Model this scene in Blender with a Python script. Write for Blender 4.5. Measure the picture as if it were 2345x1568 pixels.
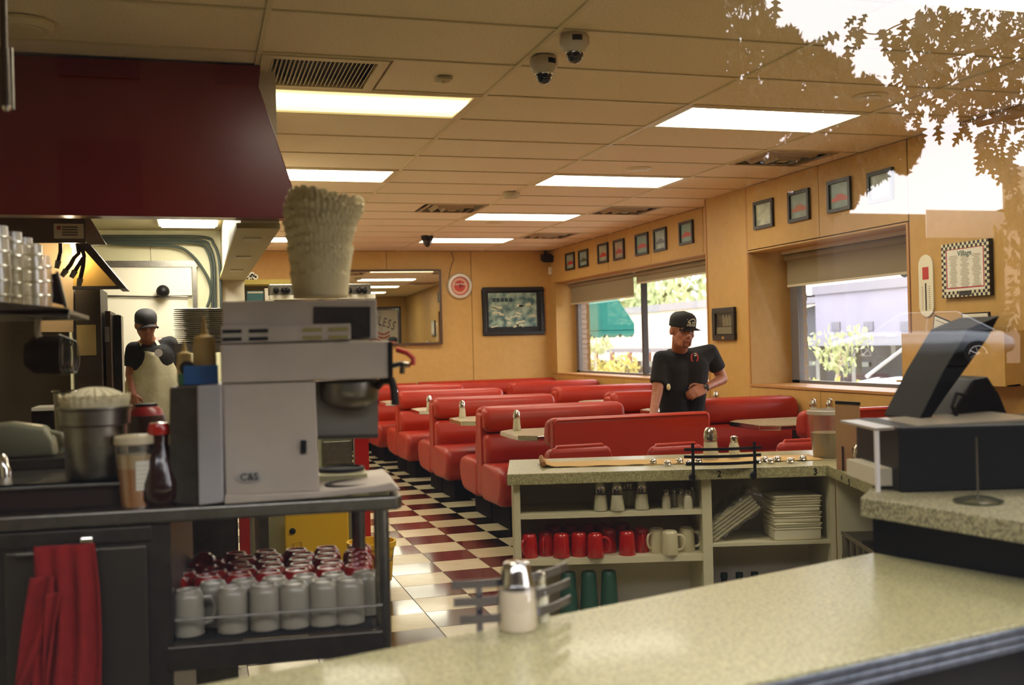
import bpy, math, random
from mathutils import Vector, Matrix, Euler
random.seed(7)
PI=math.pi
SC=bpy.context.scene
for _o in list(bpy.data.objects): bpy.data.objects.remove(_o)
COL=SC.collection
# ---------------------------------------------------------------- camera
F=2408.4; YAW,PITCH,ROLL=.291996,.001507,-.0254635
fw=Vector((math.sin(YAW)*math.cos(PITCH),math.cos(YAW)*math.cos(PITCH),math.sin(PITCH)))
r0=Vector((math.cos(YAW),-math.sin(YAW),0)); u0=r0.cross(fw)
cr=r0*math.cos(ROLL)+u0*math.sin(ROLL); cu=u0*math.cos(ROLL)-r0*math.sin(ROLL)
EYE=Vector((0,0,1.3666))
cd=bpy.data.cameras.new('camera'); cam=bpy.data.objects.new('camera',cd); COL.objects.link(cam)
cam.matrix_world=Matrix(((cr.x,cu.x,-fw.x,EYE.x),(cr.y,cu.y,-fw.y,EYE.y),(cr.z,cu.z,-fw.z,EYE.z),(0,0,0,1)))
cd.sensor_fit='HORIZONTAL'; cd.sensor_width=36; cd.lens=F/2345*36
cd.clip_start=.05; cd.clip_end=400
cd.dof.use_dof=True; cd.dof.focus_distance=6.6; cd.dof.aperture_fstop=2.8
SC.camera=cam
SC.view_settings.view_transform='Standard'; SC.view_settings.look='None'
SC.view_settings.gamma=1; SC.view_settings.use_curve_mapping=False
SC.view_settings.exposure=0.1
# overcast sky
SKY=7.0
w=bpy.data.worlds.new('sky'); SC.world=w; w.use_nodes=True
nt=w.node_tree; bg=nt.nodes['Background']; bg.inputs[1].default_value=SKY
bg.inputs[0].default_value=(.96,.95,1.0,1)
try:
    SC.cycles.max_bounces=10; SC.cycles.transparent_max_bounces=24; SC.cycles.diffuse_bounces=5
    SC.cycles.sample_clamp_indirect=6; SC.cycles.caustics_reflective=False; SC.cycles.caustics_refractive=False
except Exception: pass
LAMP=16.5      # radiance of the fluorescent ceiling panels
# ---------------------------------------------------------------- geometry helpers
def ray(px,py): return fw+cr*((px-1172.5)/F)-cu*((py-784)/F)
def P(px,py,ax,val):
    d=ray(px,py); i='xyz'.index(ax); return EYE+d*((val-EYE[i])/d[i])
def RP(px,py,p0,nrm):
    d=ray(px,py); return EYE+d*((Vector(p0)-EYE).dot(nrm)/d.dot(nrm))
def hexc(h):
    h=h.lstrip('#'); c=[int(h[i:i+2],16)/255 for i in (0,2,4)]
    return tuple((x/12.92 if x<=.04045 else ((x+.055)/1.055)**2.4) for x in c)+(1,)
MATS={}
def mat(name,col,rough=.5,metal=0,spec=.5,emit=0,noise=None,bump=0,bscale=60,coat=0,alpha=1,trans=0):
    """noise=(scale, colour2, amount)"""
    if name in MATS: return MATS[name]
    m=bpy.data.materials.new(name); m.use_nodes=True; t=m.node_tree; b=t.nodes['Principled BSDF']
    c=hexc(col) if isinstance(col,str) else col
    b.inputs['Base Color'].default_value=c; b.inputs['Roughness'].default_value=rough
    b.inputs['Metallic'].default_value=metal; b.inputs['Specular IOR Level'].default_value=spec
    if coat: b.inputs['Coat Weight'].default_value=coat; b.inputs['Coat Roughness'].default_value=.08
    if emit: b.inputs['Emission Color'].default_value=c; b.inputs['Emission Strength'].default_value=emit
    if trans: b.inputs['Transmission Weight'].default_value=trans
    if alpha<1: b.inputs['Alpha'].default_value=alpha
    if noise or bump:
        tc=t.nodes.new('ShaderNodeTexCoord')
        if noise:
            n=t.nodes.new('ShaderNodeTexNoise'); n.inputs['Scale'].default_value=noise[0]; n.inputs['Detail'].default_value=5
            t.links.new(tc.outputs['Object'],n.inputs['Vector'])
            rr=t.nodes.new('ShaderNodeValToRGB'); rr.color_ramp.elements[0].position=.5-noise[2]; rr.color_ramp.elements[1].position=.5+noise[2]
            rr.color_ramp.elements[0].color=hexc(noise[1]); rr.color_ramp.elements[1].color=c
            t.links.new(n.outputs['Fac'],rr.inputs['Fac']); t.links.new(rr.outputs['Color'],b.inputs['Base Color'])
        if bump:
            n2=t.nodes.new('ShaderNodeTexNoise'); n2.inputs['Scale'].default_value=bscale
            t.links.new(tc.outputs['Object'],n2.inputs['Vector'])
            bp=t.nodes.new('ShaderNodeBump'); bp.inputs['Strength'].default_value=bump; bp.inputs['Distance'].default_value=.01
            t.links.new(n2.outputs['Fac'],bp.inputs['Height']); t.links.new(bp.outputs['Normal'],b.inputs['Normal'])
    MATS[name]=m; return m
def glassmat(name,tint=(1,1,1,1),refl=1.0,base=.0,rough=0.0):
    """thin pane: see-through plus a Fresnel mirror (several surfaces of double glazing -> refl>1)"""
    if name in MATS: return MATS[name]
    m=bpy.data.materials.new(name); m.use_nodes=True; t=m.node_tree; t.nodes.clear()
    o=t.nodes.new('ShaderNodeOutputMaterial'); mx=t.nodes.new('ShaderNodeMixShader')
    tr=t.nodes.new('ShaderNodeBsdfTransparent'); tr.inputs[0].default_value=tint
    gl=t.nodes.new('ShaderNodeBsdfGlossy'); gl.inputs['Roughness'].default_value=rough; gl.inputs[0].default_value=(1,1,1,1)
    fr=t.nodes.new('ShaderNodeFresnel'); fr.inputs[0].default_value=1.5
    geo=t.nodes.new('ShaderNodeNewGeometry')
    # keep the same Fresnel on both faces of the pane
    inv=t.nodes.new('ShaderNodeVectorMath'); inv.operation='DOT_PRODUCT'
    t.links.new(geo.outputs['Normal'],inv.inputs[0]); t.links.new(geo.outputs['Incoming'],inv.inputs[1])
    ab=t.nodes.new('ShaderNodeMath'); ab.operation='ABSOLUTE'; t.links.new(inv.outputs['Value'],ab.inputs[0])
    om=t.nodes.new('ShaderNodeMath'); om.operation='SUBTRACT'; om.inputs[0].default_value=1; t.links.new(ab.outputs[0],om.inputs[1])
    pw=t.nodes.new('ShaderNodeMath'); pw.operation='POWER'; pw.inputs[1].default_value=5; t.links.new(om.outputs[0],pw.inputs[0])
    ma=t.nodes.new('ShaderNodeMath'); ma.operation='MULTIPLY_ADD'; ma.inputs[1].default_value=.96*refl; ma.inputs[2].default_value=.04*refl+base
    t.links.new(pw.outputs[0],ma.inputs[0])
    cl=t.nodes.new('ShaderNodeClamp'); t.links.new(ma.outputs[0],cl.inputs[0])
    t.links.new(cl.outputs[0],mx.inputs[0]); t.links.new(tr.outputs[0],mx.inputs[1]); t.links.new(gl.outputs[0],mx.inputs[2])
    t.links.new(mx.outputs[0],o.inputs[0]); MATS[name]=m; return m
class MB:
    def __init__(s): s.v=[]; s.f=[]; s.mi=[]; s.cur=0
    def add(s,vs,fs):
        n=len(s.v); s.v+= [Vector(x) for x in vs]
        for f in fs: s.f.append([i+n for i in f]); s.mi.append(s.cur)
        return s
    def box(s,c,d,rz=0,rot=None):
        x,y,z=d[0]/2,d[1]/2,d[2]/2
        R=rot if rot is not None else Matrix.Rotation(rz,3,'Z')
        vs=[Vector(c)+R@Vector((a*x,b*y,e*z)) for e in(-1,1) for b in(-1,1) for a in(-1,1)]
        return s.add(vs,[(0,2,3,1),(4,5,7,6),(0,1,5,4),(2,6,7,3),(0,4,6,2),(1,3,7,5)])
    def bb(s,a,b):
        return s.box([(a[i]+b[i])/2 for i in range(3)],[abs(b[i]-a[i]) for i in range(3)])
    def lathe(s,prof,c=(0,0,0),seg=24,axis=None,sx=1,sy=1,caps=True):
        R=Matrix.Identity(3)
        if axis is not None: R=Vector((0,0,1)).rotation_difference(Vector(axis).normalized()).to_matrix()
        vs=[];fs=[];n=len(prof)
        for r,z in prof:
            for k in range(seg):
                a=2*PI*k/seg; vs.append(Vector(c)+R@Vector((r*math.cos(a)*sx,r*math.sin(a)*sy,z)))
        for j in range(n-1):
            for k in range(seg):
                k2=(k+1)%seg; fs.append((j*seg+k,j*seg+k2,(j+1)*seg+k2,(j+1)*seg+k))
        if caps:
            if prof[0][0]>1e-5: fs.append(tuple(range(seg))[::-1])
            if prof[-1][0]>1e-5: fs.append(tuple((n-1)*seg+k for k in range(seg)))
        return s.add(vs,fs)
    def cyl(s,p0,p1,r0,r1=None,seg=14):
        p0=Vector(p0);p1=Vector(p1); r1=r0 if r1 is None else r1
        return s.lathe([(r0,0),(r1,(p1-p0).length)],p0,seg,axis=p1-p0)
    def ell(s,c,r,seg=20,rings=12,rot=None):
        R=rot if rot is not None else Matrix.Identity(3)
        vs=[];fs=[]
        for j in range(rings+1):
            t=PI*j/rings
            for k in range(seg):
                a=2*PI*k/seg
                vs.append(Vector(c)+R@Vector((r[0]*math.sin(t)*math.cos(a),r[1]*math.sin(t)*math.sin(a),-r[2]*math.cos(t))))
        for j in range(rings):
            for k in range(seg):
                k2=(k+1)%seg; fs.append((j*seg+k,j*seg+k2,(j+1)*seg+k2,(j+1)*seg+k))
        return s.add(vs,fs)
    def cap(s,p0,p1,ra,rb=None,seg=16):
        rb=ra if rb is None else rb
        p0=Vector(p0);p1=Vector(p1); L=(p1-p0).length; pr=[]
        for j in range(6): t=PI/2*j/5; pr.append((max(ra*math.sin(t),1e-4),-ra*math.cos(t)))
        for j in range(6): t=PI/2*j/5; pr.append((max(rb*math.cos(t),1e-4),L+rb*math.sin(t)))
        return s.lathe(pr,p0,seg,axis=(p1-p0) if L>1e-6 else (0,0,1))
    def tube(s,pts,r,seg=10,closed=False):
        pts=[Vector(p) for p in pts]; n=len(pts); up=None; vs=[];fs=[]
        for i,p in enumerate(pts):
            a=pts[(i-1)%n] if (i>0 or closed) else p; b=pts[(i+1)%n] if (i<n-1 or closed) else p
            t=(b-a).normalized()
            if up is None:
                up=t.orthogonal().normalized()
            up=(up-t*up.dot(t)).normalized(); bn=t.cross(up)
            rr=r[i] if isinstance(r,(list,tuple)) else r
            for k in range(seg):
                q=2*PI*k/seg; vs.append(p+up*(rr*math.cos(q))+bn*(rr*math.sin(q)))
        m=n if closed else n-1
        for i in range(m):
            for k in range(seg):
                k2=(k+1)%seg; j=(i+1)%n
                fs.append((i*seg+k,i*seg+k2,j*seg+k2,j*seg+k))
        if not closed: fs.append(tuple(range(seg))[::-1]); fs.append(tuple((n-1)*seg+k for k in range(seg)))
        return s.add(vs,fs)
    def prism(s,poly,d):
        """poly: 3D points (planar), extruded by vector d"""
        n=len(poly); d=Vector(d); vs=[Vector(p) for p in poly]+[Vector(p)+d for p in poly]
        fs=[tuple(range(n))[::-1],tuple(range(n,2*n))]+[(i,(i+1)%n,n+(i+1)%n,n+i) for i in range(n)]
        return s.add(vs,fs)
    def slab(s,poly2,z0,z1): return s.prism([(p[0],p[1],z0) for p in poly2],(0,0,z1-z0))
    def grid(s,fn,nu,nv,thick=None):
        vs=[fn(i/nu,j/nv) for j in range(nv+1) for i in range(nu+1)]
        fs=[(j*(nu+1)+i,j*(nu+1)+i+1,(j+1)*(nu+1)+i+1,(j+1)*(nu+1)+i) for j in range(nv) for i in range(nu)]
        return s.add(vs,fs)
    def build(s,name,m,parent=None,smooth=False,bev=0,world=False,seg=2,solid=0,fixn=True):
        me=bpy.data.meshes.new(name)
        vs=s.v
        if world and parent is not None:
            inv=WM[parent.name].inverted(); vs=[inv@v for v in vs]
        me.from_pydata([tuple(v) for v in vs],[],s.f)
        ms=m if isinstance(m,(list,tuple)) else [m]
        for q in ms: me.materials.append(q)
        if len(ms)>1: me.polygons.foreach_set('material_index',s.mi)
        if fixn or bev:
            import bmesh
            b=bmesh.new(); b.from_mesh(me)
            if fixn: bmesh.ops.remove_doubles(b,verts=b.verts,dist=1e-5); bmesh.ops.recalc_face_normals(b,faces=b.faces)
            if bev:
                es=[e for e in b.edges if len(e.link_faces)==2 and e.calc_face_angle(0)>.6]
                bmesh.ops.bevel(b,geom=es,offset=bev,segments=seg,affect='EDGES',profile=.5,clamp_overlap=True)
            b.to_mesh(me); b.free()
        if smooth:
            for p in me.polygons: p.use_smooth=True
            try: me.set_sharp_from_angle(angle=math.radians(smooth if smooth is not True else 40))
            except Exception: pass
        o=bpy.data.objects.new(name,me); COL.objects.link(o)
        if solid:
            md=o.modifiers.new('solid','SOLIDIFY'); md.thickness=solid; md.offset=0
        if parent is not None: o.parent=parent
        return o
WM={}
def thing(name,label,cat,loc=(0,0,0),rz=0,group=None,tilt=None):
    o=bpy.data.objects.new(name,None); COL.objects.link(o); o.empty_display_size=.05
    o.location=loc; o.rotation_euler=tilt if tilt else (0,0,rz)
    WM[o.name]=Matrix.Translation(Vector(loc))@Euler(o.rotation_euler).to_matrix().to_4x4()
    o['label']=label; o['category']=cat
    if group: o['group']=group
    return o
def tag(o,label,cat,group=None):
    o['label']=label; o['category']=cat
    if group: o['group']=group
    return o
def struct(o): o['kind']='structure'; return o
def stuff(o,label=None,cat=None):
    o['kind']='stuff'
    if label: o['label']=label
    if cat: o['category']=cat
    return o
KIDS={}
def dup(root,loc,rz=None,label=None,tilt=None,scale=None):
    r=root.copy(); COL.objects.link(r); r.location=loc
    if tilt is not None: r.rotation_euler=tilt
    elif rz is not None: r.rotation_euler=(0,0,rz)
    if scale: r.scale=(scale,)*3
    if label: r['label']=label
    if root.name not in KIDS: KIDS[root.name]=[(c,list(c.children)) for c in root.children]
    for ch,gs in KIDS[root.name]:
        c=ch.copy(); COL.objects.link(c); c.parent=r
        for g in gs:
            d=g.copy(); COL.objects.link(d); d.parent=c
    return r
def inst(o,loc,rz=0,parent=None,name=None,scale=None,tilt=None):
    c=o.copy(); COL.objects.link(c); c.location=loc; c.rotation_euler=tilt if tilt else (0,0,rz)
    if scale: c.scale=scale
    c.parent=parent
    return c
def text(body,name,m,parent,M,size,ext=.001,align='CENTER',world=True):
    cu_=bpy.data.curves.new('t','FONT'); cu_.body=body; cu_.size=size; cu_.extrude=ext; cu_.align_x=align; cu_.align_y='CENTER'
    cu_.resolution_u=3; cu_.offset=size*.012
    to=bpy.data.objects.new('t',cu_); COL.objects.link(to)
    dg=bpy.context.evaluated_depsgraph_get(); me=bpy.data.meshes.new_from_object(to.evaluated_get(dg))
    bpy.data.objects.remove(to)
    if world and parent is not None: M=WM[parent.name].inverted()@M
    me.transform(M); me.materials.clear(); me.materials.append(m)
    o=bpy.data.objects.new(name,me); COL.objects.link(o)
    if parent is not None: o.parent=parent
    return o
def frame(o,x,y):   # matrix whose local x,y axes are the given vectors
    x=Vector(x).normalized(); y=Vector(y).normalized(); z=x.cross(y)
    return Matrix(((x.x,y.x,z.x,o[0]),(x.y,y.y,z.y,o[1]),(x.z,y.z,z.z,o[2]),(0,0,0,1)))
def remesh(mb,name,m,parent,voxel=.008,smooth_it=4,world=False):
    o=mb.build(name,m,parent,world=world,fixn=False)
    md=o.modifiers.new('r','REMESH'); md.mode='VOXEL'; md.voxel_size=voxel
    if smooth_it:
        s=o.modifiers.new('s','SMOOTH'); s.factor=.5; s.iterations=smooth_it
    dg=bpy.context.evaluated_depsgraph_get(); me=bpy.data.meshes.new_from_object(o.evaluated_get(dg))
    for p in me.polygons: p.use_smooth=True
    o.modifiers.clear(); o.data=me
    return o
# ---------------------------------------------------------------- materials
M_ceil=mat('ceiling_tile_board','#f2e2c4',.9,noise=(90,'#e6d5b6',.12),bump=.15,bscale=300)
M_grid=mat('ceiling_grid_paint','#dccfa9',.45)
M_wall=mat('tan_wall_panel','#bf9650',.55,noise=(14,'#b58c48',.3))
M_joint=mat('dark_joint','#5a3b1c',.8)
M_wtrim=mat('oak_edge_trim','#b07c40',.5)
M_steel=mat('brushed_steel','#8d8980',.34,1,noise=(35,'#7d7970',.2))
M_steeld=mat('dark_steel','#5a544c',.4,.9,noise=(20,'#4c463f',.25))
M_chrome=mat('chrome','#d8d4cc',.12,1)
M_black=mat('black_plastic','#090809',.5,spec=.25)
M_mblack=mat('matt_black','#131112',.75)
M_red=mat('red_vinyl','#a9290f',.45,spec=.35,coat=.05,noise=(6,'#9d230c',.3),bump=.08,bscale=220)
M_redpipe=mat('red_vinyl_piping','#b8361f',.35)
M_soffit=mat('dark_red_laminate','#6d1318',.28,noise=(3,'#63100f',.3))
M_counter=mat('speckled_laminate','#b8b184',.32,noise=(120,'#8a8460',.13),coat=.08)
M_counterE=mat('speckled_laminate_edge','#a9a27f',.4,noise=(110,'#665f47',.12))
M_shelf=mat('cream_shelf_laminate','#cfc8a6',.5)
M_shelfback=mat('grey_shelf_back','#c2b79e',.7)
M_white=mat('white_ceramic','#d8d2c0',.22,coat=.3)
M_cream=mat('cream_ceramic','#cfc6a0',.25,coat=.3)
M_mugred=mat('red_ceramic','#b3170f',.22,coat=.4)
M_mugred2=mat('dark_red_plastic','#8e1512',.25,coat=.4)
M_salt=mat('white_salt','#e6dfc8',.9)
M_clear=glassmat('clear_glass',(.93,.95,.93,1),1.6,.02)
M_plastic=glassmat('translucent_plastic',(.86,.85,.8,1),1.5,.10,.25)
M_paper=mat('white_paper','#ddd8c6',.8)
M_kraft=mat('brown_paper','#c9a262',.85)
M_yellow=mat('yellow_plastic','#e0b410',.45)
M_frame=mat('black_picture_frame','#17120f',.4)
M_tblack=mat('black_floor_tile','#0e0b0a',.13,coat=.5,noise=(7,'#1a1412',.3))
M_twhite=mat('cream_floor_tile','#d6cda8',.22,coat=.3,noise=(9,'#c7bd98',.3))
M_grout=mat('floor_grout','#2a241c',.8)
M_stone=mat('table_laminate','#b9ae8c',.25,noise=(80,'#9c916f',.2))
M_kwall=mat('cream_kitchen_wall','#cfc9a3',.5)
M_kwhite=mat('white_kitchen_panel','#e2dcc8',.4)
M_dark=mat('dark_panel','#1b1512',.6)
M_lamp=mat('lamp_diffuser',(1,.935,.77,1),.5,emit=LAMP)
M_lampY=mat('warm_lamp_diffuser',(1,.86,.42,1),.5,emit=LAMP*.30)
M_filter=mat('coffee_filter_paper','#d9cda6',.9)
M_brew=mat('brewer_steel','#bdb0a2',.5,.25,noise=(8,'#ab9f90',.3))

def lampband():
    m=bpy.data.materials.new('banded_lamp_diffuser'); m.use_nodes=True; t=m.node_tree; b=t.nodes['Principled BSDF']
    tc=t.nodes.new('ShaderNodeTexCoord'); sp=t.nodes.new('ShaderNodeSeparateXYZ'); t.links.new(tc.outputs['Generated'],sp.inputs[0])
    rp=t.nodes.new('ShaderNodeValToRGB'); e=rp.color_ramp.elements
    e[0].position=0; e[0].color=(.22,.14,.03,1); e[1].position=1; e[1].color=(.6,.52,.27,1)
    for p,c in ((.2,(.6,.5,.24,1)),(.38,(1.7,1.66,1.5,1)),(.6,(1.7,1.66,1.5,1)),(.78,(.75,.66,.36,1))):
        q=e.new(p); q.color=c
    t.links.new(sp.outputs['Y'],rp.inputs[0]); t.links.new(rp.outputs[0],b.inputs['Emission Color']); b.inputs['Emission Strength'].default_value=2.6
    return m
M_lampB=lampband()

def cloth_translucent(name,col,k):
    m=mat(name,col,.85); t=m.node_tree; b=t.nodes['Principled BSDF']; o=t.nodes['Material Output']
    tr=t.nodes.new('ShaderNodeBsdfTranslucent'); tr.inputs[0].default_value=hexc(col); mx=t.nodes.new('ShaderNodeMixShader'); mx.inputs[0].default_value=k
    t.links.new(b.outputs[0],mx.inputs[1]); t.links.new(tr.outputs[0],mx.inputs[2]); t.links.new(mx.outputs[0],o.inputs[0]); return m
# ================================================================ ROOM SHELL
ZC=2.712; GX=.307; GY=5.48; TX=1.2192; TY=.6096
XR=5.0; XN=4.75; YB=14.6; YF=1.12; XL=-2.0
# floor: bed of grout, tiles picked out one by one, the rest joined
fl=struct(MB().bb((XL,YF,-.1),(5.6,YB+.2,-.004)).build('floor',M_grout))
FX,FY,FT=1.3986,6.8436,.3048
def tile_mb():
    g=.0016; h=FT-g*2; return MB().add([(0,0,-.004),(h,0,-.004),(h,h,-.004),(0,h,-.004),(.001,.001,0),(h-.001,.001,0),(h-.001,h-.001,0),(.001,h-.001,0)],
      [(4,5,6,7),(0,1,5,4),(1,2,6,5),(2,3,7,6),(3,0,4,7)])
tb=tile_mb().build('floor_tile',M_tblack,fl); tw=tile_mb().build('floor_tile',M_twhite,fl)
used={0:0,1:0}; rest={0:MB(),1:MB()}; nt_=0
cells=[(i,j) for i in range(-12,14) for j in range(-27,20)]
def shown(i,j):
    x=FX+i*FT;y=FY-j*FT
    return (.85<x<2.45 and 4.4<y<10.5) or (-.05<x<.85 and 4.1<y<5.6)
cells.sort(key=lambda c:FY-c[1]*FT)
for i,j in cells:
    x=FX+i*FT+.0016; y=FY-j*FT+.0016-FT
    if y<YF or y>YB-.1 or x<XL or x>5.3: continue
    k=(i+j)%2
    if shown(i,j) and nt_<290:
        nt_+=1
        o=(tb,tw)[k]
        if not used[k]: used[k]=1; o.location=(x,y,0)
        else: inst(o,(x,y,0),0,fl)
    else:
        h=FT-.0032; rest[k].add([(x,y,-.001),(x+h,y,-.001),(x+h,y+h,-.001),(x,y+h,-.001)],[(0,1,2,3)])
stuff(rest[0].build('distant_floor_tiles',M_tblack,fl)); stuff(rest[1].build('distant_floor_tiles',M_twhite,fl))
# ceiling: slab, hung tiles, grid bars
ce=struct(MB().bb((XL,YF,2.80),(5.6,YB+.2,2.9)).build('ceiling',M_grid))
lights=[(0,-4),(0,0),(0,4),(0,8),(0,12),(2,-4),(2,0),(2,4),(2,8),(2,12)]
ventc={(1,7):'r',(3,7):'l',(3,11):'l',(3,2):'l',(0,-1):'l'}
def board(w,h):
    return MB().bb((.012,.012,0),(w-.012,h-.012,.016))
full=board(TX,TY).build('ceiling_tile',M_ceil,ce); fulln=0
for k in range(-2,4):
    for n in range(-7,15):
        if k<0 and n>-1: continue
        x=GX+k*TX; y=GY+n*TY; w=TX; h=TY
        if (k,n) in lights: continue
        if k==3: w=XR-x
        if n==14: h=YB-y
        z=ZC+.006
        if (k,n) in ventc:
            if ventc[(k,n)]=='r': w=.9144; 
            else: x+=.6096; w-=.6096
            if (k,n)==(1,7): w=.6096+.0
            if w>.1: o=board(w,h).build('ceiling_tile',M_ceil,ce); o.location=(x,y,z)
            continue
        if abs(w-TX)<1e-3 and abs(h-TY)<1e-3:
            if not fulln: full.location=(x,y,z); fulln=1
            else: inst(full,(x,y,z),0,ce)
        else:
            o=board(w,h).build('ceiling_tile',M_ceil,ce); o.location=(x,y,z)
for k in range(-1,4):
    x=GX+k*TX
    y1=YB if k>=0 else GY
    MB().bb((x-.011,YF,ZC-.003),(x+.011,y1,ZC+.05)).build('grid_bar',M_grid,ce)
for n in range(-6,15):
    y=GY+n*TY
    MB().bb((XL if n<0 else GX,y-.0095,ZC-.001),(XR,y+.0095,ZC+.04)).build('grid_bar',M_grid,ce)
MB().bb((XL,YF,ZC-.002),(XL+.02,GY,ZC+.03)).build('grid_bar',M_grid,ce)
# fluorescent fixtures
def light_fix(k,n,label,m):
    x=GX+k*TX; y=GY+n*TY
    t=thing('ceiling_light',label,'light',(x,y,ZC),group='fluorescent ceiling panels')
    b=MB()
    a=.012;c=.045
    b.bb((a,a,-.004),(TX-a,c,.03)); b.bb((a,TY-c,-.004),(TX-a,TY-a,.03)); b.bb((a,c,-.004),(c,TY-c,.03)); b.bb((TX-c,c,-.004),(TX-a,TY-c,.03))
    b.build('light_frame',M_grid,t)
    MB().bb((c,c,.006),(TX-c,TY-c,.012)).build('diffuser',m,t)
    MB().bb((a,a,.04),(TX-a,TY-a,.07)).build('housing',M_grid,t)
lab={(0,-7):'fluorescent panel by the front window at left, above the foreground counter',(2,-7):'fluorescent panel by the front window at right, above the register',(0,-4):'fluorescent panel above the coffee station, out of the picture',(0,0):'yellowish fluorescent ceiling panel beside the red soffit, just behind the return grille',
(0,4):'narrower looking fluorescent panel, second one back beside the red soffit',(0,8):'fluorescent panel hidden behind the coffee filter stack',
(0,12):'far left fluorescent panel, only a sliver beside the coffee filters',(2,-4):'bright fluorescent panel cut by the top right edge of the picture',
(2,0):'largest bright white ceiling panel, right of the two dome cameras',(2,4):'ceiling panel with a flush speaker ring just in front of it',
(2,8):'bright ceiling panel between the two square air vents, third of its row',(2,12):'thin far ceiling panel beside the black dome camera'}
for c in lights: light_fix(c[0],c[1],lab[c],M_lamp if c!=(0,0) else M_lampB)
# square louvred vents
M_vent=mat('vent_metal','#a99372',.5)
def vent_make(x,y,label):
    t=thing('air_vent',label,'vent',(x,y,ZC),group='square stepped air vents')
    MB().bb((-.3,-.3,.05),(.3,.3,.06)).build('duct_backing',M_dark,t)
    for i,(r1,r2) in enumerate([(.295,.262),(.2,.168),(.115,.09)]):
        b=MB(); z1=-.004-.0*i; z2=.02
        vs=[(-r1,-r1,z2 if i else z1),(r1,-r1,z2 if i else z1),(r1,r1,z2 if i else z1),(-r1,r1,z2 if i else z1),(-r2,-r2,z1-.012*i),(r2,-r2,z1-.012*i),(r2,r2,z1-.012*i),(-r2,r2,z1-.012*i)]
        b.add(vs,[(0,1,5,4),(1,2,6,5),(2,3,7,6),(3,0,4,7)])
        o=b.build('louvre_ring',M_vent,t,solid=.003)
    MB().box((0,0,-.02),(.07,.07,.004)).build('centre_plate',M_vent,t)
    return t
v0=vent_make(GX+1*TX+.9144,10.05,'square air vent left of the third bright panel in the middle of the ceiling')
dup(v0,(GX+3*TX+.3048,10.05,ZC),0,'square air vent between the third panel and the pictures on the right wall')
dup(v0,(GX+3*TX+.3048,12.49,ZC),0,'smallest and farthest square air vent near the back right corner')
dup(v0,(GX+3*TX+.3048,7.0,ZC),0,'nearest square air vent above the row of pictures by the right window')
# return grille
t=thing('return_grille','wide louvred return air grille beside the red soffit','grille',(GX,GY-TY,ZC))
MB().bb((.012,.012,.05),(.6,.6,.06)).build('duct_backing',M_dark,t)
b=MB(); b.bb((.012,.012,-.008),(.6,.06,.02));b.bb((.012,.55,-.008),(.6,.598,.02));b.bb((.012,.06,-.008),(.06,.55,.02));b.bb((.552,.06,-.008),(.6,.55,.02)); b.build('grille_frame',M_grid,t)
fin=MB().box((0,0,0),(.003,.49,.022),rot=Matrix.Rotation(.6,3,'Y')).build('grille_fin',M_grid,t); fin.location=(.07,.305,.005)
for i in range(1,24): inst(fin,(.07+i*.0205,.305,.005),0,t)
# dome cameras
def domecam(loc,label,rz):
    t=thing('dome_camera',label,'camera',loc,rz,group='white dome security cameras')
    MB().lathe([(.06,0),(.066,-.012),(.066,-.045),(.05,-.07),(.04,-.078)],seg=28).build('housing',mat('camera_white','#b9ae9a',.35),t,smooth=True)
    MB().lathe([(.038,-.078),(.037,-.095),(.03,-.112),(.018,-.122),(.0001,-.126)],seg=24,caps=False).build('dome',mat('smoked_dome','#0b0a0a',.06,coat=.5),t,smooth=True)
    MB().lathe([(.039,-.074),(.042,-.078),(.039,-.082)],seg=28,caps=False).build('trim_ring',M_chrome,t,smooth=True)
    b=MB()
    for i in range(6):
        a=-PI*.75+i*.11; a2=a+.115
        b.add([(.0672*math.cos(q),.0672*math.sin(q),z) for q,z in((a,-.016),(a2,-.016),(a2,-.04),(a,-.04))],[(0,1,2,3)])
    b.build('sensor_window',M_black,t,solid=.001)
domecam((1.618,4.318,ZC),'white dome security camera on the ceiling, the right one of the pair',.3)
domecam((1.60,4.69,ZC),'white dome security camera on the ceiling, the lower left one of the pair',.8)
t=thing('black_dome_camera','small black dome camera hanging beside the thin far ceiling panel','camera',(2.74,12.6,ZC))
MB().lathe([(.075,0),(.075,-.03),(.06,-.06)],seg=20).build('housing',M_black,t,smooth=True)
MB().lathe([(.058,-.06),(.045,-.1),(.02,-.13),(.0001,-.137)],seg=20,caps=False).build('dome',mat('smoked_dome','#0b0a0a',.06),t,smooth=True)
# small round ceiling fittings
def disc(loc,r,h,label,cat,name,m=None):
    t=thing(name,label,cat,loc)
    MB().lathe([(r,0),(r,-h*.4),(r*.85,-h)],seg=28).build('cover',m or M_grid,t,smooth=True)
    MB().lathe([(r*.62,-h+.001),(r*.6,-h-.004),(r*.1,-h-.005)],seg=24).build('centre_disc',m or M_grid,t,smooth=True)
disc((2.72,8.95,ZC),.075,.045,'round smoke detector on the grid bar left of the second ceiling panel','detector','smoke_detector',mat('detector_cream','#b9b093',.5))
disc((3.36,7.6,ZC+.006),.1,.012,'flush round speaker in front of the second panel of the right row','speaker','ceiling_speaker')
disc((3.68,5.1,ZC+.006),.1,.012,'flush round ceiling speaker half lost in the tree reflection','speaker','ceiling_speaker')
disc((3.2,11.2,ZC+.006),.1,.012,'faint flush speaker just behind the third ceiling panel','speaker','ceiling_speaker')
disc((-.64,4.62,ZC),.12,.03,'round ceiling disc at the top left above the red soffit','speaker','ceiling_disc')
t=thing('sprinkler_plate','small pale square sensor plate right of the return grille','sensor',(1.224,5.145,ZC))
MB().box((0,0,-.008),(.075,.075,.016)).build('plate',mat('detector_cream','#b9b093',.5),t,bev=.004)
MB().lathe([(.016,-.016),(.014,-.03)],seg=16).build('nub',M_grid,t)
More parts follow.
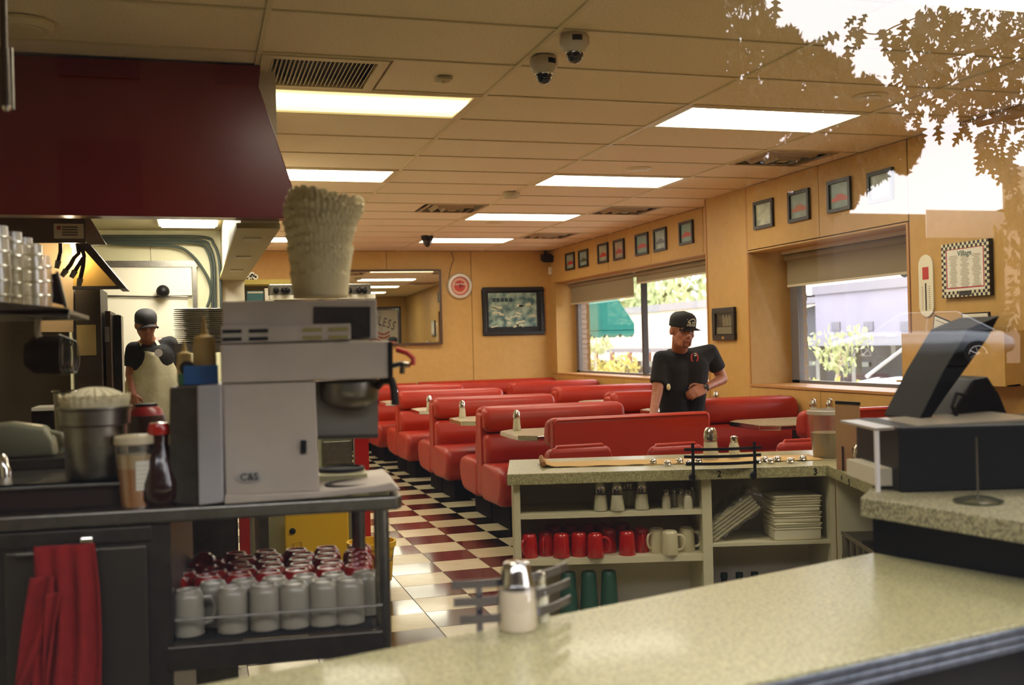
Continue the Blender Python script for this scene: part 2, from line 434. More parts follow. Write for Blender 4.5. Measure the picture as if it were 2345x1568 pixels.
# ---------------- back wall
wb=struct(MB().bb((XL,YB,0),(5.6,YB+.15,2.9)).build('wall_back',M_joint))
xs=[.2,1.36,2.58,3.80,5.0]
for a,b_ in zip(xs[:-1],xs[1:]): MB().bb((a+.004,YB-.012,0),(b_-.004,YB-.0005,ZC)).build('wall_panel',M_wall,wb)
# ---------------- right wall, far bay (window recess) and near bay
def panels(parent,x,y0,y1,z0,z1,n,m=M_wall,dx=-.012):
    for i in range(n):
        a=y0+(y1-y0)*i/n; b_=y0+(y1-y0)*(i+1)/n
        MB().bb((x+dx,a+.004,z0),(x-.0005,b_-.004,z1)).build('wall_panel',m,parent)
wr=struct(MB().bb((XR,9.2,2.25),(5.55,YB,2.9)).bb((XR,9.2,0),(5.36,YB,.925)).bb((XR,14.4,.925),(5.34,YB,2.25)).build('wall_right_far',M_joint))
for a,b_ in((9.2,9.72),(9.72,11.0),(11.0,12.3),(12.3,14.59)): MB().bb((XR-.012,a+.004,2.25),(XR-.0005,b_-.004,ZC)).build('wall_panel',M_wall,wr)
panels(wr,XR,9.2,14.59,0,.915,4)
MB().bb((XR-.012,14.405,.925),(XR-.0005,14.59,2.25)).build('wall_panel',M_wall,wr)
MB().bb((XR,14.388,.93),(5.32,14.3995,2.25)).build('jamb_panel',M_wall,wr)
MB().bb((XR-.02,9.2,.915),(5.345,14.388,.935)).build('window_sill',M_wtrim,wr)
MB().bb((XR-.016,9.2,2.238),(5.32,14.388,2.25)).build('recess_soffit',M_wall,wr)
struct(MB().bb((XN,8.4,0),(5.335,9.2,2.9)).build('wall_pillar',M_wall))
MB().bb((XN-.006,8.395,0),(XN+.02,8.42,ZC)).build('corner_bead',M_wtrim,bpy.data.objects['wall_pillar'])
MB().bb((XN-.006,9.18,0),(XN+.02,9.205,ZC)).build('corner_bead',M_wtrim,bpy.data.objects['wall_pillar'])
wn=struct(MB().bb((XN,6.19,2.14),(5.3,8.4,2.9)).bb((XN,6.19,0),(5.25,8.4,.93)).bb((XN,YF,0),(5.5,6.19,2.9)).build('wall_right_near',M_joint))
for a,b_ in((6.168,7.25),(7.25,8.385)): MB().bb((XN-.012,a+.004,2.15),(XN-.0005,b_-.004,ZC)).build('wall_panel',M_wall,wn)
panels(wn,XN,6.19,8.395,0,.93,2)
for a,b_ in((4.97,6.163),(3.75,4.97),(2.53,3.75),(YF,2.53)): MB().bb((XN-.012,a+.004,0),(XN-.0005,b_-.004,ZC)).build('wall_panel',M_wall,wn)
MB().bb((XN,8.388,.95),(5.16,8.3995,2.14)).build('jamb_panel',M_wall,wn)
MB().bb((XN-.02,6.19,.935),(5.22,8.388,.955)).build('window_sill',M_wtrim,wn)
MB().bb((XN-.018,6.168,.93),(XN-.004,6.19,2.14)).build('casing',M_wtrim,wn)
MB().bb((XN-.018,6.19,2.128),(5.18,8.388,2.1395)).build('recess_soffit',M_wall,wn)
# windows
M_wframe=mat('dark_window_frame','#3a302a',.5)
M_wgrey=mat('grey_window_frame','#6f6a68',.5)
M_pane=glassmat('window_glass',(.97,.98,.97,1),1.6)
def window(name,x,y0,y1,z0,z1,mull):
    t=struct(MB().bb((x,y1-.12,z0),(x+.05,y1,z1)).bb((x,y0,z0),(x+.05,y0+.05,z1)).bb((x,y0,z0),(x+.05,y1,z0+.03)).bb((x,y0,z1-.04),(x+.05,y1,z1)).build(name,M_wgrey))
    for m_ in mull: MB().bb((x-.02,m_-.02,z0+.03),(x+.05,m_+.02,z1-.04)).build('mullion',M_wframe,t)
    ys=[y0+.05]+list(mull)+[y1-.12]
    for a,b_ in zip(ys[:-1],ys[1:]): MB().bb((x+.02,a,z0+.03),(x+.026,b_,z1-.04)).build('pane',M_pane,t)
    return t
ym=P(1474,740,'x',5.3).y
window('window_1',5.30,9.2,14.388,.93,2.25,[ym])
window('window_2',5.16,6.19,8.388,.95,2.14,[])
# roller blinds
M_blind=cloth_translucent('roller_blind_fabric','#9a8c6c',.22); M_rail=mat('blind_rail','#c9bea2',.35)
def blind(label,x,y0,y1,zt,zb,slope=0):
    t=thing('roller_blind',label,'blind',(x,y0,zt))
    L=y1-y0
    MB().bb((-.05,0,-.005),(.05,L,.03)).build('head_rail',M_rail,t,bev=.006)
    MB().cyl((0,.01,-.035),(0,L-.01,-.035),.03,seg=16).build('roller_tube',M_blind,t,smooth=True)
    MB().bb((-.002,.02,zb-zt),(.002,L-.02,-.03)).build('blind_fabric',M_blind,t)
    MB().bb((-.006,.02,zb-zt-.02),(.006,L-.02,zb-zt)).build('bottom_bar',M_rail,t)
blind('roller blind pulled part way down over the far window, left half',5.2,ym+.03,14.3,2.215,1.93)
blind('roller blind rolled nearly up over the far window, right of the mullion',5.2,9.22,ym-.03,2.215,2.08)
blind('wide roller blind half drawn over the near right window',5.06,6.2,8.28,2.105,1.83)
# pictures
def pic_colors(i):
    return [('#9fb2a0','#b2301f'),('#8fa9a0','#3c4a3a'),('#b9b49a','#b2301f'),('#c0a58c','#a53a2a'),('#6d8f8a','#a83226'),('#9aa6a2','#515c60'),('#6f9a94','#b0402c'),('#bfc0a0','#a9ac90'),('#8fa39a','#a35a3a'),('#7c9a93','#c0452c'),('#b7bfb0','#8f9a90')][i%11]
def picture(label,x,px0,px1,pyt,pyb,i,name='framed_picture',grp='framed car pictures along the fascia'):
    a=P(px0,(pyt[0]+pyb[0])/2,'x',x); b_=P(px1,(pyt[1]+pyb[1])/2,'x',x)
    zt=(P(px0,pyt[0],'x',x).z+P(px1,pyt[1],'x',x).z)/2; zb=(P(px0,pyb[0],'x',x).z+P(px1,pyb[1],'x',x).z)/2
    y1,y0=a.y,b_.y; yc=(y0+y1)/2; W=y1-y0; H=zt-zb; zc=(zt+zb)/2
    t=thing(name,label,'picture',(x,yc,zc),group=grp)
    f=.028 if W>.2 else .02
    b=MB(); d0,d1=-.022,0
    b.bb((d0,-W/2,H/2-f),(d1,W/2,H/2)); b.bb((d0,-W/2,-H/2),(d1,W/2,-H/2+f)); b.bb((d0,-W/2,-H/2+f),(d1,-W/2+f,H/2-f)); b.bb((d0,W/2-f,-H/2+f),(d1,W/2,H/2-f))
    b.build('picture_frame',M_frame,t)
    c1,c2=pic_colors(i)
    MB().bb((-.006,-W/2+f,-H/2+f),(-.003,W/2-f,H/2-f)).build('print',mat('print_%s'%c1,c1,.35,noise=(9,'#6f7c6c',.25)),t)
    w=(W-2*f)*.42; h=(H-2*f)*.12; zz=-H*.08
    sil=[(-w,-h),(-w,0),(-w*.7,h*.3),(-w*.4,h*1.2),(w*.3,h*1.3),(w*.6,h*.3),(w,h*.05),(w,-h)]
    MB().prism([(-.0075,p[0],p[1]+zz) for p in sil],(.0012,0,0)).build('printed_car',mat('car_%s'%c2,c2,.4),t)
    return t
xf=XR-.013
L1=[((1297,1317),(580,577),(619,618),'farthest left small framed car picture on the fascia, nearest the back corner'),((1327,1348),(573,570),(613,611),'second small framed picture from the back corner on the fascia'),
((1371,1394),(559,555),(604,601),'third small framed picture from the back corner, with a red car'),((1407,1431),(550,546),(597,593),'fourth small framed picture from the back corner on the fascia'),
((1457,1486),(537,531),(586,582),'fifth framed picture with a red car, above the far window mullion'),((1499,1528),(524,520),(577,573),'sixth framed picture with a pale car, above the far window'),
((1558,1589),(509,503),(562,557),'seventh framed picture, nearest the pillar on the far fascia')]
for i,(xx,yt,yb,lb) in enumerate(L1): picture(lb,xf,xx[0],xx[1],yt,yb,i)
L2=[((1729,1773),(461,455),(525,520),'pale framed picture, first after the pillar above the near window'),((1808,1856),(440,431),(510,503),'framed picture of a reddish car, second after the pillar'),
((1898,1951),(415,404),(489,479),'framed picture under the leaf reflection, third after the pillar'),((1990,2048),(395,384),(468,456),'framed picture washed out by the sky reflection, fourth after the pillar')]
for i,(xx,yt,yb,lb) in enumerate(L2): picture(lb,XN-.013,xx[0],xx[1],yt,yb,i+7)
# dark portrait on the pillar
a=P(1637,740,'x',XN-.001);b_=P(1687,740,'x',XN-.001)
W=a.y-b_.y; zt=P(1662,704,'x',XN-.001).z; zb=P(1662,779,'x',XN-.001).z; H=zt-zb
t=thing('memorial_photograph','dark framed group photograph hanging on the pillar beside the man','picture',(XN-.001,(a.y+b_.y)/2,(zt+zb)/2))
b=MB(); f=.05
b.bb((-.03,-W/2,H/2-f),(0,W/2,H/2)); b.bb((-.03,-W/2,-H/2),(0,W/2,-H/2+f)); b.bb((-.03,-W/2,-H/2+f),(0,-W/2+f,H/2-f)); b.bb((-.03,W/2-f,-H/2+f),(0,W/2,H/2-f))
b.build('picture_frame',M_frame,t,bev=.004)
MB().bb((-.012,-W/2+f,-H/2+f),(-.008,W/2-f,H/2-f)).build('print',mat('sepia_print','#3a3424',.35,noise=(26,'#16130c',.12)),t)
b=MB()
for k in range(6): b.bb((-.014,-W/2+f+.02+k*.03,-.02),(-.012,-W/2+f+.04+k*.03,.06+.02*(k%2)))
b.build('printed_figures',mat('sepia_light','#7b7154',.5),t)
MB().bb((-.014,-W/2+f+.01,-H/2+f+.01),(-.0118,W/2-f-.01,-.03)).build('printed_ground',mat('sepia_mid','#6a6448',.5),t)
MB().bb((-.033,-.02,-H/2+.012),(-.03,.02,-H/2+.035)).build('brass_plate',mat('brass','#c8a860',.3,.8),t)
# ================================================================ BACK WALL OBJECTS
yb=YB-.013
def yrect(px0,py0,px1,py1,y): 
    a=P(px0,py0,'y',y); b=P(px1,py1,'y',y); return a.x,b.x,b.z,a.z     # x0,x1,zb,zt
x0,x1,zb,zt=yrect(770,618,1012,788,yb)
W=x1-x0;H=zt-zb
t=thing('wall_mirror','large wall mirror in a thin brown frame, reflecting ceiling and pictures','mirror',((x0+x1)/2,yb-.022,(zt+zb)/2),rz=-.0256)
b=MB(); f=.03
b.bb((-W/2,-.03,H/2-f),(W/2,0,H/2)); b.bb((-W/2,-.03,-H/2),(W/2,0,-H/2+f)); b.bb((-W/2,-.03,-H/2+f),(-W/2+f,0,H/2-f)); b.bb((W/2-f,-.03,-H/2+f),(W/2,0,H/2-f))
b.build('mirror_frame',mat('brown_wood_frame','#4a2f1a',.5),t)
MB().box((0,-.014,0),(W-2*f,.004,H-2*f)).build('mirror_glass',mat('mirror_silver',(.86,.88,.84,1),.0,1),t)
# round clock
c=P(1052,655,'y',yb)
t=thing('wall_clock','round chrome rimmed clock with a red face on the back wall','clock',(c.x,yb,c.z))
ax=(0,-1,0)
MB().lathe([(.185,0),(.185,.03),(.17,.05),(.135,.05),(.132,.02)],axis=ax,seg=40,caps=False).build('chrome_rim',mat('clock_rim','#d9d4c6',.28,.5),t,smooth=True)
MB().lathe([(.135,.0),(.135,.02)],axis=ax,seg=40).build('clock_face',mat('clock_red','#b3382c',.5),t)
MB().lathe([(.118,.021),(.118,.023),(.082,.023),(.082,.021)],axis=ax,seg=40,caps=False).build('number_ring',mat('clock_pink','#cf9a80',.6),t,solid=.001)
MB().box((.02,-.028,.008),(.07,.002,.008),rot=Matrix.Rotation(.3,3,'Y')).build('clock_hand',M_black,t)
MB().box((.008,-.028,-.012),(.045,.002,.008),rot=Matrix.Rotation(-.9,3,'Y')).build('clock_hand',M_black,t)
text('Coca-Cola','clock_lettering',M_paper,t,Matrix.Translation((0,-.0255,.028))@Matrix.Rotation(PI/2,4,'X'),.042,world=False)
tag(MB().tube([(c.x-.11,yb-.004,2.705),(c.x-.07,yb-.004,2.6),(c.x-.12,yb-.004,2.48),(c.x-.155,yb-.004,2.33),(c.x-.15,yb-.004,2.22)],.004,6).build('clock_cable',M_black),'thin dark cable dropping from the ceiling to the clock','cable')
# framed aerial map
x0,x1,zb,zt=yrect(1103,658,1246,766,yb)
W=x1-x0;H=zt-zb
t=thing('framed_map','large dark framed bluish map print on the back wall','picture',((x0+x1)/2,yb,(zt+zb)/2))
b=MB(); f=.055
b.bb((-W/2,-.035,H/2-f),(W/2,0,H/2)); b.bb((-W/2,-.035,-H/2),(W/2,0,-H/2+f)); b.bb((-W/2,-.035,-H/2+f),(-W/2+f,0,H/2-f)); b.bb((W/2-f,-.035,-H/2+f),(W/2,0,H/2-f))
b.build('picture_frame',M_frame,t,bev=.01)
MB().box((0,-.008,0),(W-2*f,.004,H-2*f)).build('black_mount',M_mblack,t)
MB().box((-.01,-.012,.02),(W-2*f-.09,.003,H-2*f-.1)).build('map_print',mat('map_blue','#9fb39c',.4,noise=(9,'#33565a',.14)),t)
b=MB()
for k in range(5): b.box((-W/2+f+.12+k*.062,-.0145,H/2-f-.13),(.05,.002,.055))
b.build('title_blocks',mat('map_dark','#27383c',.5),t)
b=MB()
random.seed(3)
for k in range(26): b.box((random.uniform(-.33,.3),-.0142,random.uniform(-.22,.1)),(random.uniform(.03,.12),.0015,random.uniform(.012,.035)),rot=Matrix.Rotation(random.uniform(-.4,.4),3,'Y'))
stuff(b.build('printed_streets',mat('map_pale','#c9c7a5',.5),t))
tag(MB().box((P(1108,0,'y',yb).x-.9+.0,yb-.004,1.93),(.08,.008,.12)).build('switch_plate',M_wall),'tan blank switch plate on the back wall below the clock','plate')
# corner speaker and small sensor
c=P(1256,584,'y',14.45)
t=thing('corner_speaker','small black speaker mounted in the back right corner under the ceiling','speaker',(c.x-.02,14.46,2.60))
MB().box((0,0,0),(.16,.14,.1),rot=Matrix.Rotation(.3,3,'X')).build('speaker_case',M_black,t,bev=.012)
MB().box((0,.06,.07),(.03,.05,.09)).build('bracket',M_mblack,t)
t=thing('motion_sensor','small white sensor in the back right corner below the speaker','sensor',(4.97,14.5,2.42))
MB().box((0,0,0),(.05,.05,.11)).build('sensor_case',M_paper,t,bev=.01)
MB().box((0,-.0265,-.01),(.03,.004,.03)).build('sensor_lens',M_shelf,t)
# ================================================================ BOOTHS
M_rdk=mat('booth_plinth','#140d0a',.9,spec=.1)
def soft(poly_fn): pass
def booth_shape(W,kind):
    """local: x along the bench 0..W, y=0 at the centre of the back, -y towards the camera. kind: 'double','rear' (seat only on the far side),'front'"""
    parts={}
    H=.89
    return parts
def roundbox(b,x0,x1,y0,y1,z0,z1,r,n=4):
    pts=[]
    for cx,cz,a0 in((y1-r,z1-r,0),(y0+r,z1-r,PI/2),(y0+r,z0+r,PI),(y1-r,z0+r,1.5*PI)):
        for i in range(n+1):
            a=a0+PI/2*i/n; pts.append((cx+r*math.cos(a),cz+r*math.sin(a)))
    b.prism([(x0,p[0],p[1]) for p in pts],(x1-x0,0,0))
def cushion(prof,x0,x1,e=.05,n=5):
    """profile (y,z) list swept along x, ends rounded by shrinking towards the profile centre"""
    cy=sum(p[0] for p in prof)/len(prof); cz=sum(p[1] for p in prof)/len(prof)
    b=MB(); rings=[]
    xs_=[]
    for i in range(n+1):
        a=PI/2*i/n; xs_.append((x0+e*(1-math.sin(a)),1-(1-math.cos(a))*0+0,a))
    st=[(x0+e*(1-math.sin(PI/2*i/n)),e*(1-math.cos(PI/2*(1-i/n)))) for i in range(n,-1,-1)]
    # build station list from x0 to x1 with inset
    S=[]
    for i in range(n+1):
        a=PI/2*i/n; S.append((x0+e*(1-math.cos(a)),e*(1-math.sin(a))))
    for i in range(n+1):
        a=PI/2*(1-i/n); S.append((x1-e*(1-math.cos(a)),e*(1-math.sin(a))))
    m=len(prof); vs=[]
    for x,ins in S:
        for (y,z) in prof:
            dy,dz=cy-y,cz-z; L=math.hypot(dy,dz); k=min(ins/L,.95) if L else 0
            vs.append((x,y+dy*k,z+dz*k))
    fs=[]
    for i in range(len(S)-1):
        for j in range(m):
            j2=(j+1)%m; fs.append((i*m+j,i*m+j2,(i+1)*m+j2,(i+1)*m+j))
    fs.append(tuple(range(m))[::-1]); fs.append(tuple((len(S)-1)*m+j for j in range(m)))
    return b.add(vs,fs)
def rprof(pts,r=.03,n=3):
    out=[];N=len(pts)
    for i in range(N):
        p=Vector(pts[i]).to_2d() if len(pts[i])==3 else Vector(pts[i]); a=Vector(pts[i-1]); c=Vector(pts[(i+1)%N])
        d1=(a-p); d2=(c-p); rr=min(r,d1.length*.45,d2.length*.45)
        q0=p+d1.normalized()*rr; q1=p+d2.normalized()*rr
        for k in range(n+1):
            s=k/n; out.append(tuple((q0*(1-s)**2+p*2*s*(1-s)+q1*s*s)))
    return out
def make_booth(W,kind,H=.89):
    sides={'double':(-1,1),'front':(-1,),'rear':(1,)}[kind]
    L=[]
    def mk(t):
        # central panel / upholstered end
        if kind!='double': MB().bb((.03,-.03,.1),(W-.03,.03,H-.03)).build('back_core',M_red,t)
        else: cushion(rprof([(-.075,H-.05),(.075,H-.05),(.085,.19),(-.085,.19)],.03,3),-.012,W+.0,.03).build('back_core',M_red,t,smooth=True)
        for s in sides:
            pr=rprof([(s*.01,H),(s*.13,H-.015),(s*.165,H-.1),(s*.15,H-.2),(s*.01,H-.2)],.05,4)
            cushion(pr,0,W,.05).build('top_roll',M_red,t,smooth=True)
            pr=rprof([(s*.01,H-.205),(s*.15,H-.21),(s*.2,H-.33),(s*.17,.42),(s*.01,.42)],.04,4)
            cushion(pr,.0,W,.05).build('back_cushion',M_red,t,smooth=True)
            pr=rprof([(s*.05,.46),(s*.5,.47),(s*.62,.44),(s*.655,.36),(s*.62,.25),(s*.54,.17),(s*.05,.17)],.07,5)
            cushion(pr,-.02,W,.06).build('seat',M_red,t,smooth=True)
            MB().bb((.08,min(s*.02,s*.5),0),(W-.05,max(s*.02,s*.5),.17)).build('plinth',M_rdk,t)
        if kind!='double':
            s=-sides[0]
            cushion(rprof([(0,H),(s*.05,H-.004),(s*.062,H-.03),(s*.062,.12),(0,.12)],.015,3),0,W,.02).build('outer_panel',M_red,t,smooth=True)
            MB().tube([(.015,s*.06,.14),(.015,s*.06,H-.03),(.03,s*.06,H-.015),(W-.03,s*.06,H-.015),(W-.015,s*.06,H-.03),(W-.015,s*.06,.14)],.007,8).build('piping',M_redpipe,t,smooth=True)
    return mk
def booth(loc,W,kind,label,H=.89,rz=0):
    t=thing('booth_bench',label,'booth',loc,rz,'red vinyl booths'); make_booth(W,kind,H)(t); return t
booth((2.15,6.36,0),1.10,'rear','nearest red booth bench with a flat back, right in front of the man')
b1=booth((2.1,7.92,0),1.17,'double','red double booth with a salt shaker table before it, first one behind the counter end')
dup(b1,(2.09,9.6,0),0,'red double booth, second back along the checkered aisle')
dup(b1,(2.08,11.32,0),0,'red double booth, third back along the checkered aisle')
dup(b1,(2.05,13.0,0),0,'farthest red booth of the aisle row, just before the back wall bench')
booth((3.80,6.02,0),.92,'rear','red bench with a flat back under the near window, beside the clear tub')
b2=booth((3.84,7.72,0),.88,'double','red booth with rounded end to the right of the standing man')
b3=booth((3.78,9.42,0),.93,'double','red booth behind the man to the left, under the far window')
b4=booth((3.78,11.0,0),1.18,'double','red booth under the far window, second behind the man')
dup(b4,(3.78,12.75,0),0,'red booth nearest the back right corner')
# bench along the back wall
for i,(xa,xb) in enumerate(((.9,2.95),(2.97,4.98))):
    booth((xa,14.5,0),xb-xa,'front',('left','right')[i]+' half of the long red bench against the back wall',.87 if i else .86)
# ---------------- booth tables
def make_table(W,D,z,label,loc,cut=(.1,.1)):
    t=thing('booth_table',label,'table',(loc[0],loc[1],0),group='booth tables')
    c=.11
    poly=[(c,0),(W,0),(W,D),(c,D),(0,D-c),(0,c)]
    MB().slab(poly,z-.035,z-.002).build('metal_edge',M_chrome,t,bev=.004)
    MB().slab([(p[0]*(W-.012)/W+.006,p[1]*(D-.012)/D+.006) for p in poly],z-.003,z).build('table_top',M_stone,t)
    b=MB(); b.slab([(c-.002,-.0015),(W,-.0015),(W,0),(c,0)],z-.022,z-.016); b.build('edge_groove',M_dark,t)
    MB().cyl((W/2,D/2,.03),(W/2,D/2,z-.035),.035).build('pedestal',M_steeld,t,smooth=True)
    b=MB(); b.box((W/2,D/2,.015),(.5,.07,.03)); b.box((W/2,D/2,.015),(.07,.5,.03)); b.build('foot',M_mblack,t)
    return t
t1=make_table(1.05,.66,.735,'booth table with the nearest salt shaker, at the aisle',(2.11,6.83),)
dup(t1,(2.10,8.40,0),0,'aisle booth table, second back, with a salt shaker')
dup(t1,(2.08,10.02,0),0,'aisle booth table, third back, with a salt shaker')
dup(t1,(2.05,11.75,0),0,'aisle booth table, fourth back, mostly behind the brewer handle')
t2=make_table(.88,.66,.745,'chrome edged table under the near window, right of the man',(3.82,6.55))
dup(t2,(3.84,8.25,0),0,'chrome edged table just left of the man, behind his arm')
dup(t2,(3.86,9.9,0),0,'small slice of table between the red booths behind the man')
dup(t2,(3.9,11.6,0),0,'farthest table corner showing between the booths near the back wall')
# ---------------- shakers
M_saltg=glassmat('shaker_glass',(.95,.95,.9,1),1.8,.03,.05)
def oct_shaker(name,label,loc,s=1,grp='glass salt shakers',cat='shaker'):
    t=thing(name,label,cat,loc,group=grp)
    MB().lathe([(.019*s,.0),(.021*s,.006*s),(.016*s,.062*s)],seg=8).build('glass_body',M_salt,t)
    MB().lathe([(.0215*s,.0),(.0235*s,.004*s),(.0175*s,.066*s)],seg=8,caps=False).build('glass_wall',M_saltg,t)
    MB().lathe([(.019*s,.064*s),(.020*s,.07*s),(.017*s,.085*s),(.014*s,.098*s),(.006*s,.103*s),(.0001,.104*s)],seg=20,caps=False).build('metal_cap',M_chrome,t,smooth=True)
    return t
def on(px,py,z): v=P(px,py,'z',z); return (v.x,v.y,z)
s0=oct_shaker('salt_shaker','salt shaker with a chrome cap on the nearest booth table',on(1184,985,.735),1.45)
dup(s0,on(1059,956,.735),.3,'salt shaker on the second booth table along the aisle',scale=1.0)
dup(s0,on(983,940,.735),.2,'salt shaker on the third booth table along the aisle')
dup(s0,on(907,921,.735),.5,'farthest salt shaker, half hidden by the black brewer handle')
dup(s0,on(1563,937,.745),.1,'salt shaker hidden behind the standing man')
tt=dup(s0,(4.5,8.6,.745),.1,'shaker cap peeping over the red booth right of the man')
tt=dup(s0,(4.45,6.95,.745),.1,'chrome shaker cap standing above the booth by the near window'); 
tt=dup(s0,(4.56,6.9,.745),.1,'second chrome cap above the booth by the near window, right of the first'); 
# ================================================================ STOOLS behind the far counter
def stool(loc,rz,label,W=.44,H=.83):
    t=thing('counter_chair',label,'chair',loc,rz,'low backed red counter chairs')
    pts=[(-W/2,0,H-.3),(-W/2,0,H-.06),(-W/2+.05,0,H),(W/2-.05,0,H),(W/2,0,H-.06),(W/2,0,H-.3)]
    cushion(rprof([(-.025,H-.3),(-.03,H-.02),(0,H),(.03,H-.02),(.025,H-.3)],.02,3),-W/2,W/2,.035).build('back_pad',M_red,t,smooth=True)
    MB().tube(pts,.011,8).build('back_piping',M_redpipe,t,smooth=True)
    MB().lathe([(.19,.42),(.2,.45),(.19,.485),(.15,.5)],c=(0,-.2,0),seg=28).build('seat',M_red,t,smooth=True)
    MB().cyl((0,-.2,.02),(0,-.2,.42),.03).build('column',M_chrome,t,smooth=True)
    MB().lathe([(.17,0),(.16,.02),(.05,.03)],c=(0,-.2,0),seg=24).build('base_plate',M_chrome,t,smooth=True)
    MB().bb((-.02,-.1,.44),(.02,.03,.46)).bb((-.02,.0,.44),(.02,.03,H-.2)).build('back_support',M_chrome,t)
    return t
def st(px0,px1,py,rz,label,y=5.75):
    a=P(px0,py,'y',y); b_=P(px1,py,'y',y-.04)
    return stool(((a.x+b_.x)/2,y-.02,0),rz,label,abs(b_.x-a.x),(a.z+b_.z)/2)
st(1254,1400,1021,0,'red counter chair back, left one behind the far counter',5.62)
st(1481,1612,1017,0,'red counter chair back, middle one behind the wire rack',5.52)
st(1778,1880,1008,-.1,'red counter chair back, right one beside the clear tub',5.35)
# ================================================================ FAR COUNTER (angled)
A2=math.radians(-15.25); U2=Vector((math.cos(A2),math.sin(A2),0)); V2=Vector((-math.sin(A2),math.cos(A2),0)); O2=Vector((1.374,4.707,0))
ZK=.76
def c2(s,t,z): v=O2+U2*s+V2*t; return Vector((v.x,v.y,z))
def q2(px,py,t): # pixel -> (s,z) on plane t
    p=RP(px,py,c2(0,t,0),V2); return (p-O2).dot(U2),p.z
top=thing('far_counter','far speckled laminate counter with open shelves under it, numbers on its edge','counter',tuple(c2(0,0,0)))
e3=Vector((2.828,4.31,0)); e4=Vector((2.611,3.631,0)); e5=Vector((2.43,3.06,0))
poly=[(1.374,4.707),(e3.x,e3.y),(e4.x,e4.y),(e5.x,e5.y),(3.02,2.9),(3.42,4.3),(3.45,4.86),(1.559,5.29)]
MB().slab(poly,ZK-.052,ZK).build('countertop',M_counter,top,world=True,bev=.003)
Lc=q2(1631,1200,.03)[0]; s0_,z1=q2(1190,1179,.03); _,z1b=q2(1190,1190,.03); _,z2=q2(1190,1282,.03); _,z2b=q2(1190,1297,.03)
s1=q2(1609,1200,.03)[0]; sL=q2(1178,1200,.03)[0]; sR=q2(1902,1200,.03)[0]; sR2=q2(1940,1150,.03)[0]
def c2box(n,s_a,s_b,t_a,t_b,z_a,z_b,m,par=None):
    return MB().slab([tuple(c2(s_a,t_a,0))[:2],tuple(c2(s_b,t_a,0))[:2],tuple(c2(s_b,t_b,0))[:2],tuple(c2(s_a,t_b,0))[:2]],z_a,z_b).build(n,m,par or top,world=True)
zt=ZK-.053
c2box('side_panel',sL,sL+.03,.03,.5,0,zt,M_shelf)
c2box('divider',s1,Lc,.03,.5,0,zt,M_shelf)
c2box('divider',sR,sR+.025,.03,.5,0,zt,M_shelf)
c2box('back_panel',sL,1.9,.375,.39,0,zt,mat('pale_shelf_back','#ddd3bc',.7))
c2box('shelf',sL+.03,s1,.035,.375,z1-.022,z1,M_shelf)
c2box('shelf',sL+.03,s1,.035,.375,z2-.03,z2,M_shelf)
c2box('shelf',sL+.03,s1,.035,.375,.02,.04,M_shelf)
zr=q2(1700,1243,.03)[1]
c2box('shelf',Lc,sR,.035,.375,zr-.015,zr,M_shelf)
# angled wing under the counter, with pegboard style shelf standard and a cutlery bin shelf
wa=c2(sR+.025,.03,0); wb_=Vector((e4.x+.03,e4.y+.02,0)); wc=Vector((e5.x+.03,e5.y,0))
dn=(wb_-wa).normalized(); nn=Vector((-dn.y,dn.x,0)); 
if nn.x<0: nn=-nn
MB().slab([tuple((wa+nn*.45)[:2]),tuple((wc+nn*.45)[:2]),tuple((wc+nn*.47)[:2]),tuple((wa+nn*.47)[:2])],0,zt).build('wing_back_panel',M_shelf,top,world=True)
MB().slab([tuple((wa+dn*.02)[:2]),tuple((wa+dn*.05)[:2]),tuple((wa+dn*.05+nn*.45)[:2]),tuple((wa+dn*.02+nn*.45)[:2])],0,zt).build('side_panel',M_shelf,top,world=True)
MB().slab([tuple((wa+dn*.05)[:2]),tuple(wc[:2]),tuple((wc+nn*.45)[:2]),tuple((wa+dn*.05+nn*.45)[:2])],.30,.32).build('shelf',M_shelf,top,world=True)
b=MB()
for k in range(16): p=wa+dn*.052+nn*.22; b.box((p.x,p.y,zt-.04-k*.022),(.004,.012,.006),rz=math.atan2(dn.y,dn.x))
b.build('shelf_standard_slots',M_dark,top,world=True)
# numbers on the edge
def edgenum(ch,px,py,t=0,size=.042):
    s,z=q2(px,py,t); o=c2(s,t-.0012,z); return text(ch,'edge_number',M_black,top,frame(o,U2,(0,0,1)),size)
edgenum('2',1647,1085); edgenum('3',1867,1080)
dE=(Vector((e4.x,e4.y,0))-Vector((e3.x,e3.y,0))).normalized(); 
p5=RP(1945,1105,(e3.x-.001,e3.y,0),Vector((-dE.y,dE.x,0)))
text('5','edge_number',M_black,top,frame(p5+Vector((dE.y,-dE.x,0))*.002 if (Vector((dE.y,-dE.x,0))).x<0 else p5-Vector((dE.y,-dE.x,0))*.002,dE,(0,0,1)),.042)
# ---- things on the shelves
def place2(px,py,z):  # base pixel on shelf height z
    v=P(px,py,'z',z); return (v.x,v.y,z)
def clampf(px,t,z): 
    # put a base on shelf z at depth t inside the unit, on the sight line column px
    s=q2(px,1200,t)[0]; v=c2(s,t,z); return (v.x,v.y,z)
def sugar(loc,label,grp='sugar pourers on the top shelf',s=1.0):
    t=thing('sugar_pourer',label,'sugar pourer',loc,group=grp)
    MB().lathe([(.032*s,.004),(.034*s,.012*s),(.027*s,.078*s)],seg=24).build('sugar',M_salt,t,smooth=True)
    MB().lathe([(.0355*s,0),(.037*s,.012*s),(.029*s,.09*s)],seg=24,caps=False).build('glass_jar',M_saltg,t,smooth=True)
    MB().lathe([(.0305*s,.086*s),(.031*s,.1*s),(.027*s,.125*s),(.018*s,.14*s),(.0001,.142*s)],seg=24,caps=False).build('metal_lid',M_chrome,t,smooth=True)
    return t
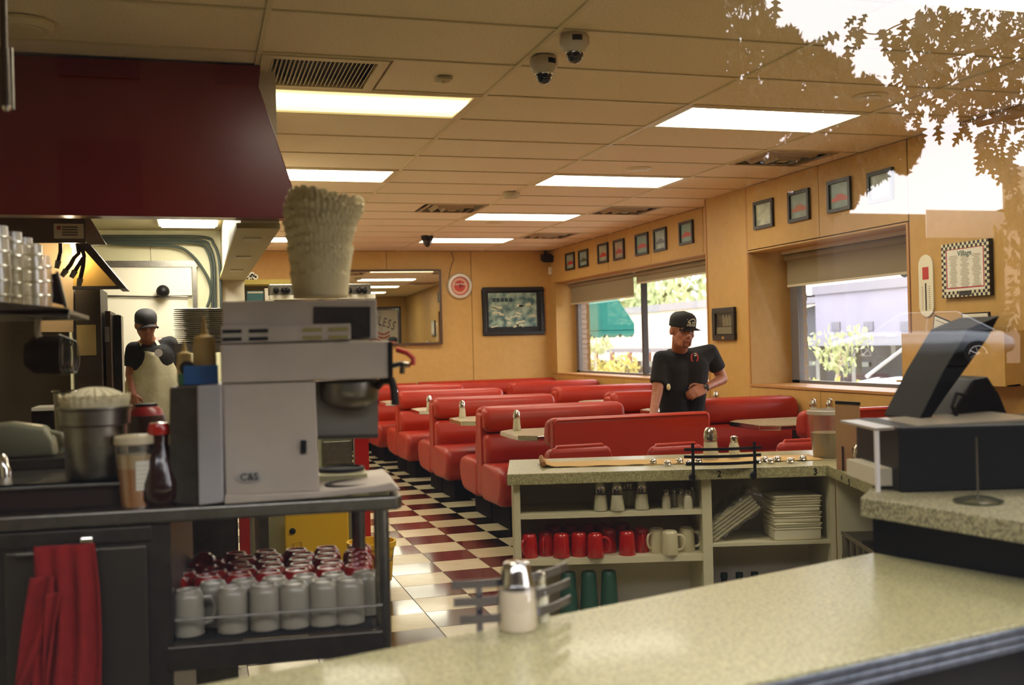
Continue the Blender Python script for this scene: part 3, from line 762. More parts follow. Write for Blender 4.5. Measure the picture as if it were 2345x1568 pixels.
g=sugar(clampf(1377,.08,z1),'sugar pourer on the top counter shelf, leftmost of the four')
for px,t_,lb in ((1415,.06,'sugar pourer on the top counter shelf, second from left and nearest the edge'),(1440,.2,'sugar pourer standing back between two others on the top shelf'),(1471,.08,'sugar pourer on the top counter shelf, rightmost of the four')):
    dup(g,clampf(px,t_,z1),.3,lb)
def salt_sm(loc,label):
    t=thing('small_shaker',label,'shaker',loc,group='small shakers on the top shelf')
    MB().lathe([(.02,0),(.021,.01),(.02,.05),(.013,.066)],seg=16).build('salt',M_salt,t,smooth=True)
    MB().lathe([(.022,0),(.0235,.01),(.022,.052),(.0145,.07)],seg=16,caps=False).build('glass_body',M_saltg,t,smooth=True)
    MB().lathe([(.0145,.068),(.0155,.075),(.015,.086),(.009,.092),(.0001,.093)],seg=16,caps=False).build('metal_cap',M_chrome,t,smooth=True)
    return t
g=salt_sm(clampf(1527,.09,z1),'small glass shaker, leftmost of the group at the right of the top shelf')
for px,t_,lb in ((1547,.16,'small glass shaker, second in the group on the top shelf'),(1561,.12,'small glass shaker, third in the group on the top shelf'),(1577,.06,'small glass shaker nearest the shelf edge, in front of the group'),(1589,.2,'small glass shaker at the back right of the group')):
    dup(g,clampf(px,t_,z1),.2,lb)
def mug_mesh(name,label,m,loc,r0,r1,h,grp,seg=24,hz=0):
    """upside down mug: rim at z=0"""
    t=thing(name,label,'mug',loc,hz,grp)
    MB().lathe([(r0-.004,.002),(r0-.001,0),(r0,.003),(r1+.003,h*.86),(r1,h*.95),(r1-.006,h),(r1-.011,h),(r1-.013,h-.004),(.0001,h-.004)],seg=seg,caps=False).build('mug_body',m,t,smooth=True)
    pts=[(r1*.98,0,h*.82),(r0+.014,0,h*.84),(r0+.028,0,h*.68),(r0+.028,0,h*.42),(r0+.014,0,h*.2),(r0*.97,0,h*.2)]
    pp=[]
    for i in range(len(pts)-1):
        for k in range(3): pp.append(Vector(pts[i]).lerp(Vector(pts[i+1]),k/3))
    pp.append(Vector(pts[-1]))
    for _ in range(2): pp=[pp[0]]+[(pp[i-1]+pp[i]*2+pp[i+1])/4 for i in range(1,len(pp)-1)]+[pp[-1]]
    MB().tube(pp,.0055,8).build('handle',m,t,smooth=True)
    return t
order=['leftmost','second','third','fourth','fifth','sixth','seventh','eighth']
rm=None
for i,(px,t_,hz) in enumerate(((1211,.09,3.9),(1249,.13,4.2),(1284,.07,1.2),(1325,.09,2.4),(1362,.05,-.5),(1393,.16,2.0),(1435,.08,1.6),(1468,.15,4.4))):
    lb='upside down red mug on the counter shelf, %s in the front row'%order[i]
    if rm is None: rm=mug_mesh('red_mug',lb,M_mugred,clampf(px,t_,z2),.041,.033,.112,'red mugs on the middle shelf',hz=hz)
    else: dup(rm,clampf(px,t_,z2),hz,lb)
for i,(px,t_) in enumerate(((1268,.3),(1305,.3),(1345,.31),(1385,.3),(1425,.31))):
    dup(rm,clampf(px,t_,z2),1+i,'red mug in the shaded back row of the middle shelf, %s from the left'%['first','second','third','fourth','fifth'][i])
cm=None
for i,(px,t_,hz) in enumerate(((1503,.13,3.6),(1533,.06,-.6),(1571,.13,-.5))):
    lb='upside down cream mug on the middle shelf, %s of three'%['left','middle','right'][i]
    if cm is None: cm=mug_mesh('cream_mug',lb,M_cream,clampf(px,t_,z2),.041,.035,.112,'cream mugs on the middle shelf',hz=hz)
    else: dup(cm,clampf(px,t_,z2),hz,lb)
M_green=mat('green_plastic_tumbler','#2c5244',.4)
for i,px in enumerate((1298,1345,1391)):
    lb='upside down green tumbler on the bottom shelf, %s of three'%['left','middle','right'][i]
    loc=clampf(px,.09,.04)
    if i==0:
        gt=thing('green_tumbler',lb,'tumbler',loc,group='green tumblers on the bottom shelf')
        MB().lathe([(.048,0),(.049,.012),(.045,.03),(.036,.2),(.034,.232),(.03,.238),(.0001,.236)],seg=24,caps=False).build('tumbler_body',M_green,gt,smooth=True)
        MB().lathe([(.0495,.0),(.0515,.005),(.0495,.012)],seg=24,caps=False).build('rim',M_green,gt,smooth=True)
    else: dup(gt,loc,0,lb)
# right bay: foam clamshells and plastic wrapped stack
M_foam=mat('foam_box','#d6cfae',.7)
ba=clampf(1813,.15,zr); 
z_=zr
for i in range(7):
    hgt=[.06,.022,.03,.02,.03,.022,.022][i]
    lb='foam takeout box in the stack on the counter shelf, %s from the bottom'%['first','second','third','fourth','fifth','sixth','seventh'][i]
    t=thing('foam_box',lb,'box',(ba[0],ba[1],z_),A2+[0,.03,-.02,.04,-.03,.02,.05][i],'foam takeout boxes')
    MB().box((0,.0,hgt/2),(.225,.2,hgt)).build('box_body',M_foam,t,bev=.008)
    MB().box((0,.0,hgt-.004),(.232,.207,.004)).build('rim',M_foam,t,bev=.0015)
    z_+=hgt+.001
bl=clampf(1700,.18,zr)
sa,za=q2(1636,1247,.06); sb,zb=q2(1745,1165,.06)
ang=math.atan2(zb-za,sb-sa); mid=c2((sa+sb)/2,.16,(za+zb)/2)
Rm=Matrix.Rotation(A2,3,'Z')@Matrix.Rotation(-ang,3,'Y')
t=thing('wrapped_tray_stack','plastic wrapped stack of foam trays leaning diagonally on the counter shelf','trays',tuple(mid),tilt=Rm.to_euler())
Ls=math.hypot(sb-sa,zb-za)+.02
for k in range(5): MB().box((0,.0,.012+k*.016),(Ls-.02-.006*(k%2),.19,.013)).build('foam_tray',M_foam,t,bev=.004)
b=MB().grid(lambda u,v:Vector(((u-.5)*(Ls+.06),-.1+.004*math.sin(u*40+v*9),-.005+v*.11+.006*math.sin(u*23+v*31))),30,8); b.build('plastic_wrap',M_plastic,t,smooth=True)
b=MB().grid(lambda u,v:Vector(((u-.5)*(Ls+.04),-.1+.2*v,.098+.006*math.sin(u*27+v*17)+.004*math.sin(v*40))),24,10); b.build('plastic_wrap',M_plastic,t,smooth=True)
# dark bottles in the bottom right bay
for i,px in enumerate((1655,1690,1725,1790,1830,1865)):
    lb='dark bottle in the shadowed bottom bay, %s from the left'%['first','second','third','fourth','fifth','sixth'][i]
    loc=clampf(px,.2,.0)
    if i==0:
        bt=thing('sauce_bottle',lb,'bottle',loc,group='dark sauce bottles in the bottom bay')
        MB().lathe([(.035,0),(.036,.01),(.035,.12),(.016,.17),(.015,.2)],seg=16).build('bottle_body',mat('dark_red_sauce','#2a0c08',.2),bt,smooth=True)
        MB().cyl((0,0,.2),(0,0,.225),.018).build('bottle_cap',mat('green_cap','#123028',.4),bt,smooth=True)
    else: dup(bt,loc,0,lb)
# cutlery bin shelf on the wing
t=thing('cutlery_bin','grey slotted cutlery bin on the shelf of the angled counter wing','bin',tuple(wa+dn*.36+nn*.1+Vector((0,0,.321))),math.atan2(dn.y,dn.x))
M_bin=mat('grey_bin','#6e6650',.5)
b=MB(); b.box((0,0,.01),(.5,.2,.02)); b.box((0,-.1,.02),(.5,.008,.04)); b.box((0,.1,.07),(.5,.008,.14)); b.box((-.25,0,.07),(.008,.2,.14)); b.box((.25,0,.07),(.008,.2,.14)); b.box((0,-.1,.135),(.5,.012,.014)); b.build('bin_shell',M_bin,t)
for k in range(5): MB().box((-.2+k*.1,-.1,.08),(.02,.01,.11)).build('bin_slat',M_bin,t)
for k in range(4): MB().lathe([(.03,.02),(.038,.11)],c=(-.15+k*.1,0,0),seg=16).build('cup_insert',M_steeld,t,smooth=True)
# ---- things on top of the far counter
a=P(1245,1068,'z',ZK+.001); b_=P(1880,1050,'z',ZK+.001)
dirp=(b_-a).normalized(); pn=Vector((-dirp.y,dirp.x,0)); Lp=(b_-a).length
def pap(u,v):
    p=a+dirp*(u*Lp)+pn*(v*.24-.06); z=ZK+.002+.004*abs(math.sin(u*23))*(1-v)*(1 if u<.35 else .3)+ (0.03*max(0,1-u/.035))*(.6+.4*math.sin(v*9))
    return Vector((p.x,p.y,z))
t=thing('brown_paper_sheet','long crumpled sheet of brown paper laid on the far counter','paper',tuple(a))
MB().grid(pap,70,8).build('sheet',M_kraft,t,world=True,smooth=True,solid=.0015)
MB().tube([pap(.003,v/8)+Vector((-.008,0,.002)) for v in range(9)],.012,8).build('curled_end',mat('brown_paper_dark','#9a6a38',.85),t,world=True,smooth=True)
lidn=0; names=['first','second','third','fourth','fifth','sixth','seventh','eighth','ninth','tenth','eleventh']
for i,px in enumerate((1496,1529,1557,1578,1600,1737,1752,1765,1780,1811,1838)):
    lb='small chrome shaker lid on the brown paper, %s from the left'%names[i]
    loc=on(px,1061-(px-1496)*.022+ (3 if i%2 else -1),ZK+.006)
    if i==0:
        ld=thing('shaker_lid',lb,'lid',loc,group='chrome shaker lids on the brown paper')
        MB().lathe([(.017,0),(.019,.004),(.018,.014),(.012,.02),(.0001,.022)],seg=18,caps=False).build('lid_dome',M_chrome,ld,smooth=True)
        MB().lathe([(.0185,.001),(.0205,.003),(.0185,.006)],seg=18,caps=False).build('lid_rim',M_chrome,ld,smooth=True)
    else: dup(ld,loc,0,lb)
# wire condiment rack hung on the counter edge
M_rack=mat('rack_steel','#38353a',.3,.7)
def rack(label,o,ux,n,L=.4,curve=.03,m=None,h=.13,sw=.014,ups=(-.16,.16)):
    M_rack=m or globals()['M_rack']
    """flat strap rack: o bottom centre on the counter edge, ux along the edge, n pointing away from the counter"""
    t=thing('condiment_rack',label,'rack',tuple(o))
    for i,(z,off) in enumerate(((.03,.0),(.065,.012),(.10,.02))):
        pts=[o+ux*((k/12-.5)*L*(1.0 if i else .95))+n*(off+curve*math.sin(PI*k/12))+Vector((0,0,z)) for k in range(13)]
        b=MB()
        for k in range(12):
            p,q=pts[k],pts[k+1]; d=(q-p); c=(p+q)/2
            b.box(c,(d.length+.002,.003,sw),rz=math.atan2(d.y,d.x))
        b.build('strap',M_rack,t,world=True)
    for s in [q*L/.4 for q in ups]:
        b=MB(); c=o+ux*s+n*(.022+curve*.5); b.box((c.x,c.y,h/2-.02+o.z),(.014,.004,h+.04),rz=math.atan2(ux.y,ux.x)); b.build('upright',M_rack,t,world=True)
        c=o+ux*s+n*.006
        MB().ell((c.x,c.y,o.z-.03),(.018,.008,.02),12,8).build('clamp_foot',M_rack,t,world=True,smooth=True)
    return t
sm=q2(1655,1080,-.01)[0]
rack('dark strap condiment rack clamped on the far counter edge by the number 2',c2(sm,-.004,ZK-.005),U2,-V2,.36,.03)
big=sugar(on(1628,1052,ZK),'sugar pourer with a tall chrome lid behind the far counter rack','shakers in the far rack',1.15)
sh=salt_sm(on(1682,1050,ZK),'small pepper shaker behind the far counter rack'); sh['group']='shakers in the far rack'; sh.scale=(1.25,)*3
# clear tub with brown powder
def tub(name,label,loc,r0,r1,h,fill,mfill,grp=None):
    t=thing(name,label,'tub',loc,group=grp)
    MB().lathe([(r0*.97,.003),(r0+(r1-r0)*fill*.97-.002,h*fill)],seg=32).build('contents',mfill,t,smooth=True)
    MB().lathe([(r0,0),(r1,h)],seg=32,caps=False).build('tub_wall',M_plastic,t,smooth=True)
    MB().lathe([(r1,h-.02),(r1+.004,h-.018),(r1+.004,h),(r1-.003,h+.003),(r1-.004,h-.02)],seg=32,caps=False).build('rim',mat('milky_plastic','#c9c0b4',.4,alpha=.75),t,smooth=True)
    return t
loc=on(1899,1046,ZK); dd=(Vector(loc)-EYE).length/F
tub('clear_tub','clear plastic tub half full of brown powder at the end of the far counter',loc,34*dd,44*dd,102*dd,.53,mat('brown_powder','#8b7550',.9))
# menu holder
loc=Vector(on(1940,1098,ZK)); nv=(EYE-loc); nv.z=0; nv.normalize(); hx=Vector((-nv.y,nv.x,0))
hx=(dE if dE.y<0 else -dE)
t=thing('menu_holder','tall pink menu card standing in a holder at the counter bend','menu',tuple(loc))
b0=P(1916,1075,'z',ZK+.0)
Lm=.15; hm=.30
ux=(hx*.8+Vector((1,0,0))*.35).normalized()
MB().prism([b0,b0+ux*Lm,b0+ux*Lm+Vector((0,0,hm)),b0+Vector((0,0,hm))],Vector((-ux.y,ux.x,0))*.006).build('menu_card',mat('menu_card_tan','#b08a5c',.5,noise=(5,'#a8745a',.3)),t,world=True)
MB().prism([b0+Vector((0,0,hm-.004)),b0+ux*Lm+Vector((0,0,hm-.004)),b0+ux*Lm+Vector((0,0,hm+.012)),b0+Vector((0,0,hm+.012))],Vector((-ux.y,ux.x,0))*.01).build('top_clip',M_black,t,world=True)
for k in (.35,.8):
    p=b0+ux*Lm*k+Vector((ux.y,-ux.x,0))*.01
    MB().box((p.x,p.y,ZK+.045),(.008,.003,.13),rz=math.atan2(ux.y,ux.x)).build('holder_bar',M_rack,t,world=True)
    MB().ell((p.x,p.y,ZK-.03),(.012,.006,.018),10,8).build('clamp_foot',M_rack,t,world=True,smooth=True)
g=sugar(on(1972,1092,ZK),'chrome capped shaker between the menu card and the register','shakers by the register',1.0)
g=salt_sm(on(1990,1088,ZK),'small glass shaker close to the register box'); g['group']='shakers by the register'; g.scale=(1.35,)*3
# ================================================================ NEAR COUNTER
nc=thing('near_counter','broad speckled laminate counter in the foreground with a metal edge band','counter',(0.8,1.8,0))
pb=[(-.75,1.79),(1.794,2.523),(1.929,2.112),(2.01,1.866),(.902,1.652),(-.75,1.33)]
MB().slab(pb,ZK-.05,ZK).build('countertop',M_counter,nc,world=True,bev=.002)
dF=(Vector((1.637,1.796,0))-Vector((.902,1.652,0))).normalized(); nF=Vector((dF.y,-dF.x,0))
M_band=mat('ribbed_metal_band','#7f8590',.35,.6,noise=(40,'#5f6570',.2))
for i in range(3):
    p=Vector((-.75,1.33,0))+nF*.0; q=Vector((2.01,1.869,0))
    b=MB(); z=ZK-.006-i*.017
    b.slab([tuple(p[:2]),tuple(q[:2]),tuple((q+nF*.008)[:2]),tuple((p+nF*.008)[:2])],z-.015,z); b.build('edge_rib',M_band,nc,world=True,bev=.003)
MB().slab([(-.7,1.42),(2.15,1.98),(2.15,2.0),(-.7,1.44)],0,ZK-.05).build('front_panel',M_dark,nc,world=True)
MB().slab([(-.7,1.7),(1.75,2.42),(1.75,2.44),(-.7,1.72)],0,ZK-.05).build('back_panel',M_dark,nc,world=True)
# shaker rack on the near counter
ob=Vector(on(1185,1420,ZK)); dB=(Vector((1.794,2.523,0))-Vector((0,2.0,0))).normalized(); nB=Vector((-dB.y,dB.x,0))
oe=RP(1185,1392,(0,2.0+.0,0),nB); 
se=(oe-Vector((0,2.0,0))).dot(dB)
rack('polished strap condiment rack on the far edge of the foreground counter',Vector((0,2.003,0))+dB*se+Vector((0,0,ZK)),dB,nB,.3,-.05,mat('polished_strap','#77737b',.2,.9),.105,.018,(-.13,.0))
loc=on(1186,1440,ZK); dd=(Vector(loc)-EYE).length/F
big2=thing('sugar_pourer','large sugar pourer with a chrome lid on the foreground counter','sugar pourer',loc,group='shakers on the foreground counter')
MB().lathe([(40*dd,2*dd),(43*dd,8*dd),(40*dd,88*dd)],seg=32).build('sugar',mat('pinkish_sugar','#dccbb6',.9),big2,smooth=True)
MB().lathe([(42*dd,0),(45*dd,6*dd),(44*dd,30*dd),(42*dd,98*dd),(39*dd,104*dd)],seg=32,caps=False).build('glass_jar',M_saltg,big2,smooth=True)
MB().lathe([(39*dd,100*dd),(37*dd,108*dd),(33*dd,128*dd),(29*dd,146*dd),(24*dd,150*dd),(.0001,151*dd)],seg=32,caps=False).build('metal_lid',M_chrome,big2,smooth=True)
MB().box((6*dd,-10*dd,151*dd),(30*dd,30*dd,3*dd),rot=Matrix.Rotation(.25,3,'Y')).build('pour_flap',M_chrome,big2,bev=.001)
sh2=salt_sm(on(1240,1420,ZK),'slim glass salt shaker right of the large sugar pourer in the foreground'); sh2['group']='shakers on the foreground counter'
dd=(Vector(sh2.location)-EYE).length/F; sh2.scale=((36*dd)/.045,)*2+((110*dd)/.093,)
# ================================================================ RAISED REGISTER COUNTER
ZR=.92
rc=thing('register_counter','raised speckled counter on a black base under the cash register','counter',(1.9,2.3,0))
A_=P(1970,1139,'z',ZR); B_=P(2345,1195,'z',ZR); dR=(B_-A_).normalized(); nR=Vector((-dR.y,dR.x,0))
if nR.x<0: nR=-nR
C_=P(2052,1062,'z',ZR)
MB().slab([tuple(A_[:2]),tuple((B_+dR*.5)[:2]),tuple((B_+dR*.5+nR*.75)[:2]),tuple((C_+nR*.45)[:2]),tuple(C_[:2])],ZR-.052,ZR).build('countertop',M_counterE,rc,world=True,bev=.003)
MB().slab([(1.796,2.524),(1.931,2.113),(2.10,1.59),(2.9,1.8),(2.6,2.75)],ZK-.02,ZR-.052).build('black_base',M_black,rc,world=True)
MB().slab([(1.84,2.45),(2.10,1.7),(2.8,1.9),(2.5,2.7)],0,ZK-.05).build('plinth',M_dark,rc,world=True)
# register
def up(px,py,y): return P(px,py,'y',y)
yr=2.62
reg=thing('cash_register','black cash register drawer box with a tilted touch screen','register',tuple(P(2180,1140,'z',ZR)))
o=P(2062,1128,'z',ZR); 
rx=Vector((math.cos(-.28),math.sin(-.28),0)); ry=Vector((-rx.y,rx.x,0))
wreg=.62; dreg=.36; hreg=.185
def R_(a,b_,c): v=o+rx*a+ry*b_; return Vector((v.x,v.y,ZR+c))
MB().prism([R_(0,0,.0),R_(wreg,0,.0),R_(wreg,dreg,.0),R_(0,dreg,.0)],(0,0,hreg)).build('drawer_box',M_black,reg,world=True,bev=.006)
MB().prism([R_(-.055,.03,hreg-.012),R_(wreg-.2,.03,hreg+.004),R_(wreg-.2,dreg-.02,hreg+.004),R_(-.055,dreg-.02,hreg-.012)],(0,0,.008)).build('lid_shelf',mat('register_grey','#8d8372',.3),reg,world=True)
MB().prism([R_(-.055,.03,.0),R_(-.045,.03,.0),R_(-.045,.045,.0),R_(-.055,.045,.0)],(0,0,hreg-.012)).build('side_plate',mat('register_white','#d8d2cf',.3),reg,world=True)
MB().prism([R_(-.045,.06,.012),R_(.0,.06,.012),R_(.0,dreg-.04,.012),R_(-.045,dreg-.04,.012)],(0,0,.05)).build('paper_tray',M_shelfback,reg,world=True)
# screen, seen from its side
yy=3.0
def pp3(pts,y,d,name,m,par,**k):
    MB().prism([P(a_,b_,'y',y) for a_,b_ in pts],d).build(name,m,par,world=True,**k)
pp3([(2104,962),(2124,970),(2168,905),(2208,850),(2262,775),(2290,722),(2240,742),(2218,752),(2160,850)],2.72,(.05,.24,0),'touch_screen',mat('screen_grey','#08090b',.6,spec=.2),reg,bev=.003)
pp3([(2100,960),(2126,972),(2124,977),(2099,965)],2.715,(0,.02,0),'power_light',mat('blue_led',(.1,.12,1,1),.5,emit=3),reg)
pp3([(2160,1000),(2172,960),(2205,905),(2232,868),(2262,862),(2290,905),(2318,975),(2345,985),(2345,1005)],2.75,(.04,.16,0),'screen_stand',M_black,reg,bev=.004)
pp3([(2170,985),(2345,1003),(2520,1020),(2520,1140),(2345,1135),(2200,1120),(2170,1060)],2.66,(.04,.2,0),'printer_body',mat('printer_black','#0b0b0e',.6,spec=.2),reg,bev=.006)
MB().tube([P(2195,962,'y',2.70),P(2180,930,'y',2.69),P(2190,900,'y',2.69),P(2212,905,'y',2.69),P(2225,880,'y',2.70)],.006,8).build('cable',M_black,reg,world=True,smooth=True)
# receipt spike
loc=P(2240,1150,'z',ZR)
t=thing('receipt_spike','thin metal receipt spike on a round glass base by the register','spike',tuple(loc))
dd=(loc-EYE).length/F
MB().lathe([(48*dd,0),(50*dd,.006),(30*dd,.014),(10*dd,.018),(.0001,.019)],seg=32,caps=False).build('base_disc',mat('glassy_base','#4a4a38',.1,.2,coat=.5),t,smooth=True)
MB().cyl((0,0,.015),(0,0,135*dd),.0028,.0015,8).build('spike_rod',M_steel,t,smooth=True)
# ================================================================ RIGHT WALL: thermometer, certificate, menu pocket
xw=XN-.013
a=P(2122,590,'x',xw); b_=P(2122,720,'x',xw); yt_=a.y; zc=(P(2122,583,'x',xw).z+P(2126,725,'x',xw).z)/2; H=P(2122,583,'x',xw).z-P(2126,725,'x',xw).z
Wt=P(2108,650,'x',xw).y-P(2141,650,'x',xw).y
t=thing('wall_thermometer','tall rounded white tin wall thermometer right of the near window','thermometer',(xw,yt_,zc))
pr=[]
r=Wt/2
for k in range(13): an=PI*k/12; pr.append((0,r*math.cos(an),H/2-r+r*math.sin(an)))
for k in range(13): an=PI+PI*k/12; pr.append((0,r*math.cos(an),-H/2+r+r*math.sin(an)))
MB().prism(pr,(-.012,0,0)).build('tin_plate',mat('enamel_cream','#dcd5b8',.3),t)
MB().box((-.014,0,-H*.18),(.004,.008,H*.44)).build('glass_tube',M_dark,t)
b=MB()
for k in range(12):
    for s in(-1,1): b.box((-.0128,s*.035,-H*.37+k*H*.032),(.0012,.014,.003))
b.build('scale_marks',mat('scale_ink','#6a3a2a',.6),t)
MB().box((-.0128,0,H*.2),(.0014,Wt*.42,H*.2)).build('red_panel',mat('thermo_red','#b5281c',.5),t)
# certificate
def xq(px,py): v=P(px,py,'x',xw); return Vector((v.y,v.z))
c4=[xq(2162,562),xq(2272,545),xq(2278,673),xq(2170,684)]
yc=sum(v.x for v in c4)/4; zc=sum(v.y for v in c4)/4; W=abs((c4[0].x+c4[3].x-c4[1].x-c4[2].x)/2); H=abs((c4[0].y+c4[1].y-c4[2].y-c4[3].y)/2)
t=thing('framed_certificate','white certificate with a red border in a checkered frame on the right wall','certificate',(xw,yc,zc))
MB().box((-.015,0,0),(.03,W,H)).build('frame_backing',M_dark,t)
b=MB(); b2=MB(); n=22; f=.05
m_=int(round(H/ (W/n)))
for i in range(n):
    for j in range(m_):
        for (sub) in ((0,0),):
            if i in(0,1,n-2,n-1) or j in (0,1,m_-2,m_-1):
                (b if (i+j)%2 else b2).box((-.0315,-W/2+(i+.5)*W/n,-H/2+(j+.5)*H/m_),(.003,W/n*.99,H/m_*.99))
stuff(b.build('dark_frame_checks',M_frame,t)); stuff(b2.build('pale_frame_checks',M_shelf,t))
q=2*W/n
MB().box((-.0305,0,0),(.002,W-2*q,H-2*q)).build('mat_board',M_paper,t)
b=MB(); w2,h2=W*.39,H*.36
for s in(-1,1): b.box((-.0318,s*w2,.01),(.001,.008,2*h2)); b.box((-.0318,0,s*h2+.01),(.001,2*w2,.008))
b.build('red_border',mat('border_red','#a52a34',.6),t)
b=MB()
random.seed(5)
for k in range(22):
    for c in range(3): b.box((-.0318,(c-1)*w2*.62,h2*.72-k*h2*.075),(.001,w2*.5*random.uniform(.5,1),.0035))
b.build('printed_lines',mat('print_ink','#8b8368',.7),t)
text('Village','heading',mat('heading_ink','#5c7064',.7),t,frame((-.0322,0,h2*.82),(0,-1,0),(0,0,1)),.05,world=False)
MB().box((-.033,-.0,-H*.435),(.003,.11,.03)).build('small_plaque',M_frame,t)
# wooden menu pocket with menus
t=thing('menu_pocket','tan wooden menu pocket on the wall under the certificate','rack',(xw,P(2210,800,'x',xw).y,P(2110,762,'x',xw).z))
ya=P(2100,762,'x',xw).y; yb2=P(2300,770,'x',xw-.2).y; zt_=P(2110,762,'x',xw).z; zb_=P(2110,872,'x',xw).z
b=MB(); xo=xw-.19
b.prism([(xw,ya,zb_),(xo,ya-.1,zb_),(xo,ya-.1,zt_),(xw,ya,zt_)],(0,-.012,0))
b.bb((xo-.012,yb2,zb_),(xo,ya-.1,zt_)); b.bb((xo,yb2,zb_),(xw,ya-.02,zb_+.012)); b.bb((xo,yb2,zb_),(xw,yb2+.012,zt_))
b.build('pocket_box',M_wall,t,world=True)
def menu(label,px,py,w,h,tl,m):
    v=P(px,py,'x',xw-.1)
    t=thing('paper_menu',label,'menu',tuple(v),tilt=(tl,-.12,0),group='menus in the wall pocket')
    MB().box((0,0,h/2),(.012,w,h)).build('menu_cover',M_frame,t)
    MB().box((-.0075,0,h/2),(.003,w*.92,h*.93)).build('menu_page',M_paper,t)
    MB().box((-.0095,0,h*.83),(.001,w*.8,.003)).build('menu_rule',M_frame,t)
    return t
m1=menu('white paper menu leaning left in the wall pocket, lettered at its foot',2165,782,.24,.145,.32,M_paper)
text('VILLAGE','menu_lettering',M_frame,m1,frame((-.0105,.02,.05),(0,-1,0),(0,0,1)),.04,world=False)
menu('upright dark backed menu in the right end of the wall pocket',2243,785,.24,.19,.0,M_paper)
# ================================================================ STEEL TABLE AND COFFEE STATION
AT=math.radians(-5.2); UT=Vector((math.cos(AT),math.sin(AT),0)); VT=Vector((-math.sin(AT),math.cos(AT),0))
ZT=.97; CT=P(922,1134,'z',ZT); CT.z=0
def ct(s,t,z): v=CT+UT*s+VT*t; return Vector((v.x,v.y,z))
def qt(px,py,t): p=RP(px,py,ct(0,t,0),VT); return (p-CT).dot(UT),p.z
def tbox(b,s0,s1,t0,t1,z0,z1): 
    return b.slab([tuple(ct(s0,t0,0)[:2]),tuple(ct(s1,t0,0)[:2]),tuple(ct(s1,t1,0)[:2]),tuple(ct(s0,t1,0)[:2])],z0,z1)
st_=thing('steel_work_table','stainless steel work table with a rail shelf of mugs below','table',tuple(CT))
def skew(s,t,z):   # right end of the table runs straight back
    return ct(s-.235*t,t,z)
MB().slab([tuple(ct(-2.2,0,0)[:2]),tuple(ct(-.015,0,0)[:2]),tuple(ct(0,.03,0)[:2]),tuple(ct(-.0,.62,0)[:2]),tuple(ct(-2.2,.62,0)[:2])],ZT-.038,ZT).build('table_top',M_steel,st_,world=True,bev=.006,seg=3)
lg=[(qt(877,1350,.06)[0],.06),(qt(822,1250,.54)[0],.54)]
for s,t_ in lg:
    b=MB(); p=ct(s,t_,0); b.cyl((p.x,p.y,.02),(p.x,p.y,ZT-.04),.021,seg=18); b.build('leg',M_steel,st_,world=True,smooth=True)
ZS=.622
s400=qt(400,1480,.0)[0]
MB().slab([tuple(ct(s400-.02,.03,0)[:2]),tuple(ct(-.06,.03,0)[:2]),tuple(ct(-.06,.6,0)[:2]),tuple(ct(s400-.02,.6,0)[:2])],ZS-.012,ZS-.004).build('under_shelf',M_steeld,st_,world=True)
b=MB(); tbox(b,s400-.02,-.06,.012,.03,ZS-.075,ZS-.012); b.build('shelf_lip',M_steeld,st_,world=True,bev=.003)
for z in (ZS+.055,):
    MB().cyl(ct(s400,.02,z),ct(-.06,.02,z+.0),.0035,seg=8).build('guard_rail',M_steel,st_,world=True,smooth=True)
# perforated mat on the shelf
b=MB()
for k in range(60): tbox(b,s400+k*(-.08-s400)/60,s400+k*(-.08-s400)/60+.006,.035,.5,ZS-.004,ZS)
b.build('shelf_mat',M_mblack,st_,world=True)
# cabinet under the left of the table
kc=thing('steel_cabinet','dark steel cabinet under the left of the work table with a chrome latch','cabinet',tuple(ct(-1.2,.03,0)))
sC=qt(392,1300,.015)[0]
b=MB(); tbox(b,-2.1,sC,.02,.58,.1,ZT-.042); b.build('cabinet_body',M_steeld,kc,world=True)
sD1=qt(337,1300,.01)[0]; zD=qt(337,1248,.01)[1]; sD0=qt(12,1300,.01)[0]
b=MB(); tbox(b,sD0,sD1,.004,.02,.13,zD); b.build('door',mat('steel_door','#5b544a',.4,.85),kc,world=True,bev=.003)
b=MB(); tbox(b,-2.1,sC-.045,.008,.02,zD+.012,ZT-.045); b.build('top_rail',M_steeld,kc,world=True,bev=.002)
s_,z_=qt(205,1240,-.01); 
b=MB(); tbox(b,s_-.02,s_+.01,-.025,.01,z_-.008,z_+.014); b.build('latch',M_chrome,kc,world=True,bev=.004)
MB().cyl(ct(s_-.17,-.022,z_-.02),ct(s_+.02,-.022,z_-.02),.005).build('towel_bar',M_steel,kc,world=True,smooth=True)
for ss in (s_-.16,s_+.012): MB().cyl(ct(ss,-.022,z_-.02),ct(ss,.01,z_-.02),.004).build('bar_bracket',M_steel,kc,world=True)
# red towel
sT0,zT0=qt(78,1262,-.03); sT1,_=qt(217,1262,-.03)
M_towel=mat('red_towel','#931711',.95,noise=(20,'#7f110d',.3),bump=.5,bscale=260)
t=thing('red_towel','red cloth towel hanging over the cabinet bar at bottom left','towel',tuple(ct((sT0+sT1)/2,-.03,zT0)))
def tw(u,v):
    s=sT0+(sT1-sT0)*u; z=zT0+.012-v*.52
    s+= (u-.5)*.03*v+.006*math.sin(v*5)
    return ct(s,-.032-.012*math.sin(u*19+v*.8)*min(1,v*3+.2)-.01*v,z)
MB().grid(tw,44,24).build('towel_front',M_towel,t,world=True,smooth=True,solid=.004)
def tw2(u,v):
    s=sT0-.005-v*.05+u*(.055-.045*v+.03*math.sin(v*3)); z=zT0-.06-v*.30
    return ct(s,-.05-.01*math.sin(u*8+v*5),z)
MB().grid(tw2,16,18).build('towel_corner',M_towel,t,world=True,smooth=True,solid=.004)
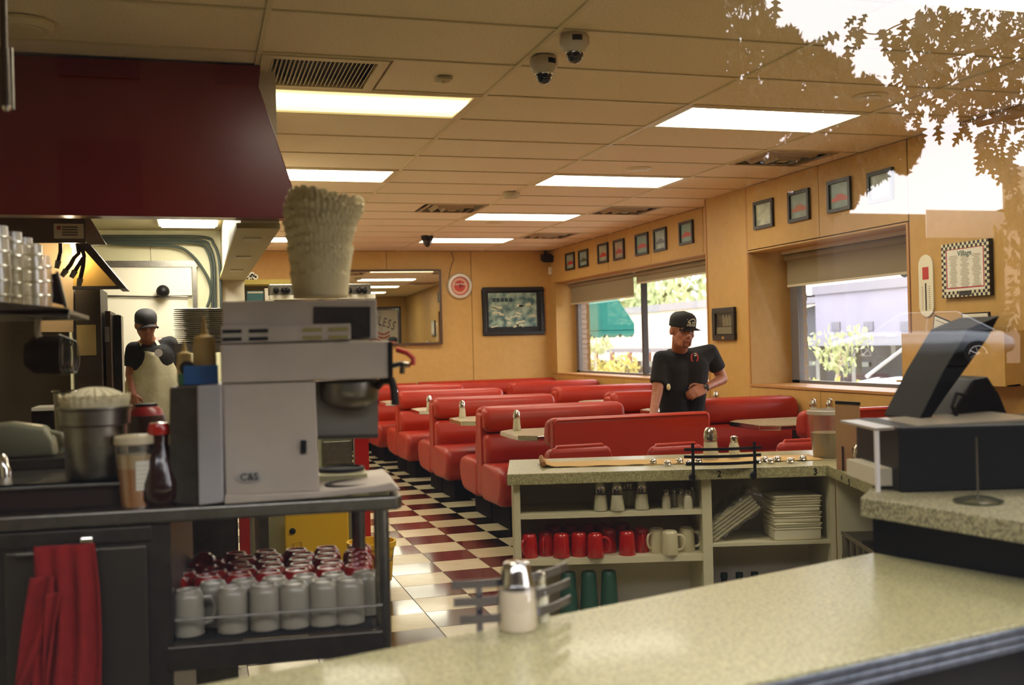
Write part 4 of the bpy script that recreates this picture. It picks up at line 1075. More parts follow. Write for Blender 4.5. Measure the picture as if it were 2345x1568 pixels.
def tw3(u,v):
    s=sT0+.03-v*.01+u*(.035-.03*v); z=zT0-.1-v*.26
    return ct(s,-.06-.008*math.sin(u*7+v*4),z)
MB().grid(tw3,12,16).build('towel_corner',M_towel,t,world=True,smooth=True,solid=.004)
# ---- mugs on the rail shelf
def rackmug(name,label,m,loc,grp,hz,r=.0405,h=.118,dark=None):
    t=thing(name,label,'mug',loc,hz,grp)
    MB().lathe([(r-.003,.001),(r,.002),(r,h*.55),(r*.985,h*.84),(r*.93,h*.92),(r*.8,h*.955),(r*.76,h),(r*.66,h),(r*.62,h*.965),(.0001,h*.96)],seg=24,caps=False).build('mug_body',m,t,smooth=True)
    pp=[Vector((r*.97,0,h*.8)),Vector((r+.015,0,h*.8)),Vector((r+.027,0,h*.66)),Vector((r+.028,0,h*.42)),Vector((r+.016,0,h*.24)),Vector((r*.97,0,h*.22))]
    MB().tube(pp,.0055,8).build('handle',m,t,smooth=True)
    return t
random.seed(11)
wm=None; rm2=None; cnt=0
rows=[]
names_c=['leftmost','second','third','fourth','fifth','sixth','seventh','eighth','ninth']
names_r=['front','second','third','fourth','fifth','sixth','rearmost']
fr=[433,534,608,676,743,801]
for i,px in enumerate(fr):
    s=qt(px,1440,.09)[0]
    lb='white upside down mug in the front row of the rail shelf, %s of six'%names_c[i]
    loc=tuple(ct(s,.085,ZS)); hz=AT+random.uniform(-.4,.4)+(0 if i in(0,) else 2.0)
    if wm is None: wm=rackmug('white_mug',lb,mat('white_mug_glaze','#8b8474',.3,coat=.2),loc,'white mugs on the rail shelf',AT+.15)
    else: dup(wm,loc,hz,lb)
for i,px in enumerate((490,560,630,700,765,838)):
    s=qt(px,1400,.175)[0]
    dup(wm,tuple(ct(s,.165,ZS)),random.uniform(0,6),'white upside down mug in the second row of the rail shelf, %s of six'%names_c[i])
for r_ in range(5):
    t_=.255+r_*.078
    n=7 if r_<4 else 7
    for i in range(n):
        s0m=qt(402,1380,t_)[0]+.03*(r_%2); s1m=qt(820,1330,t_)[0]
        s=s0m+(s1m-s0m)*i/(n-1)+random.uniform(-.006,.006)
        lb='glossy red upside down mug, %s in the %s red row of the rail shelf'%(names_c[i],names_r[r_])
        loc=tuple(ct(s,t_,ZS)); hz=random.uniform(0,6.2)
        if rm2 is None: rm2=rackmug('red_mug',lb,M_mugred2,loc,'red mugs on the rail shelf',hz)
        elif r_==4 and i==1:
            dup(rm2,tuple(ct(s,t_,ZS+.05)),0,'red mug tipped towards the front so that its round base shows',tilt=(1.0,0,AT))
        else: dup(rm2,loc,hz,lb)
# ---- coffee brewer
br=thing('coffee_brewer','big boxy stainless steel coffee brewer on the work table','coffee machine',tuple(ct(-.25,.2,ZT)))
def vpoly(pts,t0,t1,name,m,par,**k):
    vs=[]
    for px,py in pts:
        s,z=qt(px,py,t0); vs.append(ct(s,t0,z))
    return MB().prism(vs,VT*(t1-t0)).build(name,m,par,world=True,**k)
T0=.0
vpoly([(508,690),(862,684),(866,776),(803,778),(803,860),(510,866)],T0+.03,T0+.26,'upper_housing',M_brew,br,bev=.004)
vpoly([(718,702),(848,702),(848,772),(803,776),(803,748),(718,748)],T0+.026,T0+.034,'open_window',M_dark,br)
vpoly([(735,745),(770,722),(800,724),(838,748),(838,772),(735,772)],T0+.018,T0+.03,'dark_funnel_cloth',M_mblack,br,smooth=True)
vpoly([(505,747),(803,740),(804,778),(505,788)],T0+.012,T0+.03,'vent_panel',M_brew,br,bev=.003)
for px in (531,592,715,775):
    for py in (759,777):
        oo=(px-531)*-.02
        vpoly([(px-22,py-4+oo),(px+22,py-5+oo),(px+22,py+3+oo),(px-22,py+4+oo)],T0+.009,T0+.0135,'vent_slot',M_mblack if px<700 else mat('slot_bright','#9a8f55',.4,.3),br)
vpoly([(504,790),(893,780),(894,866),(506,878)],T0-.0,T0+.24,'front_housing',M_brew,br,bev=.004)
vpoly([(888,783),(899,782),(900,862),(889,864)],T0-.004,T0+.2,'end_cap',M_black,br)
vpoly([(508,879),(722,872),(732,1125),(516,1134)],T0+.01,T0+.26,'body',M_brew,br,bev=.004)
vpoly([(723,875),(866,868),(866,996),(724,998)],T0+.1,T0+.22,'splash_panel',mat('brewer_inner','#8f8a80',.35,.6),br)
vpoly([(724,998),(866,994),(866,1003),(724,1006)],T0+.06,T0+.22,'panel_lip',M_steeld,br)
vpoly([(514,1134),(730,1126),(858,1112),(898,1104),(918,1122),(730,1140),(514,1155)],T0-.01,T0+.32,'base',M_brew,br,bev=.003)
vpoly([(688,1008),(702,1008),(702,1038),(688,1040)],T0+.002,T0+.012,'rocker_switch',M_black,br,bev=.002)
s_,z_=qt(571,1092,T0+.008)
MB().lathe([(.034,0),(.034,.003)],c=ct(s_,T0+.0085,z_),axis=-VT,seg=28,sy=1).build('oval_badge',mat('badge_silver','#b8b4ae',.3,.4),br,world=True)
br_b=bpy.data.objects['oval_badge']
for v in br_b.data.vertices: v.co.z=(v.co.z-(z_-ZT))*.42+(z_-ZT)
text('C&S','badge_lettering',mat('badge_ink','#2a2a2c',.4),br,frame(ct(s_,T0+.004,z_),UT,(0,0,1)),.026)
# brew basket and handle
s_,z_=qt(800,875,T0+.09)
s2,_=qt(868,875,T0+.09); rb=abs(s2-s_)
MB().lathe([(rb*.35,-.078),(rb*.7,-.066),(rb*.96,-.045),(rb,-.02),(rb,.0)],c=ct(s_,T0+.09,z_),seg=32).build('brew_basket',M_steel,br,world=True,smooth=True)
hp=[qt(866,885,T0+.03),qt(878,872,0.0),qt(900,872,-.04),qt(906,890,-.06),qt(910,930,-.07)]
MB().tube([ct(hp[0][0],T0+.05,hp[0][1]),ct(hp[1][0],T0+.03,hp[1][1]),ct(hp[2][0],T0+.0,hp[2][1]),ct(hp[3][0],T0-.01,hp[3][1]),ct(hp[4][0],T0-.015,hp[4][1])],.011,10).build('basket_handle',M_black,br,world=True,smooth=True)
# hot water tap
def tp(px,py,t): s,z=qt(px,py,t); return ct(s,t,z)
MB().tube([tp(897,838,.05),tp(918,833,.03),tp(938,836,.02)],.008,10).build('tap_body',M_chrome,br,world=True,smooth=True)
MB().tube([tp(922,838,.03),tp(921,856,.03)],.008,10).build('tap_spout',M_chrome,br,world=True,smooth=True)
MB().tube([tp(908,800,.03),tp(932,808,.02),tp(946,820,.02),tp(946,836,.02)],.007,8).build('tap_lever',mat('red_lever','#c22c18',.4),br,world=True,smooth=True)
# warmers
for nm,(px,py,w_) in (('warmer_plate',(806,1105,62)),('warmer_plate',(782,1066,52))):
    t_=.1 if py>1090 else .27
    s_,z_=qt(px,py,t_); s2,_=qt(px+w_,py,t_); r_=abs(s2-s_)
    MB().lathe([(r_,0),(r_,.008),(r_*.85,.01),(r_*.82,.004),(.0001,.004)],c=ct(s_,t_,ZT+.02 if py>1090 else ZT+.045),seg=32,caps=False).build(nm,M_mblack,br,world=True,smooth=True)
b=MB(); tbox(b,-.24,-.035,.01,.19,ZT+.0,ZT+.018); b.build('warmer_deck',mat('warmer_cream','#a8a078',.35,.5),br,world=True,bev=.004)
b=MB(); tbox(b,-.24,-.08,.19,.36,ZT+.0,ZT+.043); b.build('warmer_deck',mat('warmer_cream','#a8a078',.35,.5),br,world=True,bev=.004)
for k in (0,1): 
    s_,z_=qt(770+k*55,1124,.005); b=MB(); tbox(b,s_-.022,s_+.022,.002,.01,ZT+.004,ZT+.014); b.build('warmer_switch',mat('switch_yellow','#cfc68a',.4),br,world=True,bev=.002)
# coffee filter stack on top
ft=P(742,676,'y',ct(-.2,.14,0).y); zt0=qt(742,682,.14)[1]; s_=qt(728,676,.14)[0]
base=ct(s_,.14,zt0); dd=(base-EYE).length/F
def filt(name,label,ax_off,z0,r0,r1,h,tilt,n=44,amp=.05):
    t=thing(name,label,'coffee filters',tuple(ax_off),tilt=tilt)
    m_=10; seg=n*4; vs=[];fs=[]
    for j in range(m_+1):
        u=j/m_
        for k in range(seg):
            a=2*PI*k/seg; r=(r0+(r1-r0)*u**1.15)*(1+amp*u*math.sin(a*n)+.012*math.sin(a*3+u*4)*u); vs.append((r*math.cos(a),r*math.sin(a),h*u+ .006*u*math.sin(a*n/2+1)))
    for j in range(m_):
        for k in range(seg):
            k2=(k+1)%seg; fs.append((j*seg+k,j*seg+k2,(j+1)*seg+k2,(j+1)*seg+k))
    b=MB(); b.add(vs,fs); b.add([(r0*math.cos(2*PI*k/seg),r0*math.sin(2*PI*k/seg),0.001) for k in range(seg)],[tuple(range(seg))])
    b.build('filter_wall',M_filter,t,smooth=True,solid=.0008)
    # nested filters: slim rims inside
    for q in range(4):
        b=MB(); vs=[];fs=[]
        for j in range(2):
            for k in range(seg):
                a=2*PI*k/seg; r=(r1-.004-.004*q)*(1+amp*math.sin(a*n+q)); vs.append((r*math.cos(a)*(1-.04*(1-j)),r*math.sin(a)*(1-.04*(1-j)),h*(.93+.07*j)-.002*q))
        for k in range(seg): fs.append((k,(k+1)%seg,seg+(k+1)%seg,seg+k))
        b.add(vs,fs); b.build('nested_filter',M_filter,t,smooth=True)
    return t
def cupstack(label,base,specs,tilt=(0,0,0)):
    t=thing('coffee_filter_stack',label,'coffee filters',tuple(base),tilt=tilt)
    for (dx,z0,r0,r1,h,ry,n,amp,ph) in specs:
        seg=n*3; m_=7; vs=[];fs=[]
        R=Matrix.Rotation(ry,3,'Y')
        for j in range(m_+1):
            u=j/m_
            for k in range(seg):
                a=2*PI*k/seg+ph; fr=u**2
                r=(r0+(r1-r0)*u)*(1+amp*fr*math.sin(a*n)+.02*fr*math.sin(a*5+ph*3))
                vs.append(Vector((dx*dd,0,z0*dd))+R@Vector((r*dd*math.cos(a),r*dd*math.sin(a),(h*u+3*fr*math.sin(a*n*.5+ph)+4*fr*math.sin(a*3+ph))*dd)))
        for j in range(m_):
            for k in range(seg):
                k2=(k+1)%seg; fs.append((j*seg+k,j*seg+k2,(j+1)*seg+k2,(j+1)*seg+k))
        b=MB(); b.add(vs,fs); b.build('fluted_cup',M_filter,t,smooth=True,solid=.001)
    return t
base.x+=.008
cupstack('lower straight stack of pale fluted coffee filters on the brewer',base,[(0,0,60,66,58,0,40,.01,0),(1,22,61,67,58,0,42,.012,1),(2,44,62,70,50,.01,44,.02,2),(2,60,63,71,44,.01,40,.02,3),(1,74,64,73,40,.0,44,.025,.5)])
cupstack('upper flared and frilled stack of pale coffee filters, leaning right on top of the tower',base+Vector((1*dd,0,98*dd)),[(0,0,64,74,40,0,44,.03,0),(0,10,64,78,48,.02,40,.03,1),(1,24,66,82,50,.03,42,.035,2),(3,40,68,85,50,.05,44,.035,3),(6,58,70,87,50,.08,40,.035,.4),(9,74,72,86,46,.12,42,.04,1.4),(10,90,72,82,44,.15,44,.04,2.2)])
# steel box left of brewer with blue basket and squeeze bottles
tb_=thing('steel_dispenser','steel napkin box standing left of the brewer','dispenser',tuple(ct(-.6,.1,ZT)))
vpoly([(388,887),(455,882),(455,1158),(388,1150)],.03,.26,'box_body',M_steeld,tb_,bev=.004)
vpoly([(451,884),(508,880),(512,1150),(455,1158)],-.012,.24,'front_panel',mat('sky_lit_steel','#b5b0b0',.4,.35,noise=(3,'#9a9593',.3)),tb_,bev=.004)  # lighter than the box: the sky's reflection is put into this colour
zt2=qt(450,882,.14)[1]
M_blue=mat('blue_plastic','#1f5f9c',.5)
def spot(px,t): s=qt(px,880,t)[0]; return ct(s,t,zt2+.003)
bk=thing('blue_caddy','blue plastic caddy holding a squeeze bottle','caddy',tuple(spot(461,.12)))
w_=.05
b=MB(); b.box((0,-.035,.026),(.088,.003,.05)); b.box((0,.035,.026),(.088,.003,.05)); b.box((-.0425,0,.026),(.003,.07,.05)); b.box((.0425,0,.026),(.003,.07,.05)); b.box((0,0,.002),(.088,.07,.004)); b.build('caddy_walls',M_blue,bk,bev=.001)
M_sq=mat('mustard_squeeze','#b99a5c',.5)
def squeeze(label,loc,s=1,m=M_sq):
    t=thing('squeeze_bottle',label,'bottle',loc,group='squeeze bottles')
    MB().lathe([(.03*s,.0),(.034*s,.01),(.034*s,.1*s),(.03*s,.12*s)],seg=24).build('bottle_body',m,t,smooth=True)
    MB().lathe([(.032*s,.118*s),(.031*s,.135*s),(.012*s,.145*s),(.008*s,.165*s),(.003*s,.2*s)],seg=20).build('nozzle_cap',m,t,smooth=True)
    return t
squeeze('large tan squeeze bottle standing in the blue caddy',tuple(spot(470,.13)+Vector((0,0,.004))),.9)
squeeze('short yellowish squeeze bottle left of the blue caddy',tuple(spot(424,.2)),.62,mat('pale_squeeze','#c9b070',.5))
t=thing('pump_nozzle','black pump head with a green ring beside the squeeze bottles','pump',tuple(spot(424,.1)))
MB().cyl((0,0,0),(0,0,.03),.018).build('green_ring',mat('green_ring','#1f6b4a',.4),t,smooth=True)
MB().ell((0.006,0,.045),(.02,.018,.02),14,8).build('pump_head',M_black,t,smooth=True)
# iced coffee cup
loc=P(312,1160,'z',ZT); dd=(loc-EYE).length/F
t=thing('iced_coffee_cup','clear plastic cup of iced coffee with a paper label on the table edge','cup',tuple(loc))
MB().lathe([(30*dd,2*dd),(36*dd,84*dd)],seg=28).build('coffee',mat('iced_coffee','#b5763a',.5),t,smooth=True)
MB().lathe([(35.5*dd,84*dd),(38*dd,112*dd)],seg=28).build('milk_foam',mat('coffee_foam','#c9a878',.6),t,smooth=True)
MB().lathe([(31*dd,0),(41*dd,146*dd)],seg=28,caps=False).build('cup_wall',M_plastic,t,smooth=True)
MB().lathe([(41*dd,134*dd),(43*dd,136*dd),(42.5*dd,150*dd),(38*dd,153*dd),(.0001,153*dd)],seg=28,caps=False).build('lid',mat('cup_lid','#cbbd9c',.35),t,smooth=True)
b=MB().grid(lambda u,v:Vector(((35+6*v)*dd*math.cos(-1.5+u*.75),(35+6*v)*dd*math.sin(-1.5+u*.75),(38+62*v)*dd)),8,4); b.build('paper_label',M_paper,t,smooth=True)
b=MB()
for k in range(6): b.grid(lambda u,v,k=k:Vector(((37.2+.7*k)*dd*math.cos(-1.45+u*.6),(37.2+.7*k)*dd*math.sin(-1.45+u*.6),(44+k*9+v*2)*dd)),6,1)
b.build('label_lines',M_shelfback,t)
# dark carafe behind the cup
loc=ct(qt(368,1150,.06)[0],.06,ZT)
t=thing('brown_carafe','dark brown glass carafe between the iced coffee and the steel box','carafe',tuple(loc))
MB().lathe([(.04,0),(.052,.02),(.054,.06),(.036,.12),(.024,.16),(.026,.2)],seg=24).build('carafe_body',mat('brown_glass','#2a120c',.15,coat=.5),t,smooth=True)
MB().lathe([(.027,.185),(.03,.2),(.024,.215),(.0001,.217)],seg=20,caps=False).build('red_cap',M_mugred,t,smooth=True)
# ---- sink unit at left
sk=thing('raised_sink','raised stainless sink unit with a dark front at the left end of the table','sink',tuple(ct(-1.3,.3,ZT)))
sS=qt(277,1150,.05)[0]
b=MB(); tbox(b,-2.1,sS,.05,.075,ZT,ZT+.06); tbox(b,-2.1,sS,.52,.6,ZT,ZT+.06); tbox(b,sS-.02,sS,.05,.55,ZT,ZT+.06); tbox(b,-2.1,sS,.05,.6,ZT,ZT+.01); b.build('sink_walls',mat('sink_steel','#4a3c36',.35,.8),sk,world=True)
b=MB(); tbox(b,-2.1,sS,.035,.1,ZT+.06,ZT+.068); tbox(b,-2.1,sS,.5,.6,ZT+.06,ZT+.068); tbox(b,sS-.36,sS,.035,.6,ZT+.06,ZT+.068); b.build('sink_rim',M_steel,sk,world=True,bev=.003)
zback=qt(150,1048,.45)[1]
b=MB(); tbox(b,-2.1,qt(165,1080,.45)[0],.45,.6,ZT+.068,zback); b.build('back_ledge',M_steeld,sk,world=True,bev=.003)
# faucet
MB().tube([tp(-30,1130,.3),tp(-10,1060,.3),tp(5,1050,.28),tp(13,1075,.27),tp(14,1115,.27)],.014,12).build('faucet',M_chrome,sk,world=True,smooth=True)
# pot with filters
loc=ct(qt(222,1113,.14)[0],.14,ZT+.068); dd=(loc-EYE).length/F
t=thing('steel_inset_pot','deep stainless steel pot with a wide collar on the sink rim','pot',tuple(loc))
MB().lathe([(58*dd,0),(61*dd,6*dd),(63*dd,112*dd),(70*dd,116*dd),(71*dd,146*dd),(75*dd,149*dd),(75*dd,153*dd),(66*dd,152*dd),(60*dd,100*dd),(.0001,98*dd)],seg=40,caps=False).build('pot_wall',M_steel,t,smooth=True)
filt('filter_bundle','wide low bundle of white paper coffee filters heaped in the steel pot',loc+Vector((0,0,146*dd)),0,66*dd,71*dd,30*dd,(0,0,0),30,.02)
t=thing('filter_heap','domed white paper filters crowning the steel pot','coffee filters',tuple(loc+Vector((0,0,166*dd))))
def dome(u,v):
    a=2*PI*u; r=(1-v)*70*dd*(1+.03*math.sin(a*34)); return Vector((r*math.cos(a),r*math.sin(a),(1-(1-v)**2.2)*28*dd+2*dd*math.sin(a*17)*(1-v)))
MB().grid(dome,136,10).build('filter_dome',mat('white_filter','#d9d0ae',.9),t,smooth=True)
# plastic pitcher on the ledge
loc=ct(qt(62,1046,.5)[0],.5,zback); dd=(loc-EYE).length/F
t=thing('plastic_pitcher','cloudy white plastic pitcher lying by the sink at far left','pitcher',tuple(loc))
MB().prism([(-75*dd,0,0),(55*dd,0,0),(50*dd,0,35*dd),(35*dd,0,62*dd),(-30*dd,0,74*dd),(-75*dd,0,72*dd)],(0,.09,0)).build('pitcher_body',mat('cloudy_plastic','#8f8f78',.35),t,bev=.012,seg=3,smooth=True)
MB().tube([(42*dd,.045,50*dd),(62*dd,.045,44*dd),(70*dd,.045,20*dd),(60*dd,.045,4*dd)],.007,8).build('pitcher_handle',mat('cloudy_plastic','#8f8f78',.35),t,smooth=True)
# steel canister, behind
y0=3.7
loc=P(160,1010,'y',y0); dd=(loc-EYE).length/F
t=thing('steel_canister','tall narrow steel milkshake canister behind the filter pot','canister',(loc.x,loc.y,ZT))
hh=(P(160,895,'y',y0).z-ZT)
MB().lathe([(24*dd,0),(30*dd,hh-.004),(33*dd,hh)],seg=28,caps=False).build('canister_wall',M_steel,t,smooth=True)
MB().lathe([(33*dd,hh-.002),(34*dd,hh),(33*dd,hh+.003)],seg=28,caps=False).build('rim',M_chrome,t,smooth=True)
# back work counter carrying these
bc=thing('back_prep_counter','dark steel prep counter running behind the sink','counter',(-.9,4.4,0))
MB().bb((-1.95,3.95,0),(.12,4.75,ZT-.02)).build('counter_body',M_steeld,bc,world=True)
MB().bb((-1.96,3.75,ZT-.04),(.14,4.78,ZT-.0)).build('counter_top',M_steel,bc,world=True,bev=.004)
# blue cap, tray, black boxes
yq=4.2
def yslab(pts,y,dy,nm,m,par,**k): return MB().prism([P(a_,b_,'y',y) for a_,b_ in pts],(0,dy,0)).build(nm,m,par,world=True,**k)
t=thing('black_appliance','black appliance with a pale top edge behind the canister','appliance',tuple(P(105,960,'y',yq)))
yslab([(72,940),(135,938),(135,1030),(72,1030)],yq,.2,'case',M_black,t); yslab([(72,934),(134,932),(134,939),(72,941)],yq-.01,.2,'top_trim',M_paper,t)
t=thing('blue_carton','small blue carton beside the steel canister','carton',tuple(P(197,919,'y',yq)))
yslab([(190,912),(204,910),(206,1028),(190,1028)],yq,.04,'carton_side',M_blue,t,bev=.004); yslab([(188,924),(208,922),(208,927),(188,929)],yq-.004,.05,'lid_rim',M_steeld,t)
t=thing('dark_tray','dark tray of flatware behind the filter pot','tray',tuple(P(235,918,'y',yq)))
yslab([(212,915),(245,913),(245,921),(212,923)],yq,.2,'tray_rim',M_steel,t); yslab([(212,922),(250,920),(250,1028),(212,1028)],yq+.01,.18,'tray_body',M_black,t)
# red lidded bean jar with black top
loc=P(337,1012,'y',3.55)
t=thing('red_jar','dark red jar with a black top in front of the cook','jar',(loc.x,loc.y,ZT)); dd=(loc-EYE).length/F
zj=lambda py:P(337,py,'y',3.55).z-ZT
MB().lathe([(40*dd,0),(40*dd,zj(958)),(38*dd,zj(950))],seg=28).build('jar_body',mat('dark_jar','#2a0d0e',.3),t,smooth=True)
MB().lathe([(37*dd,zj(955)),(32*dd,zj(938)),(24*dd,zj(930))],seg=28).build('red_shoulder',mat('jar_red','#8a1a20',.35),t,smooth=True)
MB().lathe([(22*dd,zj(945)),(24*dd,zj(924)),(.0001,zj(922))],seg=24,caps=False).build('black_lid',M_black,t,smooth=True)
# ---- left wall shelf with stacked tumblers, clipboard and cup rack
ys=3.3
sh_=thing('wall_shelf','stainless wall shelf at left carrying stacks of clear tumblers','shelf',tuple(P(80,700,'y',ys)))
a0=P(-10,690,'y',ys); MB().prism([P(-60,672,'y',ys),P(95,684,'y',ys),P(160,704,'y',ys-.25),P(160,728,'y',ys-.25),P(95,705,'y',ys),P(-60,702,'y',ys)][:0] or [P(-60,684,'y',ys-.3),P(158,706,'y',ys-.3),P(158,730,'y',ys-.3),P(-60,714,'y',ys-.3)],(-.0,.012,0)).build('shelf_lip',M_steel,sh_,world=True,bev=.002)
e1=P(158,708,'y',ys-.3); e0=P(-60,686,'y',ys-.3)
zsf=e1.z
MB().bb((e0.x-.3,ys-.3,zsf-.012),(e1.x,ys+.25,zsf)).build('shelf_plate',M_steel,sh_,world=True)
MB().tube([P(92,708,'y',ys),P(86,740,'y',ys),P(86,760,'y',ys),P(90,772,'y',ys)],.009,8).build('bracket',M_shelfback,sh_,world=True,smooth=True)
for i,(px,pyt,w_) in enumerate(((-8,518,30),(28,532,26),(52,545,26),(78,560,22),(98,585,20))):
    yy=ys-.12+.06*(i%3)
    x=P(px,690,'y',yy).x; ztp=P(px,pyt,'y',yy).z; r_=w_*(Vector((x,yy,1.4))-EYE).length/F
    t=thing('tumbler_stack','stack of clear plastic tumblers on the left wall shelf, %s from the left'%['first','second, the tallest','third','fourth','fifth, the shortest'][i],'tumblers',(x,yy,zsf),group='clear tumbler stacks')
    hh=ztp-zsf; n=max(3,int(hh/.035))
    m=glassmat('tumbler_plastic',(.86,.84,.76,1),2.5,.22,.3)
    MB().lathe([(r_*.8,0),(r_,hh*.35),(r_*.82,hh)],seg=20,caps=False).build('tumbler',m,t,smooth=True)
    for k in range(n): MB().lathe([(r_*.98,hh*k/n+.004),(r_*1.04,hh*k/n+.008),(r_*.98,hh*k/n+.012)],seg=20,caps=False).build('tumbler_rim',m,t,smooth=True)
t=thing('clipboard','dark clipboard and card leaning at the end of the tumbler shelf','clipboard',tuple(P(135,700,'y',ys)))
yslab([(116,628),(128,625),(148,700),(118,692)],ys-.02,.01,'dark_board',M_mblack,t); yslab([(127,620),(133,622),(153,702),(147,704)],ys-.06,.03,'metal_edge',M_steel,t)
t=thing('cup_rack','black cylindrical rack with a row of nested metal rings under the wall shelf','rack',tuple(P(110,810,'y',ys+.3)))
yk=ys+.3
a_=P(58,812,'y',yk);b_=P(140,812,'y',yk); dd=(a_-EYE).length/F
MB().lathe([(26*dd,0),(40*dd,18*dd),(41*dd,(b_-a_).length)],c=a_,axis=b_-a_,seg=28).build('rack_drum',M_black,t,world=True,smooth=True)
for k in range(6):
    c=P(138+k*6.5,812+k*.8,'y',yk); r_=(42-k*1.6)*dd
    MB().tube([c+Vector((.25*r_*math.cos(q*PI/12),.15*r_*math.cos(q*PI/12),r_*math.sin(q*PI/12))) for q in range(24)],.0028,6,closed=True).build('metal_ring',M_steel,t,world=True,smooth=True)
# pendant at far left, near
t=thing('chrome_pendant','long thin glass and chrome pendant at the top left corner','lamp',tuple(P(18,110,'y',3.0)))
a_=P(10,110,'y',3.0);b_=P(14,243,'y',3.0)
MB().cyl(a_,b_,.012,.014).build('pendant_tube',M_steeld,t,world=True,smooth=True)
a2_=P(24,110,'y',3.02);b2_=P(27,250,'y',3.02)
MB().cyl(a2_,b2_,.007,.008).build('pendant_tube',M_steel,t,world=True,smooth=True)
MB().cyl(P(10,110,'y',3.0)+Vector((0,0,-.01)),Vector((P(10,110,'y',3.0).x,3.0,ZC)),.01).build('pendant_rod',M_steeld,t,world=True,smooth=True)
MB().ell(P(15,243,'y',3.0),(.012,.012,.014),12,8).build('pendant_tip',M_chrome,t,world=True,smooth=True)
# ================================================================ SOFFIT, PASS-THROUGH AND KITCHEN
YS=5.07
so=struct(MB().prism([P(x,y,'y',YS) for x,y in ((597,150),(593,199),(672,434),(668,450),(655,499),(0,491),(-260,488),(-260,112))],(0,.12,0)).build('wall_soffit',M_soffit,bev=.004))
pw=struct(MB().bb((.22,5.19,1.98),(.40,9.05,2.9)).bb((.22,9.05,0),(.40,YB,2.9)).build('wall_kitchen_side',mat('bright_white_wall','#e0d6bd',.5)))
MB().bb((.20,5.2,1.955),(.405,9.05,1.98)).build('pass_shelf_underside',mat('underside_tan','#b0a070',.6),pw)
for k in range(3): MB().bb((.25,5.6+k*1.1,1.945),(.34,5.68+k*1.1,1.955)).build('heat_lamp_holder',M_paper,pw)
# low partition with red posts and a grey cabinet, seen under the table
lp=thing('low_partition','grey green low partition with red corner posts beyond the work table','partition',(.5,6.4,0))
yl=6.3
def yrectbox(px0,py0,px1,py1,y,dy,nm,m,par,**k):
    a=P(px0,py0,'y',y); b_=P(px1,py1,'y',y)
    return MB().bb((a.x,y,max(0,min(a.z,b_.z))),(b_.x,y+dy,max(a.z,b_.z))).build(nm,m,par,world=True,**k)
yrectbox(548,1180,575,1330,yl,.08,'red_post',M_mugred,lp)
yrectbox(575,1150,655,1330,yl+.04,.3,'grey_panel',mat('grey_green_panel','#7f7f60',.6),lp)
yrectbox(395,1150,548,1330,yl+.1,.3,'dark_panel',mat('brown_dark_panel','#3a2f28',.6),lp)
yrectbox(812,1003,850,1250,yl+.4,.08,'red_post',M_mugred,lp)
yrectbox(735,1003,812,1250,yl+.44,.2,'grey_drawer_unit',mat('grey_green_panel','#7f7f60',.6),lp)
yrectbox(740,1012,805,1060,yl+.42,.02,'drawer_front',M_steel,lp,bev=.004)
t=thing('yellow_sign','yellow wet floor board with a black knob behind the mug shelf','sign',tuple(P(726,1300,'y',6.2)))
yrectbox(652,1178,802,1330,6.2,.04,'sign_board',M_yellow,t,bev=.01)
c=P(670,1216,'y',6.19); MB().ell(c,(.018,.012,.018),14,10).build('black_knob',M_black,t,world=True,smooth=True)
MB().tube([P(672,1300,'y',6.195),P(672,1245,'y',6.195),P(690,1240,'y',6.195),P(693,1300,'y',6.195)],.003,6).build('moulded_line',mat('yellow_dark','#a87f0c',.5),t,world=True)
loc=P(862,1330,'z',0.0); loc.y=5.15; loc=Vector((P(852,1300,'y',5.9).x,5.9,0)); dd=(loc-EYE).length/F
zt_b=P(850,1238,'y',5.9).z
t=thing('mop_bucket','yellow plastic mop bucket standing beyond the table leg','bucket',tuple(loc))
MB().lathe([(.09,0),(.115,zt_b*.6),(.125,zt_b-.03),(.137,zt_b-.03),(.14,zt_b),(.128,zt_b),(.11,.06),(.0001,.05)],seg=28,caps=False).build('bucket_wall',M_yellow,t,smooth=True)
MB().tube([(-.13,0,zt_b-.02),(-.1,-.08,zt_b-.1),(.1,-.08,zt_b-.1),(.13,0,zt_b-.02)],.005,6).build('bucket_handle',M_steel,t,smooth=True)
# kitchen shell
KC=2.36; KY=9.0
kb=struct(MB().bb((XL,KY,0),(.22,KY+.1,KC+.1)).build('wall_kitchen_back',M_kwall))
for i in range(4): MB().bb((XL+.555*i+.004,KY-.01,0),(XL+.555*(i+1)-.004,KY,KC)).build('wall_panel',M_kwall,kb)
struct(MB().bb((XL,5.2,KC),(.22,KY+.1,KC+.05)).build('ceiling_kitchen',mat('kitchen_ceiling','#aaa07c',.6)))
struct(MB().bb((XL-.1,YF,0),(XL,KY+.1,2.9)).build('wall_left',M_kwall))
a=P(370,512,'z',KC);b_=P(492,512,'z',KC)
t=thing('kitchen_ceiling_light','white fluorescent fitting on the kitchen ceiling under the red soffit','light',((a.x+b_.x)/2,7.9,KC))
hw=(b_.x-a.x)/2
MB().bb((-hw,-.45,-.03),(hw,a.y-7.9,-.02)).build('diffuser',mat('kitchen_lamp',(1,.95,.82,1),.5,emit=LAMP*1.8),t)
MB().bb((-hw-.02,-.47,-.02),(hw+.02,a.y-7.9+.02,0)).build('light_frame',M_kwhite,t)
